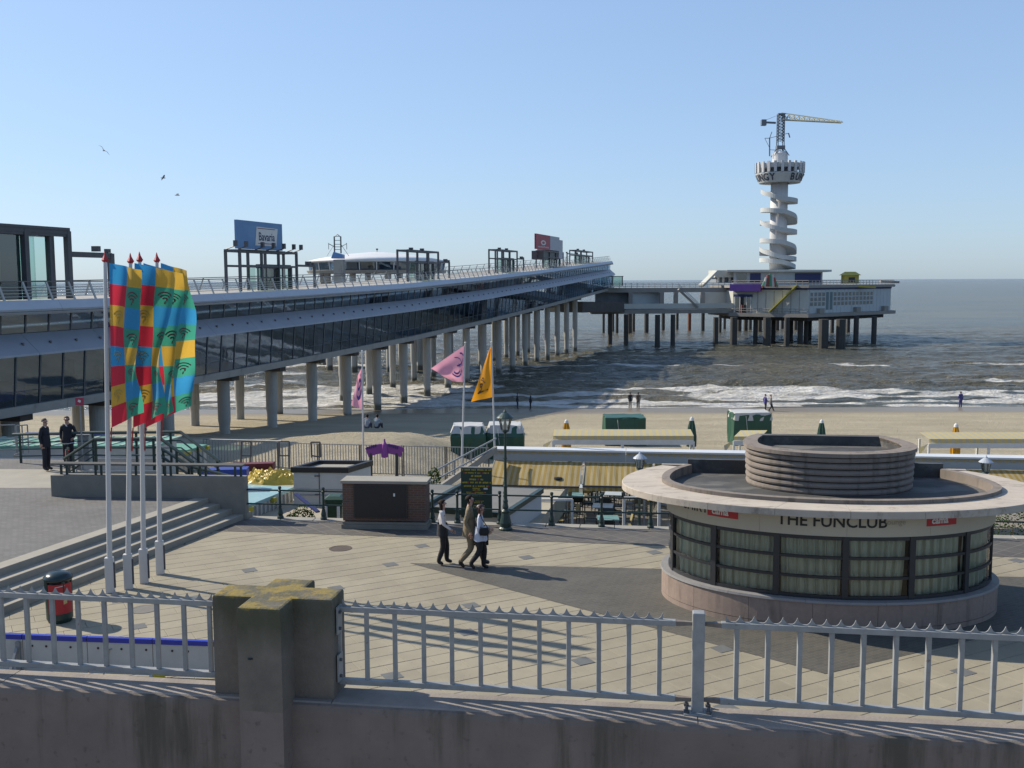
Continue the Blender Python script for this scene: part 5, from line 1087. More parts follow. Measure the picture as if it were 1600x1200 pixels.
MB().lathe([(24*gT, Z(264.5)), (35*gT, Z(264)), (36*gT, Z(257)), (33*gT, Z(256.5)), (24*gT, Z(258))], 40, c=(tc.x, tc.y, 0)).build('upper_ring', m_tg, tow)
for i in range(22):
    a = 2*math.pi*i/22; c, s = math.cos(a), math.sin(a)
    MB().bar((tc.x+36*gT*c, tc.y+36*gT*s, Z(271)), (tc.x+36.3*gT*c, tc.y+36.3*gT*s, Z(254.5)), 0.38, 0.6, up=(-s, c, 0)).build('gallery_fin', m_tw, tow)
MB().lathe([(11.5*gT, Z(258)), (11.5*gT, Z(240)), (9*gT, Z(237)), (3*gT, Z(236)), (0, Z(236))], 24, c=(tc.x, tc.y, 0)).build('top_cylinder', m_tw, tow, smooth=False)
# lettering round the ring
m_tl = surf('tower_lettering', (0.04, 0.05, 0.09), None, 1, 0.6)
hL = 9.6*gT; word = 'BUNGY  BUNGY  BUNGY  '; per = 2*math.pi/len(word)
for i, ch in enumerate(word):
    if ch == ' ': continue
    ang = -math.pi/2 + (i-5.9)*per           # the gap between two words faces the camera
    vs, fs = text_shape(ch, hL*1.35, hL*0.03); P = []
    for x, y, _ in vs:
        f = (y+hL*0.5)/hL; rr = (31.6+4.6*min(1.1, max(-0.1, f))*0.98)*gT+0.10; a = ang+x/rr
        P.append((tc.x+rr*math.cos(a), tc.y+rr*math.sin(a), Z(286)+0.18+f*(Z(273.6)-Z(285.4))*0.92))
    MB().add(P, fs).build('letter', m_tl, tow)
# spiral ramp: channel-section flights
def ramp(pts, wd=1.5):
    """pts: (angle deg, picture y); angle 270 faces the camera, 180 left, 0 right"""
    A = np.array([p[0] for p in pts], float); Y_ = np.array([p[1] for p in pts], float); n = int(abs(A[-1]-A[0])/8)+2
    rin, rout = rs*0.98, rs+15.0*gT; rings = []; par = []
    for i in range(n+1):
        a = A[0]+(A[-1]-A[0])*i/n; py = np.interp(a, A, Y_) if A[-1] > A[0] else np.interp(-a, -A, Y_)
        c, s = math.cos(R(a)), math.sin(R(a)); z = Z(py)
        q = lambda r, h: (tc.x+r*c, tc.y+r*s, z+h)
        rings.append([q(rin, -0.38), q(rout, -0.26), q(rout, 0.72), q(rout-0.12, 0.72), q(rout-0.12, 0.0), q(rin, 0.0)])
    MB().loft(rings, closed=True, caps=True).build('ramp_flight', m_tg, tow)
for y0 in (301, 349, 391):
    ramp([(160, y0-2), (180, y0), (270, y0+13), (350, y0+16), (380, y0+16)])
    None
for y0 in (330, 377.5):
    ramp([(165, y0), (200, y0), (270, y0+3), (320, y0+10), (345, y0+17), (365, y0+19)])
    ramp([(365, y0+19), (450, y0+20), (520, y0+20), (525, y0+20)])
ramp([(165, 408), (200, 408), (270, 411), (330, 419)])
# crane: lattice mast, jib, counter-jib, davits
m_cr = surf('crane_grey', (0.15, 0.175, 0.21), None, 1, 0.5); m_jib = surf('crane_jib_pale', (0.55, 0.55, 0.42), None, 1, 0.6)
hw_ = 4.6*gT; zc0, zc1 = Z(236), Z(179.5)
m = MB()
for a in (-1, 1):
    for b_ in (-1, 1): m.bar((tc.x+a*hw_, tc.y+b_*hw_, zc0), (tc.x+a*hw_, tc.y+b_*hw_, zc1), 0.17)
m.build('mast_chords', m_cr, tow); m = MB(); nL = 9
for k in range(nL):
    z0, z1 = zc0+2+(zc1-zc0-2)*k/nL, zc0+2+(zc1-zc0-2)*(k+1)/nL
    for (a, b_), (c, d) in (((-1, -1), (1, -1)), ((1, -1), (1, 1)), ((1, 1), (-1, 1)), ((-1, 1), (-1, -1))):
        m.bar((tc.x+a*hw_, tc.y+b_*hw_, z0), (tc.x+c*hw_, tc.y+d*hw_, z1), 0.08).bar((tc.x+c*hw_, tc.y+d*hw_, z0), (tc.x+a*hw_, tc.y+b_*hw_, z1), 0.08).bar((tc.x+a*hw_, tc.y+b_*hw_, z1), (tc.x+c*hw_, tc.y+d*hw_, z1), 0.08)
m.build('mast_lattice', m_cr, tow)
m = MB().box((tc.x, tc.y, zc0+0.8), (hw_*2.6, hw_*2.6, 0.7)).box((tc.x, tc.y, zc1+0.1), (hw_*2.3, hw_*2.3, 0.35))
for a in (-1, 1):
    for b_ in (-1, 1): m.bar((tc.x+a*hw_, tc.y+b_*hw_, zc0+0.6), (tc.x+a*hw_*2.4, tc.y+b_*hw_*2.4, zc0-1.2), 0.15)
m.build('mast_foot', m_cr, tow)
jr = T(1298, 200); jr.y -= 8; jl = T(1221, 187)
m = MB(); n = 12; d = (jr-jl)
for k in range(n):
    f0, f1 = k/n, (k+1)/n; p, q = jl+d*f0, jl+d*f1; e0, e1 = 1.5*(1-f0*0.85), 1.5*(1-f1*0.85)
    for sgn in (-1, 1): m.bar(p+Vector((0, sgn*0.6, 0)), q+Vector((0, sgn*0.6, 0)), 0.2).bar(p+Vector((0, sgn*0.6, 0)), (p+q)/2+Vector((0, 0, (e0+e1)/2)), 0.12).bar((p+q)/2+Vector((0, 0, (e0+e1)/2)), q+Vector((0, sgn*0.6, 0)), 0.12)
    m.bar(p+Vector((0, 0, e0)), q+Vector((0, 0, e1)), 0.22).bar(p-Vector((0, .6, 0)), p+Vector((0, .6, 0)), 0.12)
m.build('crane_jib', m_jib, tow)
cl = T(1191, 191)
MB().bar(cl, T(1212, 192), 0.45, 0.4).build('counter_jib', m_cr, tow); MB().box(cl+Vector((0.3, 0, -0.1)), (1.1, 1.2, 1.3)).build('counterweight', m_cr, tow)
MB().tube(T(1217, 180), T(1262, 190), 0.035, n=4).tube(T(1213, 181), T(1193, 189), 0.035, n=4).build('stay_cable', m_cr, tow)
MB().tube(T(1202.5, 244), T(1202.5, 215), 0.15, n=6).tube(T(1202.5, 216), T(1206, 206), 0.09, n=5).tube(T(1195, 216), T(1202.5, 216), 0.07, n=5).tube(T(1195, 216), T(1202, 230), 0.05, n=4).tube(T(1202, 216), T(1232, 208), 0.06, n=4).tube(T(1232, 208), T(1234, 215), 0.14, n=5).build('davit', m_cr, tow)
MB().tube(T(1228, 241), T(1228, 257), 0.1, n=5).tube(T(1228, 241), T(1219, 235), 0.09, n=5).tube(T(1203, 234), T(1219, 235), 0.06, n=5).build('davit', m_cr, tow)
MB().tube(T(1229, 288), T(1236, 284), 0.2, n=6).build('ring_bracket', m_cr, tow)
# ================================================================== BANNER FLAGS
m_fl = {k: surf('flag_'+k, c, tuple(x*0.9 for x in c), 3, 0.75, trans=0.5) for k, c in dict(blue=(0.06, 0.42, 0.80), red=(0.90, 0.05, 0.09), yellow=(0.88, 0.54, 0.08), green=(0.08, 0.47, 0.32), maroon=(0.36, 0.09, 0.12), olive=(0.60, 0.52, 0.18)).items()}
FM = [m_fl[k] for k in ('blue', 'red', 'yellow', 'green')]
COLA = [0, 1, 2, 1, 0, 1, 2, 1]; COLB = [2, 3, 0, 3, 2, 3, 0, 3]
m_pole = surf('white_flagpole', (0.70, 0.69, 0.68), (0.60, 0.59, 0.58), 2, 0.4, stretch=(1, 1, 0.3))
def banner_flag(base_px, top_px, label, seed, w=1.05, az=40, y_top=411, y_bot=668):
    b = G(*base_px); tp = V(top_px[0], top_px[1], b.y)
    t = thing('banner_flag', label, 'flag', b, 0, 'banner flags on white poles beside the stairs')
    up = (tp-b); L = up.length; d = up.normalized()
    MB().box(b+d*0.42, (0.19, 0.15, 0.84), R(10), tilt=None).build('pole_socket', m_pole, t, bevel=0.01)
    MB().box(b+d*0.42+Vector((0.115, 0, 0)), (0.03, 0.05, 0.6), R(10)).build('clamp', m_steel, t)
    MB().tube(b+d*0.6, b+d*(L-0.16), 0.062, 0.04, n=12).build('pole', m_pole, t, smooth=False)
    MB().lathe([(0, -0.11), (0.085, 0.0), (0.03, 0.10), (0.012, 0.17), (0, 0.2)], 4, c=b+d*(L-0.12)).build('finial', m_red, t)
    rr = random.Random(seed); ph = [rr.uniform(0, 6.28) for _ in range(4)]
    zt = V(top_px[0], y_top, b.y).z; zb = V(top_px[0], y_bot, b.y).z; h = zt-zb
    dr = Vector((math.cos(R(az)), math.sin(R(az)), 0)); pr = Vector((-dr.y, dr.x, 0))
    def P(u, v):
        z = zt-v*h; k = (z-b.z)/L; c = b+d*((z-b.z)/d.z)+dr*0.11
        wv = u*(0.16*math.sin(u*3.6+ph[0]+v*2.0)+0.10*math.sin(u*8+v*5.5+ph[1])+0.04*math.sin(v*14+ph[2]+u*3))
        wx = u*(w+0.05*math.sin(v*7+ph[3])-0.10*abs(math.sin(v*3.1+ph[1])))
        return c+dr*wx+pr*wv+Vector((0, 0, u*(-0.2*(1-v)**2+0.40*v**3+0.05*math.sin(v*9+ph[0]))))
    MB().grid(P, 16, 64, mfn=lambda u, v: (COLA if u < 0.5 else COLB)[min(7, int(v*8))]).build('flag_cloth', FM, t, smooth=True)
    # arcs-and-hook emblem printed on the cells
    def emblem(col, row, mat):
        m = MB(); cu, cv = 0.25+0.5*col, (row+0.62)/8
        def Q(x, y, side):
            u, v = cu+x*0.5, cv-y/8; p = P(u, v); a = P(u+0.01, v)-p; c = P(u, v+0.004)-p; n_ = a.cross(c).normalized(); return p+n_*0.006*side
        for side in (-1, 1):
            for r in (0.40, 0.28, 0.16):
                pts = []
                for i in range(13):
                    an = R(35+110*i/12)
                    for q in (r, r-0.045): pts.append(Q(q*1.0*math.cos(an), -0.10+q*1.25*math.sin(an), side))
                m.add(pts, [(2*i, 2*i+2, 2*i+3, 2*i+1) for i in range(12)])
            hook = [(0.0, 0.06), (0.07, 0.02), (0.07, -0.08), (0.0, -0.12), (-0.03, -0.24)]; pts = []
            for x, y in hook: pts += [Q(x-0.025, y, side), Q(x+0.025, y, side)]
            m.add(pts, [(2*i, 2*i+2, 2*i+3, 2*i+1) for i in range(len(hook)-1)])
        m.build('emblem', mat, t)
    for row in (1, 3, 5, 7): emblem(1, row, m_fl['maroon'])
    for row in (2, 4, 6): emblem(0, row, m_fl['olive'])
    z0 = P(0, 1); a = b+d*((zb-0.55-b.z)/d.z)
    MB().path([z0, (z0+a)/2+Vector((0.03, 0, 0)), a+Vector((0.07, 0, 0))], 0.016, 5).build('tie_rope', m_red, t)
banner_flag((172, 926), (164, 398), 'first banner flag from the left, nearest the camera', 1, az=-16, w=0.90)
banner_flag((200, 920), (204, 400), 'second banner flag from the left, between the first and third poles', 2, az=-19, w=1.06)
banner_flag((225, 911), (218, 398), 'third banner flag from the left of the four poles', 6, az=-22, w=1.02)
banner_flag((250, 897), (245, 399), 'fourth and rightmost banner flag, farthest from the camera', 9, az=-18, w=0.88, y_bot=655)

# ================================================================== LITTER BIN, BARRIER BOARD
g = G(94, 970)
t = thing('litter_bin', 'dark green round litter bin with red poster panel by the stairs', 'litter bin', g)
MB().lathe([(0.23, 0.0), (0.25, 0.05), (0.265, 0.08), (0.27, 0.62), (0.265, 0.66)], 28, c=g).build('body', m_green, t, smooth=False)
MB().lathe([(0.22, 0.66), (0.22, 0.90)], 28, c=g).build('mouth', m_black, t)
for k in range(4):
    a = R(45+90*k); MB().bar((g.x+0.25*math.cos(a), g.y+0.25*math.sin(a), 0.6), (g.x+0.25*math.cos(a), g.y+0.25*math.sin(a), 0.93), 0.06).build('strut', m_green, t)
MB().lathe([(0.27, 0.90), (0.30, 0.93), (0.295, 0.98), (0.22, 1.05), (0.10, 1.085), (0, 1.09)], 28, c=g).build('lid', surf('glossy_green', (0.012, 0.03, 0.035), None, 3, 0.22), t, smooth=True)
P = []; n = 16
for z in (0.22, 0.86):
    for i in range(n+1): a = R(-115+115*i/n); P.append((g.x+0.276*math.cos(a), g.y+0.276*math.sin(a), z))
MB().add(P, [(i, i+1, n+2+i, n+1+i) for i in range(n)]).build('poster', m_red, t)
for (a0, z, w_, h_, mt) in ((-62, 0.60, 26, 0.05, m_white), (-40, 0.62, 18, 0.035, m_white), (-40, 0.42, 16, 0.09, surf('poster_yellow', (0.7, 0.5, 0.2), None, 2, 0.6)), (-60, 0.80, 40, 0.012, m_white)):
    P = []
    for dz in (0, h_):
        for i in range(5): a = R(a0-w_/2+w_*i/4); P.append((g.x+0.279*math.cos(a), g.y+0.279*math.sin(a), z+dz+0.02*i/4))
    MB().add(P, [(i, i+1, 6+i, 5+i) for i in range(4)]).build('poster_mark', mt, t)
a, b_ = G(-60, 1046), G(345, 1062); d = (b_-a).normalized(); hB = 0.62
t = thing('barrier_board', 'low white barrier board with blue top edge behind the left railing', 'barrier', (a+b_)/2, math.atan2(d.y, d.x))
m_brd = surf('board_white', (0.62, 0.61, 0.58), (0.52, 0.51, 0.49), 2.5, 0.6)
L = (b_-a).length; n = 4
for k in range(n):
    p, q = a+d*(L*k/n+0.01), a+d*(L*(k+1)/n-0.01); MB().bar(p+Vector((0, 0, 0.04+hB/2)), q+Vector((0, 0, 0.04+hB/2)), 0.06, hB).build('board', m_brd, t)
    MB().bar(p+Vector((0, 0, 0.06+hB)), q+Vector((0, 0, 0.06+hB)), 0.09, 0.09).build('blue_cap', surf('cap_blue', (0.02, 0.04, 0.42), None, 2, 0.4), t)
nrm = Vector((d.y, -d.x, 0))
for px in (30, 175): 
    p = G(px, 1052); p = a+d*((p-a).dot(d)); MB().bar(p+nrm*0.07+Vector((0, 0, 0)), p+nrm*0.07+Vector((0, 0, 0.6)), 0.08, 0.05).bar(p+nrm*0.42, p+nrm*0.10+Vector((0, 0, 0.5)), 0.05, 0.05).build('brace', m_galv, t) if px == 30 else MB().path([p+nrm*0.25, p+nrm*0.05+Vector((0, 0, 0.35)), p+nrm*0.045+Vector((0.03, 0, 0.5)), p+nrm*0.045+Vector((0.09, 0, 0.52))], 0.012, 5).build('cable', m_galv, t)
for px in (52, 75, 115, 160, 198, 238, 280, 305):
    p = a+d*((G(px, 1052)-a).dot(d))+nrm*0.032; MB().tube(p+Vector((0, 0, 0.52)), p+nrm*0.006+Vector((0, 0, 0.52)), 0.022, n=10).build('bolt_hole', m_black, t)
g = G(243, 1062); tag(MB().box((g.x+0.06, g.y, 0.05), (0.2, 0.12, 0.09), 0.5, mi=0).box((g.x-0.07, g.y, 0.04), (0.07, 0.1, 0.07), 0.5, mi=1).build('dropped_carton', [surf('carton_yellow', (0.75, 0.55, 0.03), None, 2, 0.6), m_white], None, loc=Vector((g.x, g.y, 0))), 'small yellow and white carton dropped behind the left railing', 'carton')

# ================================================================== LOW WALL, BENCH RAIL, STAIRWAY RAILINGS (left middle)
wa, wb_ = Vector((-14.19, 31.0, 0)), Vector((-8.12, 30.52, 0)); wd = (wb_-wa).normalized(); wn = Vector((-wd.y, wd.x, 0))
t = thing('low_concrete_wall', 'low grey concrete wall at the top end of the stairs', 'wall', (wa+wb_)/2, math.atan2(wd.y, wd.x))
q = [wa, wb_, wb_+wn*0.38, wa+wn*0.38]
MB().prism([(p.x, p.y) for p in q], -0.1, 1.30).build('wall_body', m_conc, t, bevel=0.02)
t = thing('perch_bench', 'long dark slatted perch bench on the low concrete wall', 'bench', (wa+wb_)/2+Vector((0, 0, 1.3)), math.atan2(wd.y, wd.x))
for k in range(3): MB().bar(wa+wd*0.0+wn*(0.08+0.11*k)+Vector((0, 0, 1.64)), wb_-wd*0.05+wn*(0.08+0.11*k)+Vector((0, 0, 1.64)), 0.085, 0.05).build('slat', surf('weathered_slat', (0.10, 0.095, 0.085), (0.14, 0.13, 0.115), 3, 0.7), t)
for k in range(6):
    p = wa+wd*(0.35+1.1*k)+wn*0.19
    for s in (-0.09, 0.09): MB().bar(p+wd*s+Vector((0, 0, 1.302)), p+wd*s+Vector((0, 0, 1.61)), 0.06, 0.06).build('leg', m_green, t)
def rail_run(label, px_pts, Y0, Y1, levels, posts, z_foot, name='stairway_railing', r=0.035):
    p0 = V(*px_pts[0], Y0); t = thing(name, label, 'railing', (p0.x, p0.y, z_foot))
    n = len(px_pts)-1; top = [V(x, y, Y0+(Y1-Y0)*i/n) for i, (x, y) in enumerate(px_pts)]
    MB().path(top, r*1.5, 8).build('handrail', m_green, t)
    for h in levels: MB().path([p-Vector((0, 0, h)) for p in top], r*0.75, 6).build('mid_rail', m_green, t)
    for i, f in posts:
        p = top[i].lerp(top[i+1], f); MB().bar(p, p-Vector((0, 0, 1.05)), 0.07).build('post', m_green, t)
rail_run('dark green stairway railing with blue-topped landing, behind the two men', [(20, 679), (130, 676), (282, 675), (343, 721)], 37, 34, (0.3, 0.55, 0.8), ((0, .1), (1, .1), (1, .55), (1, .9), (2, .45), (2, .95)), -0.3)
rail_run('dark green stairway railing sloping down just behind the perch bench', [(100, 717), (147, 686), (250, 685), (302, 722)], 34.5, 32.6, (0.3, 0.55), ((0, .3), (1, .02), (1, .5), (1, .9), (2, .5), (2, .95)), 0.2)
rail_run('dark green railing low behind the right end of the perch bench', [(250, 700), (300, 729), (375, 748)], 33.5, 32.2, (0.3,), ((0, .1), (0, .9), (1, .8)), -0.2)
# small sign on a post
p = V(125, 627, 35.5); t = thing('prohibition_sign', 'small red square sign on a thin grey post behind the two men', 'sign', (p.x, p.y, UZ))
MB().tube((p.x, p.y, UZ), (p.x, p.y, p.z), 0.03, n=8).build('post', m_galv, t)
MB().box((p.x, p.y-0.04, p.z), (0.29, 0.02, 0.26)).build('sign_plate', surf('sign_crimson', (0.42, 0.03, 0.08), None, 2, 0.5), t)
MB().box((p.x+0.0, p.y-0.053, p.z+0.01), (0.10, 0.006, 0.08), tilt=Matrix.Rotation(0.5, 3, 'Y')).build('sign_mark', m_white, t)
p = G(130, 722, UZ); t = thing('control_cabinet', 'grey street control cabinet between the two railings', 'cabinet', p)
MB().box(p+Vector((0.1, 0, 0.5)), (0.42, 0.35, 1.0)).build('body', m_galv, t, bevel=0.02); MB().box(p+Vector((0.1, 0, 1.02)), (0.48, 0.4, 0.05)).build('lid', m_galv, t)
# site containers with green roofs behind the men
m_ctw = surf('container_white', (0.55, 0.55, 0.52), (0.47, 0.47, 0.45), 0.8, 0.6); m_ctg = surf('container_roof_green', (0.12, 0.36, 0.26), (0.22, 0.42, 0.33), 0.9, 0.5, stretch=(1, 0.3, 1)); m_yel = surf('corner_yellow', (0.50, 0.45, 0.04), None, 2, 0.6)
def container(label, corner, az, L, W, z1, hgt, roofm, castings=True, group=None, ribs_on=('L', 'W')):
    """corner: nearest corner; L along az direction, W to the left of it"""
    e = Vector((math.sin(az), math.cos(az), 0)); f = Vector((-e.y, e.x, 0)); t = thing('site_container', label, 'container', Vector((corner.x, corner.y, z1-hgt)), -az+math.pi/2)
    c = Vector((corner.x, corner.y, 0)); q = [c, c+e*L, c+e*L+f*W, c+f*W]
    MB().prism([(p.x, p.y) for p in q], z1-hgt, z1-0.12).build('shell', m_ctw, t)
    o = [c-e*0.03-f*0.03, c+e*(L+0.03)-f*0.03, c+e*(L+0.03)+f*(W+0.03), c-e*0.03+f*(W+0.03)]
    MB().prism([(p.x, p.y) for p in o], z1-0.118, z1).build('roof', roofm, t)
    if 'L' in ribs_on:
        for k in range(int(L/0.28)): MB().bar(c+e*(0.14+0.28*k)-f*0.025+Vector((0, 0, z1-hgt)), c+e*(0.14+0.28*k)-f*0.025+Vector((0, 0, z1-0.14)), 0.10, 0.05, up=e).build('rib', m_ctw, t)
    if 'W' in ribs_on:
        for k in range(int(W/0.5)): MB().bar(c+f*(0.25+0.5*k)-e*0.02+Vector((0, 0, z1-hgt)), c+f*(0.25+0.5*k)-e*0.02+Vector((0, 0, z1-0.14)), 0.08, 0.04, up=e).build('rib', m_ctw, t)
    if castings:
        for g_ in (0, 0.5, 1): MB().box(c+e*L*g_-f*0.05+Vector((0, 0, z1-0.14)), (0.2, 0.2, 0.16), -az).build('corner_casting', m_yel, t)
    return t
c = G(388, 789, -0.25); container('white ribbed container with pale cyan roof beside the end of the low wall', c, PIER_AZ, 3.1, 7.0, -0.25, 2.4, surf('container_roof_cyan', (0.26, 0.46, 0.50), (0.34, 0.52, 0.55), 0.9, 0.5))
c = G(292, 703, -0.6); container('white container end with yellow corners behind the stairway railings', c, PIER_AZ, 1.6, 2.2, -0.6, 2.4, m_ctg, True)
c = V(245, 696, 44); container('long white site container with green roof behind the dark-suited men', c, R(0), 2.6, 11.5, c.z, 2.6, m_ctg, False, ribs_on=())
t = bpy.data.objects[[o.name for o in bpy.data.objects if o.name.startswith('site_container')][-1]]
for k in range(18):
    p = c+Vector((-0.3-0.62*k, -0.03, 0)); MB().bar(p+Vector((0, 0, 0.015)), p+Vector((0.5, 2.6, 0.015)), 0.16, 0.04).build('roof_rib', surf('pale_rib', (0.4, 0.52, 0.46), None, 2, 0.6), t)
for z in (-0.55, -1.1): MB().bar(c+Vector((0, -0.03, z)), c+Vector((-11.5, -0.03, z)), 0.05, 0.06).build('wall_rail', m_white, t)
a = V(40, 678, 40); b_ = V(200, 676, 40); tag(MB().bar(a, b_, 0.1, 0.12).build('blue_pipe', surf('pipe_blue', (0.03, 0.09, 0.42), None, 2, 0.4), None, loc=(a+b_)/2), 'blue pipe lying along the railing behind the dark-suited men', 'pipe')
# steel crowd barriers at the far left
for k, (x0, x1) in enumerate(((-30, 26), (28, 45))):
    a, b_ = G(x0, 710, UZ), G(x1, 708, UZ); t = thing('crowd_barrier', 'grey tubular crowd barrier at the left edge of the upper pavement' if k == 0 else 'narrow grey tubular crowd barrier next to the standing man', 'barrier', (a+b_)/2)
    for z in (0.15, 0.55, 1.1): MB().tube(a+Vector((0, 0, z)), b_+Vector((0, 0, z)), 0.025, n=6).build('rail', m_galv, t)
    for f in (0, 0.5, 1): MB().tube(a.lerp(b_, f), a.lerp(b_, f)+Vector((0, 0, 1.1)), 0.025, n=6).build('upright', m_galv, t)
    MB().bar(a+Vector((0, -0.3, 0.02)), a+Vector((0, 0.3, 0.02)), 0.05).build('foot', m_galv, t)

# ================================================================== PLAZA EDGE: brick monument, boards, railing, lamps
bl, br_ = G(536, 826), G(666, 828); d = (br_-bl).normalized(); bn = Vector((-d.y, d.x, 0)); L = (br_-bl).length; ang = math.atan2(d.y, d.x)
c = (bl+br_)/2+bn*0.36
t = thing('brick_monument', 'red brick monument block with dark plaque and pale cap', 'monument', c, ang)
m_brick = pavers('red_brick', (0.17, 0.085, 0.06), (0.135, 0.07, 0.052), (0.17, 0.14, 0.12), 0.22, 0.07, (R(90), 0, 0), 0.010, bump=0.006)
MB().box((c.x, c.y, 0.79), (L, 0.68, 1.1), ang).build('brick_body', m_brick, t)
MB().box((c.x, c.y, 0.175), (L+0.03, 0.72, 0.07), ang).build('plinth_course', m_conc, t); MB().box((c.x, c.y, 0.07), (L+0.08, 0.78, 0.13), ang).build('plinth', m_conc, t)
MB().box((c.x, c.y, 1.385), (L+0.1, 0.78, 0.085), ang).build('cap_slab', m_kerb, t, bevel=0.01)
f = bl.lerp(br_, 0.455)-bn*0.0; MB().box((f.x-bn.x*0.0, f.y-bn.y*0.0+0.0, 0.82), (L*0.64, 0.05, 0.98), ang).build('plaque_frame', surf('plaque_rim', (0.05, 0.045, 0.04), None, 2, 0.6), t)
MB().box((f.x-bn.x*0.03, f.y-bn.y*0.03, 0.82), (L*0.61, 0.03, 0.92), ang).build('plaque', surf('plaque_dark', (0.013, 0.012, 0.014), (0.018, 0.017, 0.018), 2, 0.6), t)
q = G(607, 826); q = Vector((q.x, q.y, 0))-bn*0.05; MB().box((f.x+d.x*0.42-bn.x*.05, f.y+d.y*.42-bn.y*.05, 1.03), (0.05, 0.01, 0.09), ang).build('plaque_mark', m_white, t)
# green board with yellow lines of lettering
g0, g1 = G(721, 811), G(769, 812); d = (g1-g0).normalized(); c = (g0+g1)/2; ang = math.atan2(d.y, d.x); L = (g1-g0).length; hb = V(745, 731, c.y).z
t = thing('menu_board', 'tall dark green notice board with yellow lines, behind the walking trio', 'board', c, ang)
MB().box((c.x, c.y, hb/2+0.03), (L, 0.06, hb-0.06), ang).build('panel', surf('board_green', (0.012, 0.045, 0.035), None, 3, 0.5), t)
MB().box((c.x, c.y, hb+0.01), (L+0.03, 0.09, 0.03), ang).build('top_trim', m_galv, t)
mn = Vector((d.y, -d.x, 0)); rr = random.Random(4)
m_let = surf('yellow_lettering', (0.50, 0.38, 0.03), None, 3, 0.6); m_lr = surf('red_lettering', (0.42, 0.06, 0.03), None, 3, 0.6)
for k, (zf, wf, hf) in enumerate(((0.965, .92, .026), (0.905, .84, .022), (0.845, .34, .03), (0.78, .46, .03), (0.72, .92, .03), (0.65, .82, .028), (0.605, .26, .02), (0.575, .24, .018), (0.53, .66, .018), (0.50, .62, .016), (0.47, .4, .016), (0.36, .5, .014), (0.33, .4, .014), (0.27, .5, .014), (0.24, .6, .014), (0.20, .4, .012))):
    x = -L*wf/2; m = MB()
    while x < L*wf/2-0.02:
        w_ = rr.uniform(0.03, 0.06); o = c+d*(x+w_/2)+mn*0.034; zc = hb*zf+rr.uniform(-0.004, 0.004)
        m.box((o.x, o.y, zc), (w_*0.82, 0.006, hb*hf), ang, mi=1 if rr.random() < 0.12 else 0); x += w_+(0.035 if rr.random() < 0.2 else 0)
    tag(m.build('lettering_line', [m_let, m_lr], t), kind='stuff')
o = c+d*L*0.30+mn*0.035; MB().box((o.x, o.y, hb*0.605), (0.12, 0.006, 0.05), ang).build('sticker', m_white, t)
# cast-iron railing along the edge
def edge_railing(label, pxs, x_from=None):
    pts = [edgeP(((G(px, 816).x)), 0.14) for px in pxs]; t = thing('promenade_railing', label, 'railing', pts[0], PT)
    for p in pts:
        MB().lathe([(0.10, 0.0), (0.10, 0.05), (0.075, 0.10), (0.085, 0.16), (0.05, 0.30), (0.042, 0.34), (0.05, 0.38), (0.036, 0.42), (0.036, 0.80), (0.05, 0.83), (0.05, 0.86), (0.03, 0.89), (0.055, 0.94), (0.04, 0.99), (0.0, 1.0)], 12, c=p+Vector((0, 0, 0.015))).build('post', m_green, t)
    for p, q in zip(pts, pts[1:]):
        for z in (0.45, 0.88): MB().tube(p+Vector((0, 0, z)), q+Vector((0, 0, z)), 0.026, n=8).build('rail', m_green, t)
    return pts
edge_railing('dark green cast-iron railing between the low wall and the brick monument', [372, 434, 504, 560])
edge_railing('dark green cast-iron railing between the brick monument and the lamp post', [640, 677, 716, 782])
edge_railing('dark green cast-iron railing from the lamp post past the kiosk to the right', [790, 862, 938, 1012, 1086, 1160, 1236, 1310, 1386, 1468, 1568, 1645])
m_lgl = glass('lantern_glass', (0.85, 0.88, 0.86), 0.10, 0.15)
def lamp_post(label, base, H, capm=None):
    t = thing('lamp_post', label, 'lamp post', base); b = Vector(base); hp = H-0.62
    MB().lathe([(0.20, 0), (0.20, 0.06), (0.16, 0.10), (0.17, 0.22), (0.11, 0.50), (0.12, 0.56), (0.075, 0.62), (0.09, 0.68), (0.065, 0.80), (0.075, 0.86), (0.055, 0.92), (0.05, 1.25), (0.065, 1.29), (0.045, 1.34)], 16, c=b).build('base', m_green, t)
    MB().tube(b+Vector((0, 0, 1.3)), b+Vector((0, 0, hp)), 0.043, 0.034, n=12).build('pole', m_green, t)
    MB().lathe([(0.06, 0), (0.06, 0.03)], 12, c=b+Vector((0, 0, hp*0.72))).build('collar', m_green, t)
    MB().tube(b+Vector((-0.2, 0, hp-0.18)), b+Vector((0.2, 0, hp-0.18)), 0.014, n=6).build('ladder_bar', m_green, t)
    MB().lathe([(0.05, -0.05), (0.13, 0.0), (0.12, 0.03)], 12, c=b+Vector((0, 0, hp))).build('lantern_seat', m_green, t)
    lg = MB().lathe([(0.11, 0.03), (0.185, 0.38)], 8, c=b+Vector((0, 0, hp))).build('lantern_glass', m_lgl, t)
    for k in range(8):
        a = 2*math.pi*k/8; MB().tube(b+Vector((0.112*math.cos(a), 0.112*math.sin(a), hp+0.03)), b+Vector((0.188*math.cos(a), 0.188*math.sin(a), hp+0.38)), 0.009, n=4).build('glazing_bar', m_green, lg)
    MB().lathe([(0.24, 0.375), (0.25, 0.39), (0.21, 0.43), (0.10, 0.52), (0.055, 0.54), (0.05, 0.57), (0.02, 0.60), (0.0, 0.66)], 16, c=b+Vector((0, 0, hp))).build('cap', capm or surf('cap_green', (0.04, 0.075, 0.065), None, 3, 0.35), t, smooth=False)
    MB().lathe([(0.035, 0.05), (0.05, 0.18), (0.03, 0.3)], 8, c=b+Vector((0, 0, hp))).build('mantle', m_white, t)
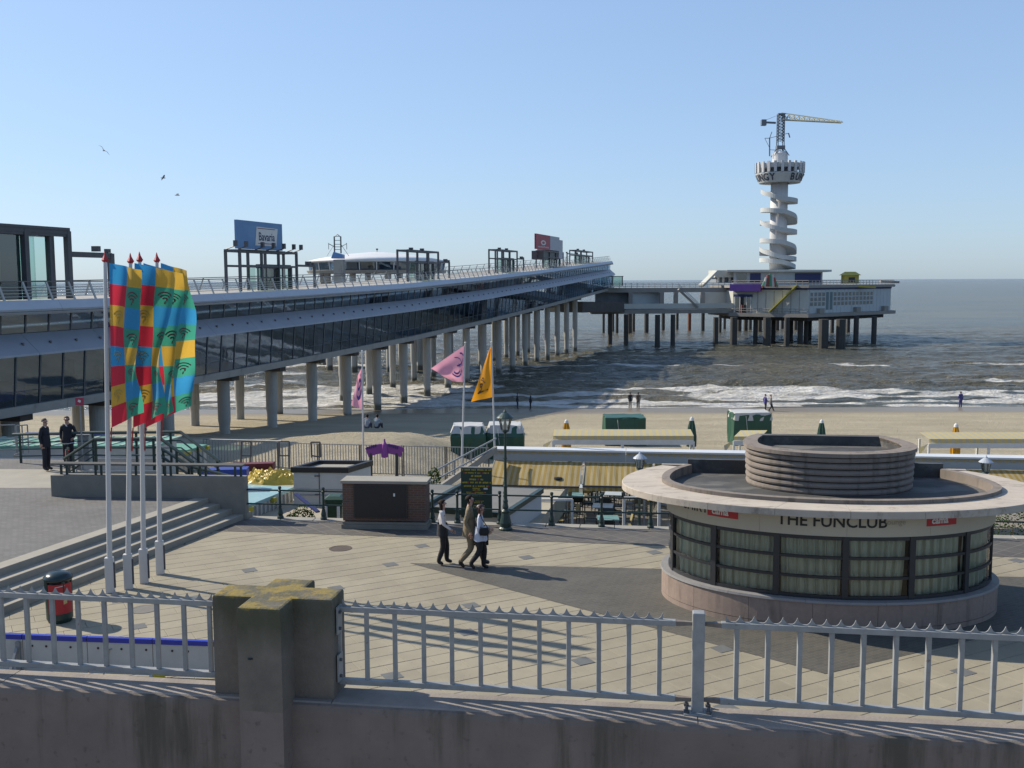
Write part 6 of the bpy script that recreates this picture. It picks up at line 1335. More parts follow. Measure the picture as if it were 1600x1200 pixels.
g = G(790, 828); lamp_post('dark green lantern post at the plaza edge beside the notice board', g, V(790, 640, g.y).z)
capw = surf('cap_pale', (0.5, 0.54, 0.6), None, 2, 0.35)
for px, lab in ((1000, 'lantern post with pale cap seen just left of the kiosk canopy'), (1541, 'lantern post with pale cap seen behind the right end of the kiosk canopy')):
    p = V(px, 706 if px == 1000 else 712, 36.0); lamp_post(lab, Vector((p.x, 36.0, -2.4)), p.z+2.4, capw)
# ================================================================== BELOW THE PLAZA EDGE: sheds, bins, fences, terrace
FL = -2.4
tf = MB(); a = [edgeP(0.9, -0.25), edgeP(24, -0.25)]; tf.prism([(a[0].x, a[0].y), (a[1].x, a[1].y), (25, 48), (2.2, 48)], FL-0.3, FL)
tag(tf.build('terrace_floor', pavers('terrace_boards', (0.30, 0.27, 0.23), (0.25, 0.225, 0.19), (0.12, 0.1, 0.09), 2.4, 0.14, R(-7), 0.01)), kind='structure')
lp = MB(); a = [edgeP(-9, -0.25), edgeP(0.2, -0.25)]; lp.prism([(a[0].x, a[0].y), (a[1].x, a[1].y), (2.0, 38.5), (-9.5, 40)], -1.6, -0.75)
tag(lp.build('lower_path', surf('sandy_path', (0.42, 0.37, 0.28), (0.36, 0.32, 0.25), 1, 0.95, 0.02, 6)), kind='structure')
# white cabin
c = G(458, 731, 0.62); e = Vector((math.sin(R(10)), math.cos(R(10)), 0)); 
t = thing('white_cabin', 'white square utility cabin with black roof edge left of the brick monument', 'cabin', Vector((c.x, c.y, -0.75)), R(-4))
zt = c.z; b0 = Vector((c.x, c.y, 0)); ex = Vector((math.cos(R(-4)), math.sin(R(-4)), 0)); ey = Vector((math.sin(R(25)), math.cos(R(25)), 0)); Wc = 1.95; Dc = 1.5
q = [b0, b0+ex*Wc, b0+ex*Wc+ey*Dc, b0+ey*Dc]; MB().prism([(p.x, p.y) for p in q], -0.75, zt-0.16).build('wall', surf('cabin_white', (0.60, 0.60, 0.58), (0.52, 0.52, 0.5), 1.5, 0.6), t)
o = [b0-ex*.06-ey*.06, b0+ex*(Wc+.06)-ey*.06, b0+ex*(Wc+.06)+ey*(Dc+.06), b0-ex*.06+ey*(Dc+.06)]; i_ = [b0+ex*.1+ey*.1, b0+ex*(Wc-.1)+ey*.1, b0+ex*(Wc-.1)+ey*(Dc-.1), b0+ex*.1+ey*(Dc-.1)]
Z3 = lambda L_, z: [Vector((p.x, p.y, z)) for p in L_]
MB().loft([Z3(o, zt-0.158), Z3(o, zt+0.03), Z3(i_, zt+0.03), Z3(i_, zt-0.1)], closed=True).build('roof_edge', m_black, t)
MB().add(Z3(i_, zt-0.09), [(0, 1, 2, 3)]).build('roof', m_kerb, t)
MB().bar(b0+ex*Wc*0.48-ey*0.012+Vector((0, 0, -0.75)), b0+ex*Wc*0.48-ey*0.012+Vector((0, 0, zt-0.17)), 0.02, 0.02).build('door_gap', m_black, t)
for z in (zt-0.28, zt-0.95): MB().bar(b0+ex*Wc*0.40-ey*0.03+Vector((0, 0, z)), b0+ex*Wc*0.50-ey*0.03+Vector((0, 0, z)), 0.03, 0.03).build('hinge', m_steel, t)
for z in (-0.15, -0.35): MB().bar(b0-ey*0.02+Vector((0, 0, z)), b0+ex*Wc-ey*0.02+Vector((0, 0, z)), 0.02, 0.02).build('seam', m_galv, t)
# yellow tarpaulin heap
c = G(420, 752, -0.3); rr = random.Random(3)
def tarp(u, v):
    x = (u-0.5)*2.3; y = (v-0.5)*1.5; e_ = max(0, 1-(abs(u-0.5)*2)**4)*max(0, 1-(abs(v-0.5)*2)**4)
    z = e_*(0.38+0.10*math.sin(u*21+v*5)*math.cos(v*13-u*6)+0.07*math.sin(u*37+2)*math.sin(v*29)+0.05*math.sin((u+v)*47))
    return (c.x+x, c.y+y+0.1*math.sin(u*9), c.z-0.02+z)
tag(MB().grid(tarp, 44, 26).build('tarpaulin', surf('tarp_yellow', (0.66, 0.47, 0.05), (0.58, 0.40, 0.04), 3, 0.4), None, loc=Vector((c.x, c.y, c.z-0.02))), 'crumpled yellow tarpaulin on top of the cyan-roofed container', 'tarpaulin')
a, b_ = V(345, 731, 38.5), V(428, 728, 38.5); tag(MB().bar(a, b_, 0.4, 0.28).build('red_beam', surf('beam_crimson', (0.13, 0.012, 0.025), None, 2, 0.6), None, loc=(a+b_)/2), 'dark red beam lying behind the yellow tarpaulin', 'beam')
a = V(352, 738, 36.5); tag(MB().box(a, (1.6, 0.6, 0.3), 0.1).build('blue_crate', surf('crate_blue', (0.03, 0.06, 0.35), None, 2, 0.5), None, loc=a), 'flat blue crate behind the right end of the low wall', 'crate')
# wheelie bin
g = Vector((G(512, 812).x-0.02, 31.9, -0.75)); t = thing('wheelie_bin', 'green wheelie bin in front of the white cabin', 'bin', g)
m_wb = surf('bin_green', (0.012, 0.06, 0.03), None, 3, 0.5)
MB().loft([[Vector((g.x+a*w_, g.y+b*w_, g.z+z)) for a, b in ((-1, -1), (1, -1), (1, 1), (-1, 1))] for w_, z in ((0.21, 0.08), (0.27, 1.0), (0.29, 1.02), (0.29, 1.07))], closed=True, caps=True).build('body', m_wb, t)
MB().loft([[Vector((g.x+a*w_, g.y+b*w_, g.z+z)) for a, b in ((-1, -1), (1, -1), (1, 1), (-1, 1))] for w_, z in ((0.30, 1.075), (0.30, 1.12), (0.18, 1.2))], closed=True, caps=True).build('lid', m_wb, t)
for s in (-1, 1): MB().tube((g.x+s*0.22, g.y+0.24, g.z+0.1), (g.x+s*0.27, g.y+0.24, g.z+0.1), 0.1, n=12).build('wheel', m_black, t)
for px in (499, 519):
    p = Vector((G(px, 812).x, 31.6, -0.75)); tag(MB().lathe([(0.05, 0), (0.05, 0.9), (0.03, 0.95), (0, 0.96)], 10, c=p).build('white_bollard', m_white, None, loc=p), 'short white post on the %s of the green wheelie bin' % ('left' if px == 499 else 'right'), 'post')
# shrubs: many small leaves
def shrub(label, c, rx, ry, rz_, n, col, name='shrub', flower=None, seed=1):
    t = thing(name, label, 'plant', c); rr = random.Random(seed); m = MB(); fm = MB()
    for k in range(n):
        a, b = rr.uniform(0, 6.28), math.acos(rr.uniform(-0.3, 1)); q = rr.uniform(0.5, 1)**0.5
        p = Vector((c[0]+rx*q*math.sin(b)*math.cos(a), c[1]+ry*q*math.sin(b)*math.sin(a), c[2]+rz_*(0.3+q*math.cos(b)*0.7)))
        u = Vector((rr.gauss(0, 1), rr.gauss(0, 1), rr.gauss(0, 1))).normalized(); v = u.orthogonal().normalized(); s = rr.uniform(0.03, 0.06)
        tgt = fm if (flower and rr.random() < 0.13) else m
        tgt.add([p-u*s, p+v*s*0.5, p+u*s, p-v*s*0.5], [(0, 1, 2, 3)])
    tag(m.build('foliage', surf(name+'_leaf', col, tuple(x*0.5 for x in col), 9, 0.85, trans=0.2, spec=0.1), t), kind='stuff')
    if flower: tag(fm.build('blossom', surf('blossom_%d' % seed, flower, None, 3, 0.6), t), kind='stuff')
    MB().tube((c[0], c[1], c[2]-0.05), (c[0], c[1], c[2]+rz_*0.6), 0.03, 0.012, n=6).build('stem', surf('stem_brown', (0.1, 0.07, 0.04), None, 3, 0.8), t)
p = V(472, 802, 32.4); shrub('dark green low shrub beside the container by the wheelie bin', (p.x, p.y, -0.75), 0.45, 0.35, 0.75, 420, (0.05, 0.10, 0.02), seed=2)
p = V(458, 800, 32.1); shrub('small bush at the corner of the white ribbed container', (p.x-0.1, p.y+0.2, -0.75), 0.3, 0.3, 0.55, 240, (0.07, 0.10, 0.02), seed=5)
p = V(678, 745, 36); shrub('flowering plant right behind the brick monument', (p.x, p.y, p.z-0.35), 0.25, 0.25, 0.7, 260, (0.05, 0.09, 0.02), 'flower_plant', (0.7, 0.6, 0.2), 8)
p = V(853, 800, 34); shrub('flower tub at the corner of the café terrace', (p.x, p.y, FL), 0.35, 0.35, 1.2, 300, (0.06, 0.09, 0.02), 'flower_tub', (0.6, 0.45, 0.08), 9)
p = V(1583, 815, 33); shrub('dark shrub seen right of the kiosk beyond the railing', (p.x, p.y, FL), 0.9, 0.6, 2.6, 1500, (0.03, 0.05, 0.02), seed=12)
a, b_ = V(462, 772, 33.2), V(497, 800, 32.2); tag(MB().bar(a, b_, 0.14, 0.05).build('blue_plank', surf('plank_navy', (0.02, 0.03, 0.14), None, 3, 0.6), None, loc=b_), 'dark blue plank leaning against the white cabin', 'plank')
# low roof with dark green edge below the plaza (between the monument and the terrace)
rz0 = 0.12; A = G(640, 790, rz0); B = G(788, 801, rz0); Cc = G(846, 763, rz0); Dd = G(640, 755, rz0)
t = thing('kiosk_roof_building', 'low building with flat grey roof and white side wall below the plaza edge', 'building', Vector((B.x, B.y, FL)))
MB().prism([(A.x, A.y), (B.x, B.y), (Cc.x, Cc.y), (Dd.x, Dd.y)], FL, rz0-0.16).build('wall', surf('low_wall_white', (0.52, 0.54, 0.55), (0.46, 0.48, 0.49), 1, 0.6), t)
k = 0.08; pn = (Cc-B).normalized(); pq = Vector((pn.y, -pn.x, 0))
MB().prism([(A.x, A.y-k), (B.x+k*.5, B.y-k), (Cc.x+k, Cc.y), (Dd.x, Dd.y)], rz0-0.158, rz0+0.0).build('roof_edge', m_green, t)
MB().sheet([(A.x, A.y+0.1), (B.x-0.05, B.y+0.1), (Cc.x-0.1, Cc.y-0.1), (Dd.x, Dd.y-0.1)], rz0+0.004).build('roof_felt', surf('roof_felt', (0.15, 0.15, 0.145), (0.20, 0.2, 0.19), 1.2, 0.85), t)
a, b_ = G(664, 789, rz0+0.08), G(722, 757, rz0+0.08); MB().bar(a, b_, 0.14, 0.10).build('roof_ridge', m_green, t)
a, b_ = V(670, 775, 36.5), V(775, 702, 41.5)
t = thing('stair_ramp', 'grey sloping stair parapet rising to the café awning behind the notice board', 'stair parapet', Vector((a.x, a.y, FL)))
MB().bar(a, b_, 0.12, 0.26).build('parapet', m_kerb, t)
for h in (0.45, 0.8): MB().tube(a+Vector((0, 0, h)), b_+Vector((0, 0, h-0.35)), 0.035, n=6).build('rail', m_galv, t)
for f in (0.1, 0.35, 0.6, 0.85): q = a.lerp(b_, f); MB().tube(q, q+Vector((0, 0, 0.8-0.35*f)), 0.03, n=6).build('post', m_galv, t)
# ---- mesh fence panels on the sand
fa, fb = V(432, 692, 46), V(765, 700, 44.5); fd = fb-fa; nP = 5
for k in range(nP):
    p, q = fa+fd*(k/nP+0.004), fa+fd*((k+1)/nP-0.004); lb = ['first', 'second', 'third', 'fourth', 'fifth'][k]
    t = thing('fence_panel', 'thin grey bar fence panel on the sand, %s from the left' % lb, 'fence', Vector((p.x, p.y, p.z-1.35)), 0, 'bar fence panels on the sand')
    for h in (0, 1.28): MB().tube(p-Vector((0, 0, h)), q-Vector((0, 0, h)), 0.022, n=6).build('rail', m_galv, t)
    for f in (0, 1): r_ = p.lerp(q, f); MB().tube(r_+Vector((0, 0, 0.02)), r_-Vector((0, 0, 1.6)), 0.032, n=6).build('post', surf('fence_post', (0.12, 0.11, 0.09), None, 2, 0.7), t)
    nb_ = 14; b0 = None
    for j in range(nb_):
        r_ = p.lerp(q, (j+1)/(nb_+1)); MB().bar(r_, r_-Vector((0, 0, 1.28)), 0.028).build('bar', m_galv, t)
fa, fb = V(318, 686, 52), V(440, 689, 48)
t = thing('fence_panel', 'dark bar fence in the shade of the pier left of the sand mound', 'fence', Vector((fa.x, fa.y, fa.z-1.4)), 0, 'bar fence panels on the sand')
for h in (0, 1.5): MB().tube(fa-Vector((0, 0, h)), fb-Vector((0, 0, h)), 0.03, n=6).build('rail', m_galv, t)
for j in range(26): r_ = fa.lerp(fb, j/25.0); MB().bar(r_, r_-Vector((0, 0, 1.5)), 0.04).build('bar', m_galv, t)
for px, Y_ in ((495, 43),):
    a = V(495, 691, Y_); t = thing('metal_frame', 'small dark tubular frame standing before the fence behind the white cabin', 'frame', Vector((a.x, a.y, a.z-0.7)))
    pts = [V(487, 715, Y_), V(486, 691, Y_), V(500, 691, Y_), V(501, 714, Y_), V(487, 712, Y_)]; MB().path(pts, 0.035, 6).build('tube', m_steel, t)
for px0, px1, Y_, lb in ((377, 392, 44, 'left'), (436, 452, 44, 'right')):
    a = V(px0, 690, Y_); t = thing('metal_frame', 'dark tubular gate frame at the %s end of the shaded fence' % lb, 'frame', Vector((a.x, a.y, a.z-1.2)))
    for px in (px0, px1): MB().tube(V(px, 690, Y_), V(px, 732, Y_), 0.035, n=6).build('upright', m_steel, t)
    for py in (690, 712): MB().tube(V(px0, py, Y_), V(px1, py, Y_), 0.03, n=6).build('crossbar', m_steel, t)
# ---- pink arched sign
Yp = 41; c = V(600, 703, Yp); s_ = Yp/1600.0; t = thing('pink_sign', 'purple-pink arched sign on two posts behind the brick monument', 'sign', Vector((c.x, c.y, c.z-1.6)))
P = []; n = 14
for i in range(n+1):
    f = i/n*2-1; dy = -6.0*f*f
    P += [V(601+30.5*f, 693.5-dy*1.1, Yp), V(601+25*f, 708.5-dy*1.0, Yp)]
m = MB(); k = len(P); m.add([p for p in P]+[p+Vector((0, 0.06, 0)) for p in P], [(2*i, 2*i+1, 2*i+3, 2*i+2) for i in range(n)]+[(k+2*i+2, k+2*i+3, k+2*i+1, k+2*i) for i in range(n)]+[(2*i+2, k+2*i+2, k+2*i, 2*i) for i in range(n)]+[(2*i+1, k+2*i+1, k+2*i+3, 2*i+3) for i in range(n)]+[(0, k, k+1, 1), (2*n, 2*n+1, k+2*n+1, k+2*n)])
m.build('sign_board', surf('sign_magenta', (0.30, 0.06, 0.32), (0.26, 0.05, 0.29), 2, 0.5), t)
MB().lathe([(0, -0.36), (0.14, -0.32), (0.15, -0.2), (0.10, 0.2), (0.04, 0.32), (0.03, 0.42), (0, 0.44)], 12, c=V(601, 702, Yp)).build('centre_boss', MATS['sign_magenta'], t)
for px in (579.5, 620): MB().tube(V(px, 708, Yp+0.05), V(px, 745, Yp+0.05), 0.07, n=8).build('post', surf('post_charcoal', (0.06, 0.06, 0.055), None, 2, 0.7), t)
rr = random.Random(5)
for x0, y0, n_, sl in ((574, 700, 5, -0.28), (608, 696, 5, 0.3)):
    for j in range(n_): p = V(x0+j*3.2, y0+sl*j*3.2*(1), Yp-0.02); MB().box(p, (2.4*s_, 0.02, rr.uniform(3.5, 5)*s_), tilt=Matrix.Rotation(-sl*0.6, 3, 'Y')).build('lettering', surf('sign_indigo', (0.07, 0.03, 0.2), None, 2, 0.6), t)
# ---- small flags
def pole_flag(label, top, foot, Y_, corners, mat, seed, marks=None, amp=0.18):
    a, b = V(*top, Y_), V(*foot, Y_); t = thing('flag_pole', label, 'flag', b); d = (a-b).normalized()
    MB().tube(b, a, 0.045, 0.03, n=10).build('pole', m_pole, t); MB().lathe([(0, 0), (0.05, 0.04), (0, 0.09)], 8, c=a).build('pole_cap', m_white, t)
    C4 = [V(*q, Y_) for q in corners]; rr = random.Random(seed); p0, p1 = rr.uniform(0, 6), rr.uniform(0, 6)    # hoist top, fly top, fly bottom, hoist bottom
    def P(u, v):
        p = (C4[0]*(1-u)+C4[1]*u)*(1-v)+(C4[3]*(1-u)+C4[2]*u)*v
        return p+Vector((0, u*amp*(math.sin(u*5+p0+v*3)+0.5*math.sin(v*9+p1)), 0))
    MB().grid(P, 20, 20).build('flag_cloth', mat, t, smooth=True)
    for (pts, mm) in (marks or ()):
        m = MB()
        for side in (-1, 1):
            L_ = []
            for (u, v, w_) in pts: q = P(u, v); L_ += [q+Vector((0, 0.012*side, w_/2)), q+Vector((0, 0.012*side, -w_/2))]
            m.add(L_, [(2*i, 2*i+2, 2*i+3, 2*i+1) for i in range(len(pts)-1)])
        m.build('flag_print', mm, t)
    return t
m_pink = surf('flag_pink', (0.95, 0.46, 0.58), (0.88, 0.40, 0.53), 2, 0.7, trans=0.45); m_or = surf('flag_orange', (0.98, 0.42, 0.02), (0.90, 0.37, 0.02), 2, 0.7, trans=0.45); m_pur = surf('print_violet', (0.10, 0.08, 0.35), None, 2, 0.7); m_brn = surf('print_brown', (0.12, 0.05, 0.02), None, 2, 0.7)
arc = lambda u0, v0, r, a0, a1, w_, n=7: [(u0+r*math.cos(R(a0+(a1-a0)*i/n)), v0+r*math.sin(R(a0+(a1-a0)*i/n)), w_) for i in range(n+1)]
pole_flag('pink flag drooping on a pole above the pink sign', (566, 550), (568, 742), 43, [(566, 572), (559, 588), (548, 634), (567, 640)], m_pink, 1, [(arc(.4, .5, .25, 0, 300, .16), m_pur), (arc(.45, .3, .2, 30, 250, .12), m_pur)], 0.1)
pole_flag('pink flag with violet emblem streaming left from its pole', (727, 537), (721, 745), 40, [(725, 540), (674, 575), (705, 596), (724, 597)], m_pink, 2, [(arc(.32, .55, .16, 20, 230, .07), m_pur), (arc(.32, .55, .26, 20, 210, .06), m_pur), (arc(.2, .3, .18, 60, 250, .06), m_pur), ([(.05, .2, .05), (.14, .75, .1)], m_pur), (arc(.45, .5, .36, 120, 250, .03), m_pur)])
pole_flag('orange flag with dark lettering on the pole left of the lantern', (768, 536), (774, 735), 43.5, [(768, 541), (765, 545), (736, 628), (772, 620)], m_or, 3, [(arc(.72, .66, .09, 0, 300, .07), m_brn), (arc(.72, .76, .08, 0, 330, .07), m_brn), ([(.28, .82, .05), (.8, .86, .07)], m_brn), ([(.5, .68, .05), (.82, .6, .06)], m_brn)], 0.12)
# ---- café pavilion: beam, striped awnings, posts
def stripes(name, d, period, ca_, cb_, trans=0.35, ph=0.5):
    m = surf(name, ca_, tuple(x*0.9 for x in ca_), 1.5, 0.8, trans=trans); t = m.node_tree; L = t.links.new; b = t.nodes['Principled BSDF']
    g = _n(t, 'ShaderNodeNewGeometry'); dt = _n(t, 'ShaderNodeVectorMath', operation='DOT_PRODUCT'); dt.inputs[1].default_value = tuple(d); L(g.outputs['Position'], dt.inputs[0])
    a = _n(t, 'ShaderNodeMath', operation='DIVIDE'); a.inputs[1].default_value = period; L(dt.outputs['Value'], a.inputs[0]); f = _n(t, 'ShaderNodeMath', operation='FRACT'); L(a.outputs[0], f.inputs[0])
    c = _n(t, 'ShaderNodeMath', operation='GREATER_THAN'); c.inputs[1].default_value = ph; L(f.outputs[0], c.inputs[0])
    old = b.inputs['Base Color'].links[0].from_socket; mx = _n(t, 'ShaderNodeMix', data_type='RGBA'); mx.inputs[7].default_value = (*cb_, 1); L(old, mx.inputs[6]); L(c.outputs[0], mx.inputs[0])
    for n in t.nodes:
        if n.type == 'BSDF_TRANSLUCENT': L(mx.outputs[2], n.inputs[0])
    L(mx.outputs[2], b.inputs['Base Color']); return m
zb = V(772, 699, 42).z; B0 = V(772, 699, 42); B1 = G(1640, 714, zb); bd = (B1-B0).normalized(); bnn = Vector((bd.y, -bd.x, 0)); BL = (B1-B0).length
pav = thing('cafe_pavilion', 'long beach café pavilion with white beam and yellow striped awning below the plaza', 'pavilion', Vector((B0.x, B0.y, FL)), math.atan2(bd.y, bd.x))
m_aw = stripes('awning_yellow_stripe', bd, 0.22, (0.44, 0.31, 0.09), (0.38, 0.31, 0.17)); m_val = stripes('valance_stripe', bd, 0.26, (0.60, 0.56, 0.44), (0.46, 0.40, 0.24))
for k in range(4):
    a, b_ = B0+bd*(BL*k/4+0.01), B0+bd*(BL*(k+1)/4-0.01)
    MB().bar(a-Vector((0, 0, 0.04)), b_-Vector((0, 0, 0.04)), 0.7, 0.07).build('roof_edge', surf('pavilion_white', (0.74, 0.76, 0.78), None, 1, 0.4), pav)
    MB().bar(a+bnn*0.22-Vector((0, 0, 0.28)), b_+bnn*0.22-Vector((0, 0, 0.28)), 0.08, 0.40).build('beam', surf('pavilion_white_shaded', (0.42, 0.45, 0.47), None, 1, 0.5), pav)  # shade on the white beam's upright face, painted in as grey
    m = MB(); nS = int(BL/4/0.26)
    for i in range(nS):
        p = a+bd*(i*0.26)+bnn*0.275-Vector((0, 0, 0.075)); m.add([p, p+bd*0.25, p+bd*0.25-Vector((0, 0, 0.10)), p+bd*0.125-Vector((0, 0, 0.15)), p-Vector((0, 0, 0.10))], [(0, 4, 3, 2, 1)])
    tag(m.build('scalloped_valance', m_val, pav), kind='stuff')
for k, (f0, f1) in enumerate(((0.0, 0.17), (0.172, 0.30), (0.302, 0.55), (0.552, 0.80), (0.802, 1.0))):
    a, b_ = B0+bd*(BL*f0+0.06), B0+bd*(BL*f1-0.03); nS = 16
    low = 0.98-0.05*(k % 2)
    m = MB(); top = [a.lerp(b_, i/nS)+bnn*0.30-Vector((0, 0, 0.50)) for i in range(nS+1)]; md = [a.lerp(b_, i/nS)+bnn*1.3-Vector((0, 0, 0.80+0.02*math.sin(i*1.7))) for i in range(nS+1)]; lo = [a.lerp(b_, i/nS)+bnn*2.2-Vector((0, 0, low+0.16)) for i in range(nS+1)]
    v2 = [p-Vector((0, 0, 0.20)) for p in lo]
    m.loft([top, md, lo, v2], closed=False); m.build('awning', m_aw, pav, smooth=False)
    MB().bar(a+bnn*2.2-Vector((0, 0, low+0.17)), b_+bnn*2.2-Vector((0, 0, low+0.17)), 0.06, 0.06).build('awning_bar', m_steel, pav)
    for q in (a, b_): MB().bar(q+bnn*0.25-Vector((0, 0, 0.5)), q+bnn*2.15-Vector((0, 0, low+0.12)), 0.04, 0.05).build('awning_arm', m_galv, pav)
for k in range(8):
    q = B0+bd*(0.1+BL*k/7.0*0.98); MB().bar(Vector((q.x, q.y, FL)), Vector((q.x, q.y, zb-0.1)), 0.16).build('post', m_galv, pav)
    q = q+bnn*2.2; MB().bar(Vector((q.x, q.y, FL)), Vector((q.x, q.y, zb-1.2)), 0.08).build('front_post', m_galv, pav)
for k in range(14):
    q = B0+bd*(0.8+BL*k/14.0)-bnn*3.5; MB().bar(Vector((q.x, q.y, FL+0.5)), Vector((q.x, q.y, FL+0.5))+bd*1.5, 0.04, 0.9).build('wind_screen', m_lgl, pav)
for px, Yq in ((742, 41), (872, 40), (947, 40), (1093, 40)):
    q = V(px, 745, Yq); 
    MB().lathe([(0.0, 0.0), (0.16, -0.03), (0.17, -0.10), (0.05, -0.14), (0, -0.14)], 12, c=q).build('heater_lamp', m_black, pav)
# windbreak frames at the terrace edge
for k, (x0, x1, y0, y1, Yq) in enumerate(((776, 894, 781, 822, 36.5), (975, 1030, 778, 822, 35), (1030, 1075, 782, 824, 34))):
    p = [V(x0, y0, Yq), V(x1, y0, Yq-0.3)]; t = thing('wind_screen_frame', 'white framed glass wind screen on the café terrace, %s from the left' % ('first', 'second', 'third')[k], 'wind screen', Vector((p[0].x, p[0].y, FL)), 0, 'wind screens on the café terrace')
    for q in p: MB().bar(Vector((q.x, q.y, FL)), q, 0.09).build('upright', m_white, t)
    MB().bar(p[0], p[1], 0.07, 0.08).build('top_bar', m_white, t); MB().add([p[0], p[1], Vector((p[1].x, p[1].y, FL+0.1)), Vector((p[0].x, p[0].y, FL+0.1))], [(0, 1, 2, 3)]).build('glass', m_lgl, t)
# ---- tables and chairs
m_tt = surf('table_top_pale', (0.50, 0.54, 0.54), (0.44, 0.48, 0.47), 2, 0.4); m_tt2 = surf('table_top_green', (0.16, 0.30, 0.25), None, 2, 0.4); m_ch = surf('chair_dark_green', (0.02, 0.03, 0.025), None, 3, 0.5); m_ws = surf('wicker_yellow', (0.42, 0.34, 0.15), (0.36, 0.28, 0.12), 20, 0.7)
def mk_table(mt):
    t = thing('cafe_table', '', 'table'); 
    MB().box((0, 0, 0.735), (0.8, 0.8, 0.03)).build('table_top', mt, t, world=False); MB().tube((0, 0, 0.03), (0, 0, 0.72), 0.035, n=8).build('pedestal', m_steel, t, world=False)
    for a in (0, math.pi/2): MB().bar((-0.3*math.cos(a), -0.3*math.sin(a), 0.02), (0.3*math.cos(a), 0.3*math.sin(a), 0.02), 0.05, 0.04+0.004*a).build('foot', m_steel, t, world=False)
    return t
def mk_chair(ms_):
    t = thing('cafe_chair', '', 'chair')
    MB().box((0, 0, 0.44), (0.44, 0.44, 0.04)).build('seat', ms_, t, world=False); MB().bar((0, 0.2, 0.62), (0, 0.27, 0.88), 0.42, 0.03, up=(0, 1, 0)).build('backrest', ms_, t, world=False)
    for a in (-1, 1):
        MB().tube((a*0.2, -0.2, 0), (a*0.2, -0.2, 0.66), 0.016, n=6).build('leg', m_ch, t, world=False); MB().tube((a*0.2, 0.22, 0), (a*0.2, 0.27, 0.9), 0.016, n=6).build('leg', m_ch, t, world=False)
        MB().tube((a*0.2, -0.22, 0.66), (a*0.2, 0.24, 0.66), 0.016, n=6).build('armrest', m_ch, t, world=False)
    return t
tabs = [mk_table(m_tt), mk_table(m_tt2)]; chs = [mk_chair(m_ch), mk_chair(m_ws)]; rr = random.Random(11)
ORD = ['first', 'second', 'third', 'fourth', 'fifth', 'sixth', 'seventh', 'eighth', 'ninth', 'tenth', 'eleventh', 'twelfth', 'thirteenth', 'fourteenth', 'fifteenth', 'sixteenth', 'seventeenth']
used = {0: False, 1: False}; usedc = {0: False, 1: False}
def put(src, used_, i, loc, rz, label, group):
    if used_[i]: o = copy_tree(src[i], loc, rz)
    else: o = src[i]; o.location = loc; o.rotation_euler = (0, 0, rz); used_[i] = True
    tag(o, label, None, group); return o
spots = [(896, 773), (960, 771), (953, 756), (950, 809), (888, 756), (822, 757), (866, 795), (1012, 757), (1010, 776), (1040, 765), (792, 757), (942, 790), (1075, 757), (1130, 752), (920, 760), (850, 770), (1560, 760)]
spots = sorted(q for q in spots if G(q[0], q[1], FL+0.74).y < 47)
for k, (px, py) in enumerate(spots):
    g = G(px, py, FL+0.74); i = 1 if k % 3 == 2 else 0; rz = rr.uniform(-0.2, 0.2)-0.12
    put(tabs, used, i, (g.x, g.y, FL), rz, 'café table with %s square top, %s from the left on the sunken terrace' % (('pale', 'green')[i], ORD[k]), 'café tables on the sunken terrace')
    for a in range(4):
        if rr.random() < 0.2: continue
        an = rz+a*math.pi/2+rr.uniform(-0.15, 0.15); d_ = rr.uniform(0.62, 0.75); j = 1 if rr.random() < 0.22 else 0
        put(chs, usedc, j, (g.x-d_*math.sin(an), g.y+d_*math.cos(an), FL), an, '%s café chair on the %s side of the %s terrace table from the left' % (('dark green', 'yellow wicker')[j], ('seaward', 'left', 'plaza', 'right')[a], ORD[k]), 'café chairs on the sunken terrace')
# ---- beach furniture beyond: striped stall roofs, covered stacks, closed parasols
def bz(x, y): return float(beach_h(np.array([x]), np.array([y]))[0])
m_st2 = stripes('stall_stripe', (1, -0.1, 0), 0.36, (0.62, 0.58, 0.44), (0.52, 0.44, 0.22))
for k, (x0, x1, yt, Yq, lab) in enumerate(((864, 1084, 681, 56, 'white beach stall with striped yellow roof in the middle of the beach'), (1147, 1190, 682, 56, 'short striped beach stall half hidden by the kiosk drum'), (1452, 1640, 686, 54, 'white beach stall with striped yellow roof at the right'))):
    a, b_ = V(x0, yt, Yq), V(x1, yt, Yq-0.6); d = (b_-a).normalized(); n_ = Vector((-d.y, d.x, 0)); z0 = bz(a.x, a.y)
    t = thing('beach_stall', lab, 'stall', Vector(((a.x+b_.x)/2, (a.y+b_.y)/2, z0-0.1)), math.atan2(d.y, d.x))
    MB().add([a, b_, b_+n_*1.8+Vector((0, 0, 0.1)), a+n_*1.8+Vector((0, 0, 0.1)), a+Vector((0, 0, -0.22)), b_+Vector((0, 0, -0.22))], [(0, 1, 2, 3), (4, 5, 1, 0)]).build('striped_roof', m_st2, t)
    MB().bar(a-Vector((0, 0, 0.36)), b_-Vector((0, 0, 0.36)), 0.08, 0.26).build('front_board', m_white, t)
    L = (b_-a).length; n = max(1, int(L/2.6))
    for i in range(n+1):
        for o_ in (0, 1.7): p = a+d*L*i/n+n_*o_; MB().bar(Vector((p.x, p.y, z0-0.3)), Vector((p.x, p.y, a.z-0.25)), 0.1).build('post', m_white, t)
    MB().bar(a+n_*1.7-Vector((0, 0, 1.6)), b_+n_*1.7-Vector((0, 0, 1.6)), 0.06, 0.5).build('back_board', m_white, t)
    p = a+d*0.0; MB().add([a-Vector((0, 0, .22)), a+Vector((0, 0, -0.9))-d*0.5, a-d*0.55-Vector((0, 0, 0.5))], [(0, 1, 2)]).build('side_cloth', m_st2, t)
m_cov = surf('cover_green', (0.012, 0.075, 0.045), (0.02, 0.095, 0.06), 1.5, 0.45); m_covw = surf('cover_white', (0.6, 0.6, 0.58), (0.5, 0.5, 0.48), 2, 0.5)
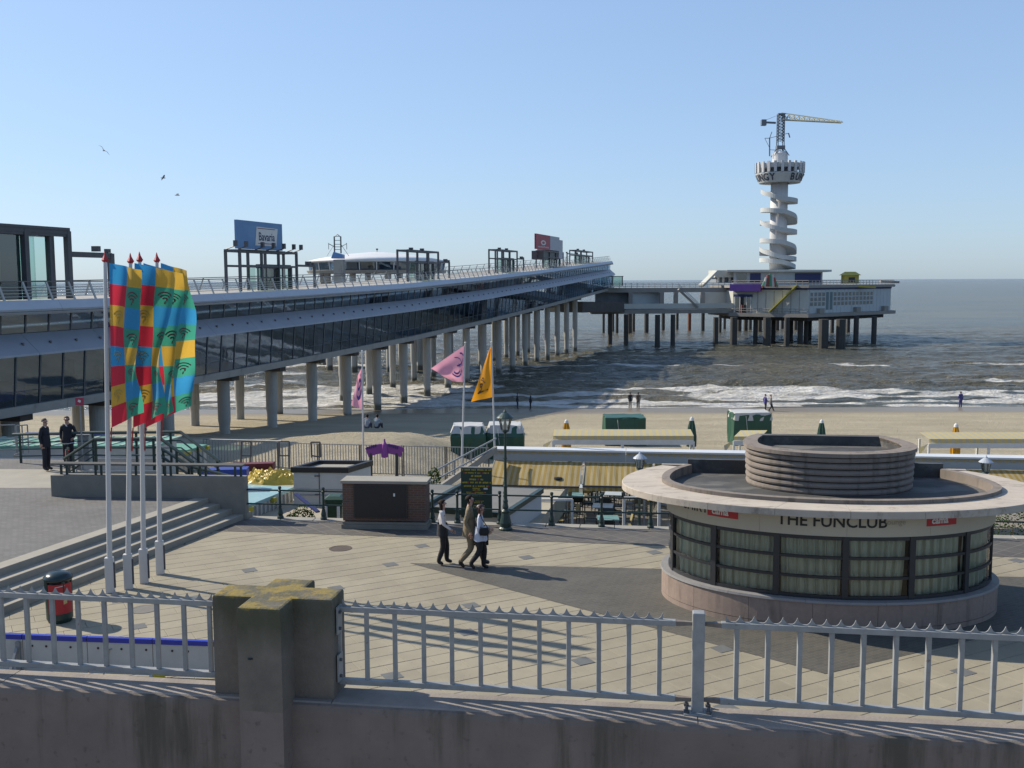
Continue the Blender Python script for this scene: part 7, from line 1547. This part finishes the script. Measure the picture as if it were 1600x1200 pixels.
def covered(lab, px0, px1, yt, Yq, hgt, dep, white, rnd_):
    a, b_ = V(px0, yt, Yq), V(px1, yt, Yq); c = (a+b_)/2; w_ = (b_.x-a.x); z0 = bz(c.x, c.y)-0.05; H = a.z-z0; rr2 = random.Random(int(px0))
    t = thing('covered_stack', lab, 'covered stack', Vector((c.x, c.y, z0)), rr2.uniform(-0.05, 0.1))
    j = lambda: rr2.uniform(-0.06, 0.06)
    def ring(z, k, n=7):
        out = []
        for (sx, sy), (tx, ty) in (((-1, -1), (1, -1)), ((1, -1), (1, 1)), ((1, 1), (-1, 1)), ((-1, 1), (-1, -1))):
            for i in range(n): f = i/n; out.append(Vector((c.x+(sx+(tx-sx)*f)*w_/2*k+j(), c.y+dep/2+(sy+(ty-sy)*f)*dep/2*k+j(), z+j()*0.6)))
        return out
    m = MB(); m.loft([ring(z0, 1.02), ring(z0+H*0.35, 1.0), ring(z0+H*(0.7 if rnd_ else 0.95), 1.0), ring(z0+H, 0.8 if rnd_ else 0.97)], closed=True, caps=True); m.build('cover', m_cov, t)
    if white:
        m = MB(); m.loft([ring(z0+H*0.80, 1.0 if not rnd_ else 0.98), ring(z0+H*1.03, 0.84 if rnd_ else 0.96)], closed=True, caps=True); m.build('white_top_sheet', m_covw, t)
    MB().path([V(px0+(px1-px0)*0.3, yt+3, Yq-0.12), V(px0+(px1-px0)*0.34, yt+28, Yq-0.12)], 0.02, 4).build('tie_rope', m_covw, t)
covered('green covered stack with white top, left of the flag pole on the sand', 703, 758, 668, 60, 1.6, 2.0, True, True)
covered('green covered stack with rumpled white top, behind the lantern post', 760, 819, 667, 61, 1.6, 2.0, True, True)
covered('plain dark green covered stack alone in the middle of the beach', 946, 1009, 653, 70, 2.2, 2.2, False, False)
covered('green covered stack under a white sheet above the kiosk drum', 1148, 1207, 647, 70, 2.2, 2.2, True, False)
def parasol(lab, px, yt, Yq, mat):
    a = V(px, yt, Yq); z0 = bz(a.x, a.y); t = thing('closed_parasol', lab, 'parasol', Vector((a.x, a.y, z0-0.2))); H = a.z-z0
    MB().tube((a.x, a.y, z0-0.2), (a.x, a.y, a.z-0.1), 0.03, n=6).build('pole', m_white, t)
    m = MB(); rg = []
    for z, r in ((-1.85, 0.10), (-1.8, 0.26), (-1.2, 0.27), (-0.6, 0.2), (-0.2, 0.12), (-0.08, 0.05)):
        rg.append([Vector((a.x+r*(1+0.16*(-1)**i)*math.cos(2*math.pi*i/16), a.y+r*(1+0.16*(-1)**i)*math.sin(2*math.pi*i/16), a.z+z)) for i in range(16)])
    m.loft(rg, closed=True, caps=True); m.build('folded_canopy', mat, t)
    MB().lathe([(0.14, -0.2), (0.11, -0.05), (0.04, 0.02), (0, 0.05)], 10, c=a).build('cap', m_white, t)
m_py = surf('parasol_yellow', (0.72, 0.36, 0.01), (0.62, 0.30, 0.01), 3, 0.6, trans=0.2); m_pg = surf('parasol_green', (0.012, 0.07, 0.045), None, 3, 0.6)
parasol('yellow closed parasol left of the dark green covered stack', 885, 656, 64, m_py); parasol('green closed parasol beside the striped stall', 1081, 652, 62, m_pg)
parasol('green closed parasol tip just above the kiosk drum', 1284, 656, 66, m_pg); parasol('yellow closed parasol behind the right-hand striped stall', 1494, 662, 60, m_py)
# ---- gulls
def gull(lab, px, py, Y_, span, bank, yaw):
    c = V(px, py, Y_); t = thing('gull', lab, 'bird', c, yaw); Mx = Matrix.Rotation(bank, 3, 'X')
    b = MB(); b.loft([[Vector((x, r*math.cos(a), r*0.8*math.sin(a))) for a in [k*math.pi/3 for k in range(6)]] for x, r in ((-0.30, 0.02), (-0.15, 0.06), (0.05, 0.08), (0.2, 0.05), (0.30, 0.015))], closed=True, caps=True)
    b.v = [tuple(Mx @ Vector(v)) for v in b.v]; b.build('body', surf('gull_grey', (0.25, 0.26, 0.28), None, 3, 0.7), t, world=False)
    for s in (-1, 1):
        w_ = MB(); P = [(0.12, 0.04*s, 0.03), (0.16, 0.28*s, 0.16), (-0.02, span/2*s, 0.04), (-0.06, 0.30*s, 0.13), (-0.12, 0.05*s, 0.03)]; P = [Mx @ Vector(p) for p in P]
        w_.add(list(P)+[p-Vector((0, 0, 0.012)) for p in P], [(0, 1, 3, 4), (1, 2, 3), (9, 8, 6, 5), (8, 7, 6)]); w_.build('wing', MATS['gull_grey'], t, world=False)
gull('gull flying highest over the left end of the pier', 162, 235, 95, 1.35, 0.75, 2.2); gull('gull flying middle of the three at the left', 255, 278, 120, 1.2, -0.5, 0.7); gull('gull flying lowest of the three at the left', 277, 305, 120, 1.2, 0.25, 0.3)
# ================================================================== PEOPLE
m_skin = surf('skin', (0.50, 0.29, 0.21), (0.46, 0.26, 0.19), 8, 0.55)
def cloth(name, c): return surf('cloth_'+name, c, tuple(x*0.82 for x in c), 14, 0.85, 0.03, 11)
m_dhair = surf('hair_dark', (0.016, 0.011, 0.01), (0.03, 0.019, 0.014), 30, 0.75, spec=0.15); m_ghair = surf('hair_grey', (0.17, 0.15, 0.13), None, 30, 0.8, spec=0.15); m_shoe = surf('shoe_black', (0.015, 0.014, 0.013), None, 5, 0.4)
def person(label, loc, rz, H=1.75, pose=None, top=None, bottom=None, hair=m_dhair, shoes=m_shoe, hair_len=0.0, sleeves=True, fingers=True, slim=1.0, skirt_top=None, collar=None, name='person', seat=False):
    """faces +x locally. joints for a 1.75 m figure, scaled; pose overrides joints"""
    k = H/1.75
    J = dict(pelvis=(0, 0, 0.95), belly=(0.01, 0, 1.08), chest=(0.0, 0, 1.28), upper=(-0.01, 0, 1.42), neck=(0.0, 0, 1.50), skull0=(0.02, 0, 1.575), skull1=(0.025, 0, 1.66), crown=(0.01, 0, 1.715), jaw=(0.075, 0, 1.575), nose=(0.115, 0, 1.625),
             shL=(-0.01, 0.17, 1.42), elL=(-0.04, 0.235, 1.14), wrL=(0.03, 0.25, 0.90), haL=(0.06, 0.25, 0.82), shR=(-0.01, -0.17, 1.42), elR=(-0.04, -0.235, 1.14), wrR=(0.03, -0.25, 0.90), haR=(0.06, -0.25, 0.82),
             hiL=(0, 0.09, 0.90), knL=(0.02, 0.10, 0.50), anL=(-0.01, 0.10, 0.085), toL=(0.15, 0.115, 0.035), hiR=(0, -0.09, 0.90), knR=(0.02, -0.10, 0.50), anR=(-0.01, -0.10, 0.085), toR=(0.15, -0.115, 0.035))
    J.update(pose or {})
    Rr = dict(pelvis=(0.125, 0.155), belly=(0.115, 0.145), chest=(0.125, 0.165), upper=(0.105, 0.14), neck=(0.055, 0.055), skull0=(0.085, 0.072), skull1=(0.095, 0.078), crown=(0.06, 0.055), jaw=(0.04, 0.045), nose=(0.012, 0.016),
              shL=(0.068, 0.068), elL=(0.05, 0.05), wrL=(0.034, 0.034), haL=(0.03, 0.042), hiL=(0.108, 0.108), knL=(0.082, 0.082), anL=(0.068, 0.068), toL=(0.036, 0.045))
    for a in ('sh', 'el', 'wr', 'ha', 'hi', 'kn', 'an', 'to'): Rr[a+'R'] = Rr[a+'L']
    E_ = [('pelvis', 'belly'), ('belly', 'chest'), ('chest', 'upper'), ('upper', 'neck'), ('neck', 'skull0'), ('skull0', 'skull1'), ('skull1', 'crown'), ('skull0', 'jaw'), ('skull1', 'nose'), ('upper', 'shL'), ('shL', 'elL'), ('elL', 'wrL'), ('wrL', 'haL'), ('upper', 'shR'), ('shR', 'elR'), ('elR', 'wrR'), ('wrR', 'haR'),
          ('pelvis', 'hiL'), ('hiL', 'knL'), ('knL', 'anL'), ('anL', 'toL'), ('pelvis', 'hiR'), ('hiR', 'knR'), ('knR', 'anR'), ('anR', 'toR')]
    names = list(J); idx = {n: i for i, n in enumerate(names)}
    me = bpy.data.meshes.new('b'); me.from_pydata([tuple(q*k for q in J[n]) for n in names], [(idx[a], idx[b]) for a, b in E_], [])
    ob = bpy.data.objects.new('b', me); COL.objects.link(ob); md = ob.modifiers.new('s', 'SKIN'); md.branch_smoothing = 0.4; md.use_smooth_shade = True
    for n in names:
        sv_ = me.skin_vertices[0].data[idx[n]]; r = Rr[n]; s = slim if n in ('pelvis', 'belly', 'chest', 'upper', 'hiL', 'hiR', 'shL', 'shR', 'elL', 'elR') else 1
        sv_.radius = (r[1]*k*s, r[0]*k*s) if n in ('pelvis', 'belly', 'chest', 'upper') else (r[0]*k*s, r[1]*k*s); sv_.use_root = (n == 'pelvis')
    ss = ob.modifiers.new('u', 'SUBSURF'); ss.levels = 2; ss.render_levels = 2
    dg = bpy.context.evaluated_depsgraph_get(); ev = bpy.data.meshes.new_from_object(ob.evaluated_get(dg)); bpy.data.objects.remove(ob)
    mats = [m_skin, top, bottom, shoes, hair, collar or top]
    seg = [(Vector(J[a])*k, Vector(J[b])*k, a, b) for a, b in E_]
    m = MB(); m.v = [tuple(v.co) for v in ev.vertices]; m.f = [tuple(p.vertices) for p in ev.polygons]
    headz = (J['skull1'][2])*k; hx = J['skull1'][0]*k; hy = J['skull1'][1]*k
    for p in ev.polygons:
        c = p.center; best = 1e9; bs = None
        for a, b, na, nb_ in seg:
            d = b-a; f = max(0, min(1, (c-a).dot(d)/d.length_squared)); q = (c-a-d*f).length
            if q < best: best = q; bs = (na, nb_, f)
        na, nb_, f = bs
        if nb_ in ('toL', 'toR') or (nb_ in ('anL', 'anR') and f > 0.9): mi = 3
        elif nb_ in ('hiL', 'hiR', 'knL', 'knR', 'anL', 'anR'): mi = 2
        elif nb_ == 'belly' and f < 0.25: mi = 2
        elif nb_ in ('haL', 'haR'): mi = 0
        elif nb_ in ('wrL', 'wrR') and not sleeves: mi = 0
        elif nb_ in ('skull0', 'skull1', 'crown', 'jaw', 'nose', 'neck'):
            if nb_ == 'neck': mi = 5 if f < 0.6 else 0
            else: mi = 4 if (c.z > headz+0.035*k or (c.x-hx < -0.015*k and c.z > J['skull0'][2]*k-0.03*k)) else 0
        else: mi = 1
        m.m.append(mi)
    bpy.data.meshes.remove(ev)
    if fingers:
        for s in ('L', 'R'):
            w_, h_ = Vector(J['wr'+s])*k, Vector(J['ha'+s])*k; d = (h_-w_).normalized(); sd = d.cross(Vector((0, 1, 0)) if abs(d.y) < 0.8 else Vector((1, 0, 0))).normalized()
            cu = d.cross(sd)*(1 if s == 'L' else -1)
            for j in range(4):
                a = h_+sd*(0.021*(j-1.5))+d*0.012; L_ = (0.045, 0.052, 0.048, 0.036)[j]*1.3; b1 = a+d*L_*0.6; b2 = b1+(d*0.8+cu*-0.5).normalized()*L_*0.5
                m.tube(a, b1, 0.0095, 0.0088, n=6).tube(b1, b2, 0.0088, 0.006, n=6)
            a = w_+d*0.03+sd*-0.02; m.tube(a, a+d*0.04-sd*0.035, 0.012, 0.010, n=6).tube(a+d*0.04-sd*0.035, a+d*0.075-sd*0.04, 0.010, 0.007, n=6)
        # eyes, ears and mouth
    t = thing(name, label, 'person', loc, rz)
    body = m.build('body', mats, t, smooth=True, world=False)
    hc = Vector(J['skull1'])*k; hm = MB()
    rg = []
    for i in range(7):
        v_ = -0.15+1.15*i/6; z = math.sin(v_*math.pi/2)*0.095*k; r = math.cos(v_*math.pi/2)*k
        rg.append([Vector((hc.x-0.012*k+((0.125 if hair_len else 0.112) if math.cos(a) < 0.25 else (0.10 if hair_len else 0.085))*r*math.cos(a)+(0.0 if z > 0.035*k else (-0.06*k if math.cos(a) > 0.3 else 0)), hc.y+(0.098 if hair_len else 0.088)*r*math.sin(a), hc.z+(0.005 if hair_len else 0.0)+z)) for a in [2*math.pi*j/14 for j in range(14)]])
    hm.loft(rg, closed=True, caps=True)
    if hair_len:
        rg = []
        for i in range(6):
            f = i/5.0; z = hc.z+0.03-hair_len*f; wdt = 0.095*(1+0.12*math.sin(f*3))*(1-0.25*f*f)
            rg.append([Vector((hc.x-0.03*k-0.085*k*math.cos(a)*(1 if True else 0)*(1-0.3*f), hc.y+wdt*math.sin(a)*k, z)) for a in [R(-105+210*j/10) for j in range(11)]])
        hm.loft(rg, closed=True, caps=True)
    hm.build('hair', hair, t, smooth=True, world=False)
    fm = MB()
    for s in (-1, 1): fm.box((hc.x+0.083*k, hc.y+s*0.032*k, hc.z-0.012), (0.012, 0.024, 0.012))
    fm.build('eyes', m_black, t, world=False)
    for s in (-1, 1): MB().lathe([(0.0, -0.03), (0.018, -0.01), (0.02, 0.012), (0, 0.03)], 6, c=(hc.x-0.005, hc.y+s*0.086*k, hc.z-0.02)).build('ear', m_skin, t, world=False)
    MB().box((hc.x+0.092*k, hc.y, hc.z-0.072*k), (0.01, 0.04, 0.009)).build('mouth', surf('lip', (0.3, 0.1, 0.08), None, 4, 0.5), t, world=False)
    if skirt_top:                     # loose lower half of a coat or shirt: (top z, hem z, flare, material)
        z1, z0, fl, mt = skirt_top; rg = []
        P0, P1 = Vector(J['pelvis'])*k, Vector(J['chest'])*k
        for i in range(6):
            f = i/5.0; z = z1+(z0-z1)*f; q = P0.lerp(P1, max(0, min(1, (z*k-P0.z)/(P1.z-P0.z)))) if z*k > P0.z else P0
            ax, ay = (0.135+fl*f)*k, (0.172+fl*0.7*f)*k
            rg.append([Vector((q.x+ax*math.cos(a)*(1+0.04*math.sin(5*a)*f), q.y+ay*math.sin(a), z*k+0.012*math.sin(4*a)*f)) for a in [2*math.pi*j/20 for j in range(20)]])
        MB().loft(rg, closed=True).build('coat_hem', mt, t, smooth=True, world=False)
    return t
# the walking trio on the plaza, heading right
W1 = dict(knL=(0.10, 0.09, 0.51), anL=(0.10, 0.09, 0.09), toL=(0.25, 0.10, 0.045), hiL=(0.02, .09, .90), knR=(0.02, -0.09, 0.50), anR=(-0.12, -0.09, 0.10), toR=(0.02, -0.10, 0.035), elL=(-0.10, 0.225, 1.15), wrL=(0.0, 0.24, 0.93), haL=(0.04, 0.235, 0.85), elR=(0.02, -0.23, 1.15), wrR=(0.22, -0.22, 1.0), haR=(0.29, -0.21, 0.95))
g = G(692, 882); person('woman in white blouse and black trousers, leftmost of the walking trio', g, R(2), 1.68, W1, cloth('white_blouse', (0.70, 0.66, 0.66)), cloth('black_trousers', (0.018, 0.018, 0.02)), m_dhair, m_shoe, 0.26, slim=0.86, skirt_top=(1.12, 0.80, 0.02, cloth('black_knit', (0.022, 0.022, 0.028))))
W2 = dict(knL=(0.22, 0.09, 0.54), anL=(0.34, 0.09, 0.12), toL=(0.48, 0.10, 0.09), hiL=(0.03, .09, .90), knR=(0.04, -0.09, 0.49), anR=(-0.24, -0.09, 0.16), toR=(-0.12, -0.10, 0.04), elL=(0.06, 0.24, 1.14), wrL=(0.20, 0.25, 0.93), haL=(0.24, 0.25, 0.86), elR=(-0.10, -0.24, 1.15), wrR=(0.02, -0.25, 0.92), haR=(0.04, -0.25, 0.83))
kh = cloth('khaki_suit', (0.24, 0.185, 0.115)); g = G(734, 887); mloc = g
person('tall man in khaki suit carrying a dark briefcase in the walking trio', g, R(3), 1.86, W2, kh, kh, m_dhair, m_shoe, slim=1.05, skirt_top=(1.20, 0.78, 0.045, kh), collar=cloth('white_collar', (0.62, 0.62, 0.62)))
b = g+Vector((0.10, 0.32, 0)); bc = thing('briefcase', 'dark briefcase in the hand of the man in khaki suit', 'briefcase', b+Vector((0, 0, 0.42)), R(3))
MB().box((0, 0, 0.17), (0.46, 0.11, 0.32)).build('case', cloth('case_black', (0.02, 0.018, 0.018)), bc, world=False, bevel=0.02); MB().path([(-0.08, 0, 0.33), (-0.06, 0, 0.39), (0.06, 0, 0.39), (0.08, 0, 0.33)], 0.012, 6).build('handle', m_shoe, bc, world=False)
bc.location = mloc+Vector((0.24, 0.27, 0.50))
W3 = dict(knL=(0.10, 0.09, 0.51), anL=(0.06, 0.09, 0.09), toL=(0.21, 0.10, 0.04), knR=(-0.02, -0.09, 0.50), anR=(-0.26, -0.09, 0.18), toR=(-0.14, -0.10, 0.05), elR=(-0.02, -0.24, 1.14), wrR=(0.17, -0.19, 1.06), haR=(0.24, -0.16, 1.05), elL=(0.0, 0.22, 1.14), wrL=(0.2, 0.16, 1.08), haL=(0.27, 0.13, 1.06))
pb = cloth('pale_blue_jacket', (0.60, 0.65, 0.78)); g = G(751, 890)
person('woman in pale blue jacket with black shoulder bag, right of the walking trio', g, R(-4), 1.66, W3, pb, cloth('black_trousers', (0.018, 0.018, 0.02)), surf('hair_brown', (0.05, 0.02, 0.016), None, 30, 0.5), m_shoe, 0.16, slim=0.92, skirt_top=(1.18, 0.80, 0.05, pb))
hb = thing('shoulder_bag', 'black shoulder bag under the arm of the woman in pale blue', 'bag', g+Vector((0.10, -0.26, 0.92)), R(-4))
MB().loft([[Vector((x*w_, y*d_, z)) for x, y in ((-1, -1), (1, -1), (1, 1), (-1, 1))] for z, w_, d_ in ((0.02, 0.10, 0.04), (0.10, 0.125, 0.055), (0.19, 0.11, 0.04), (0.21, 0.085, 0.025))], closed=True, caps=True).build('bag_body', cloth('bag_black', (0.012, 0.012, 0.016)), hb, world=False, smooth=False)
MB().path([(-0.10, 0.02, 0.2), (-0.13, 0.07, 0.40), (-0.10, 0.10, 0.53), (-0.05, 0.06, 0.40), (0.10, 0.02, 0.2)], 0.012, 6).build('strap', m_shoe, hb, world=False)
# two men in dark suits on the upper pavement
suit = cloth('navy_suit', (0.014, 0.016, 0.028)); St = dict(elL=(-0.05, 0.23, 1.14), wrL=(0.0, 0.23, 0.91), haL=(0.02, 0.225, 0.83), elR=(-0.05, -0.23, 1.14), wrR=(0.0, -0.23, 0.91), haR=(0.02, -0.225, 0.83))
g = G(73, 735, UZ); person('man in dark suit standing in profile at the left, facing right', g, R(-8), 1.84, St, suit, suit, m_ghair, m_shoe, slim=1.02, skirt_top=(1.20, 0.80, 0.03, suit), collar=m_white)
g = G(108, 728, UZ); person('grey-haired man in dark suit and tie facing the camera by a bicycle', g, R(-82), 1.80, dict(elL=(-0.08, 0.25, 1.15), wrL=(0.06, 0.20, 0.98), haL=(0.12, 0.17, 0.96), elR=(-0.08, -0.25, 1.15), wrR=(0.04, -0.22, 0.95), haR=(0.1, -0.20, 0.91)), suit, suit, m_ghair, m_shoe, slim=1.08, skirt_top=(1.20, 0.78, 0.05, suit), collar=m_white)
# bicycle standing between the man and the bench
g = G(113, 733, UZ)+Vector((0.0, -0.35, 0)); t = thing('bicycle', 'bicycle with bright handlebars in front of the grey-haired man', 'bicycle', g, R(-62))
for x in (-0.52, 0.52):
    m = MB(); P = [Vector((x+0.33*math.cos(a), 0, 0.34+0.33*math.sin(a))) for a in [2*math.pi*i/24 for i in range(25)]]; m.path(P, 0.02, 6); wh = m.build('wheel', m_black, t, world=False)
    m = MB()
    for i in range(10): a = 2*math.pi*i/10; m.tube((x, 0, 0.34), (x+0.32*math.cos(a), 0, 0.34+0.32*math.sin(a)), 0.004, n=3)
    tag(m.build('spokes', m_galv, wh, world=False), kind='stuff')
MB().path([(-0.52, 0, 0.34), (-0.10, 0, 0.30), (0.38, 0, 0.78), (-0.2, 0, 0.72), (-0.52, 0, 0.34)], 0.02, 6).path([(-0.10, 0, 0.30), (-0.24, 0, 0.86)], 0.018, 6).path([(0.52, 0, 0.34), (0.36, 0, 0.92)], 0.018, 6).build('frame', m_green, t, world=False)
MB().path([(0.28, -0.3, 0.98), (0.36, -0.2, 1.03), (0.35, 0, 1.0), (0.36, 0.2, 1.03), (0.28, 0.3, 0.98)], 0.018, 6).build('handlebar', surf('chrome', (0.75, 0.75, 0.77), None, 3, 0.15, metal=1), t, world=False)
MB().box((-0.25, 0, 0.90), (0.26, 0.15, 0.06)).build('saddle', m_black, t, world=False, bevel=0.02); MB().box((0.47, 0, 0.86), (0.08, 0.08, 0.09)).build('headlamp', MATS['chrome'], t, world=False); MB().box((-0.62, 0.05, 0.5), (0.3, 0.12, 0.28)).build('pannier', m_red, t, world=False)
# people on the beach
jn = cloth('jeans', (0.05, 0.07, 0.14)); dk = cloth('dark_coat', (0.025, 0.027, 0.035)); br2 = cloth('brown_coat', (0.16, 0.12, 0.09)); pu = cloth('violet_coat', (0.09, 0.08, 0.28)); gy = cloth('grey_coat', (0.22, 0.21, 0.22)); wt_ = cloth('light_trousers', (0.40, 0.37, 0.32)); bk2 = cloth('black_trousers', (0.018, 0.018, 0.02))
def shore(px, py): 
    for i in range(40):
        z = -6.3; 
    y0, y1 = 60.0, 125.0
    for i in range(40):
        ym = (y0+y1)/2; v = ray(px, py); t_ = ym/v[1]; z = CH+v[2]*t_
        if z > max(bz(v[0]*t_, ym), SEA): y0 = ym
        else: y1 = ym
    v = ray(px, py); t_ = y0/v[1]; return Vector((v[0]*t_, y0, max(bz(v[0]*t_, y0), SEA)))
for px, py, lab, rz, tp_, bt, pose, hr in ((808.5, 639, 'person in dark coat at the water edge, left of the pair nearest the pier shadow', 10, dk, jn, None, m_dhair), (829, 640, 'person in dark coat and cap at the water edge, right of that pair', 175, dk, bk2, None, m_ghair),
        (984.5, 638, 'person in black jacket and light trousers looking at the surf', 90, dk, wt_, None, m_dhair), (997, 638, 'person in brown coat looking at the surf', 92, br2, bk2, None, m_dhair),
        (1195.5, 642, 'person in violet coat walking on the beach', 20, pu, dk, W1, m_dhair), (1204, 643, 'person in grey coat walking beside the one in violet', 10, gy, dk, W2, m_ghair), (1500.5, 637, 'lone person in violet-blue coat at the water edge on the right', 95, pu, pu, None, m_dhair)):
    person(lab, shore(px, py), R(rz), 1.76, pose or dict(St, elL=(-0.02, 0.24, 1.15), wrL=(0.1, 0.2, 0.98), haL=(0.14, 0.16, 0.95)), tp_, bt, hr, m_shoe, fingers=False, skirt_top=(1.15, 0.78, 0.04, tp_))
# two people sitting on the sand mound, backs to the camera
def sand_at(px, py):
    for i in range(600):
        Y_ = 45+i*0.05; p = V(px, py, Y_)
        if p.z <= bz(p.x, p.y): return Vector((p.x, p.y, bz(p.x, p.y)))
    return V(px, py, 62)
SIT = dict(pelvis=(0, 0, 0.13), belly=(0.02, 0, 0.28), chest=(0.07, 0, 0.47), upper=(0.10, 0, 0.60), neck=(0.14, 0, 0.68), skull0=(0.18, 0, 0.75), skull1=(0.19, 0, 0.83), crown=(0.18, 0, 0.885), jaw=(0.235, 0, 0.75), nose=(0.275, 0, 0.80), hiL=(0.05, 0.1, 0.13), knL=(0.42, 0.14, 0.46), anL=(0.50, 0.13, 0.08), toL=(0.64, 0.14, 0.035), hiR=(0.05, -0.1, 0.13), knR=(0.42, -0.14, 0.46), anR=(0.50, -0.13, 0.08), toR=(0.64, -0.14, 0.035),
           shL=(0.10, 0.17, 0.60), elL=(0.25, 0.24, 0.42), wrL=(0.44, 0.15, 0.42), haL=(0.5, 0.1, 0.42), shR=(0.10, -0.17, 0.60), elR=(0.25, -0.24, 0.42), wrR=(0.44, -0.15, 0.42), haR=(0.5, -0.1, 0.42))
lb = cloth('light_blue_shirt', (0.25, 0.33, 0.42)); gb = cloth('grey_blue_shirt', (0.30, 0.35, 0.42))
person('person in grey-blue shirt sitting on the sand mound, left of two', sand_at(573, 671), R(80), 1.75, SIT, gb, jn, m_dhair, m_shoe, fingers=False)
person('person in light blue shirt sitting on the sand mound, right of two', sand_at(588, 671), R(70), 1.75, SIT, lb, cloth('dark_jeans', (0.02, 0.025, 0.05)), m_dhair, m_shoe, fingers=False)
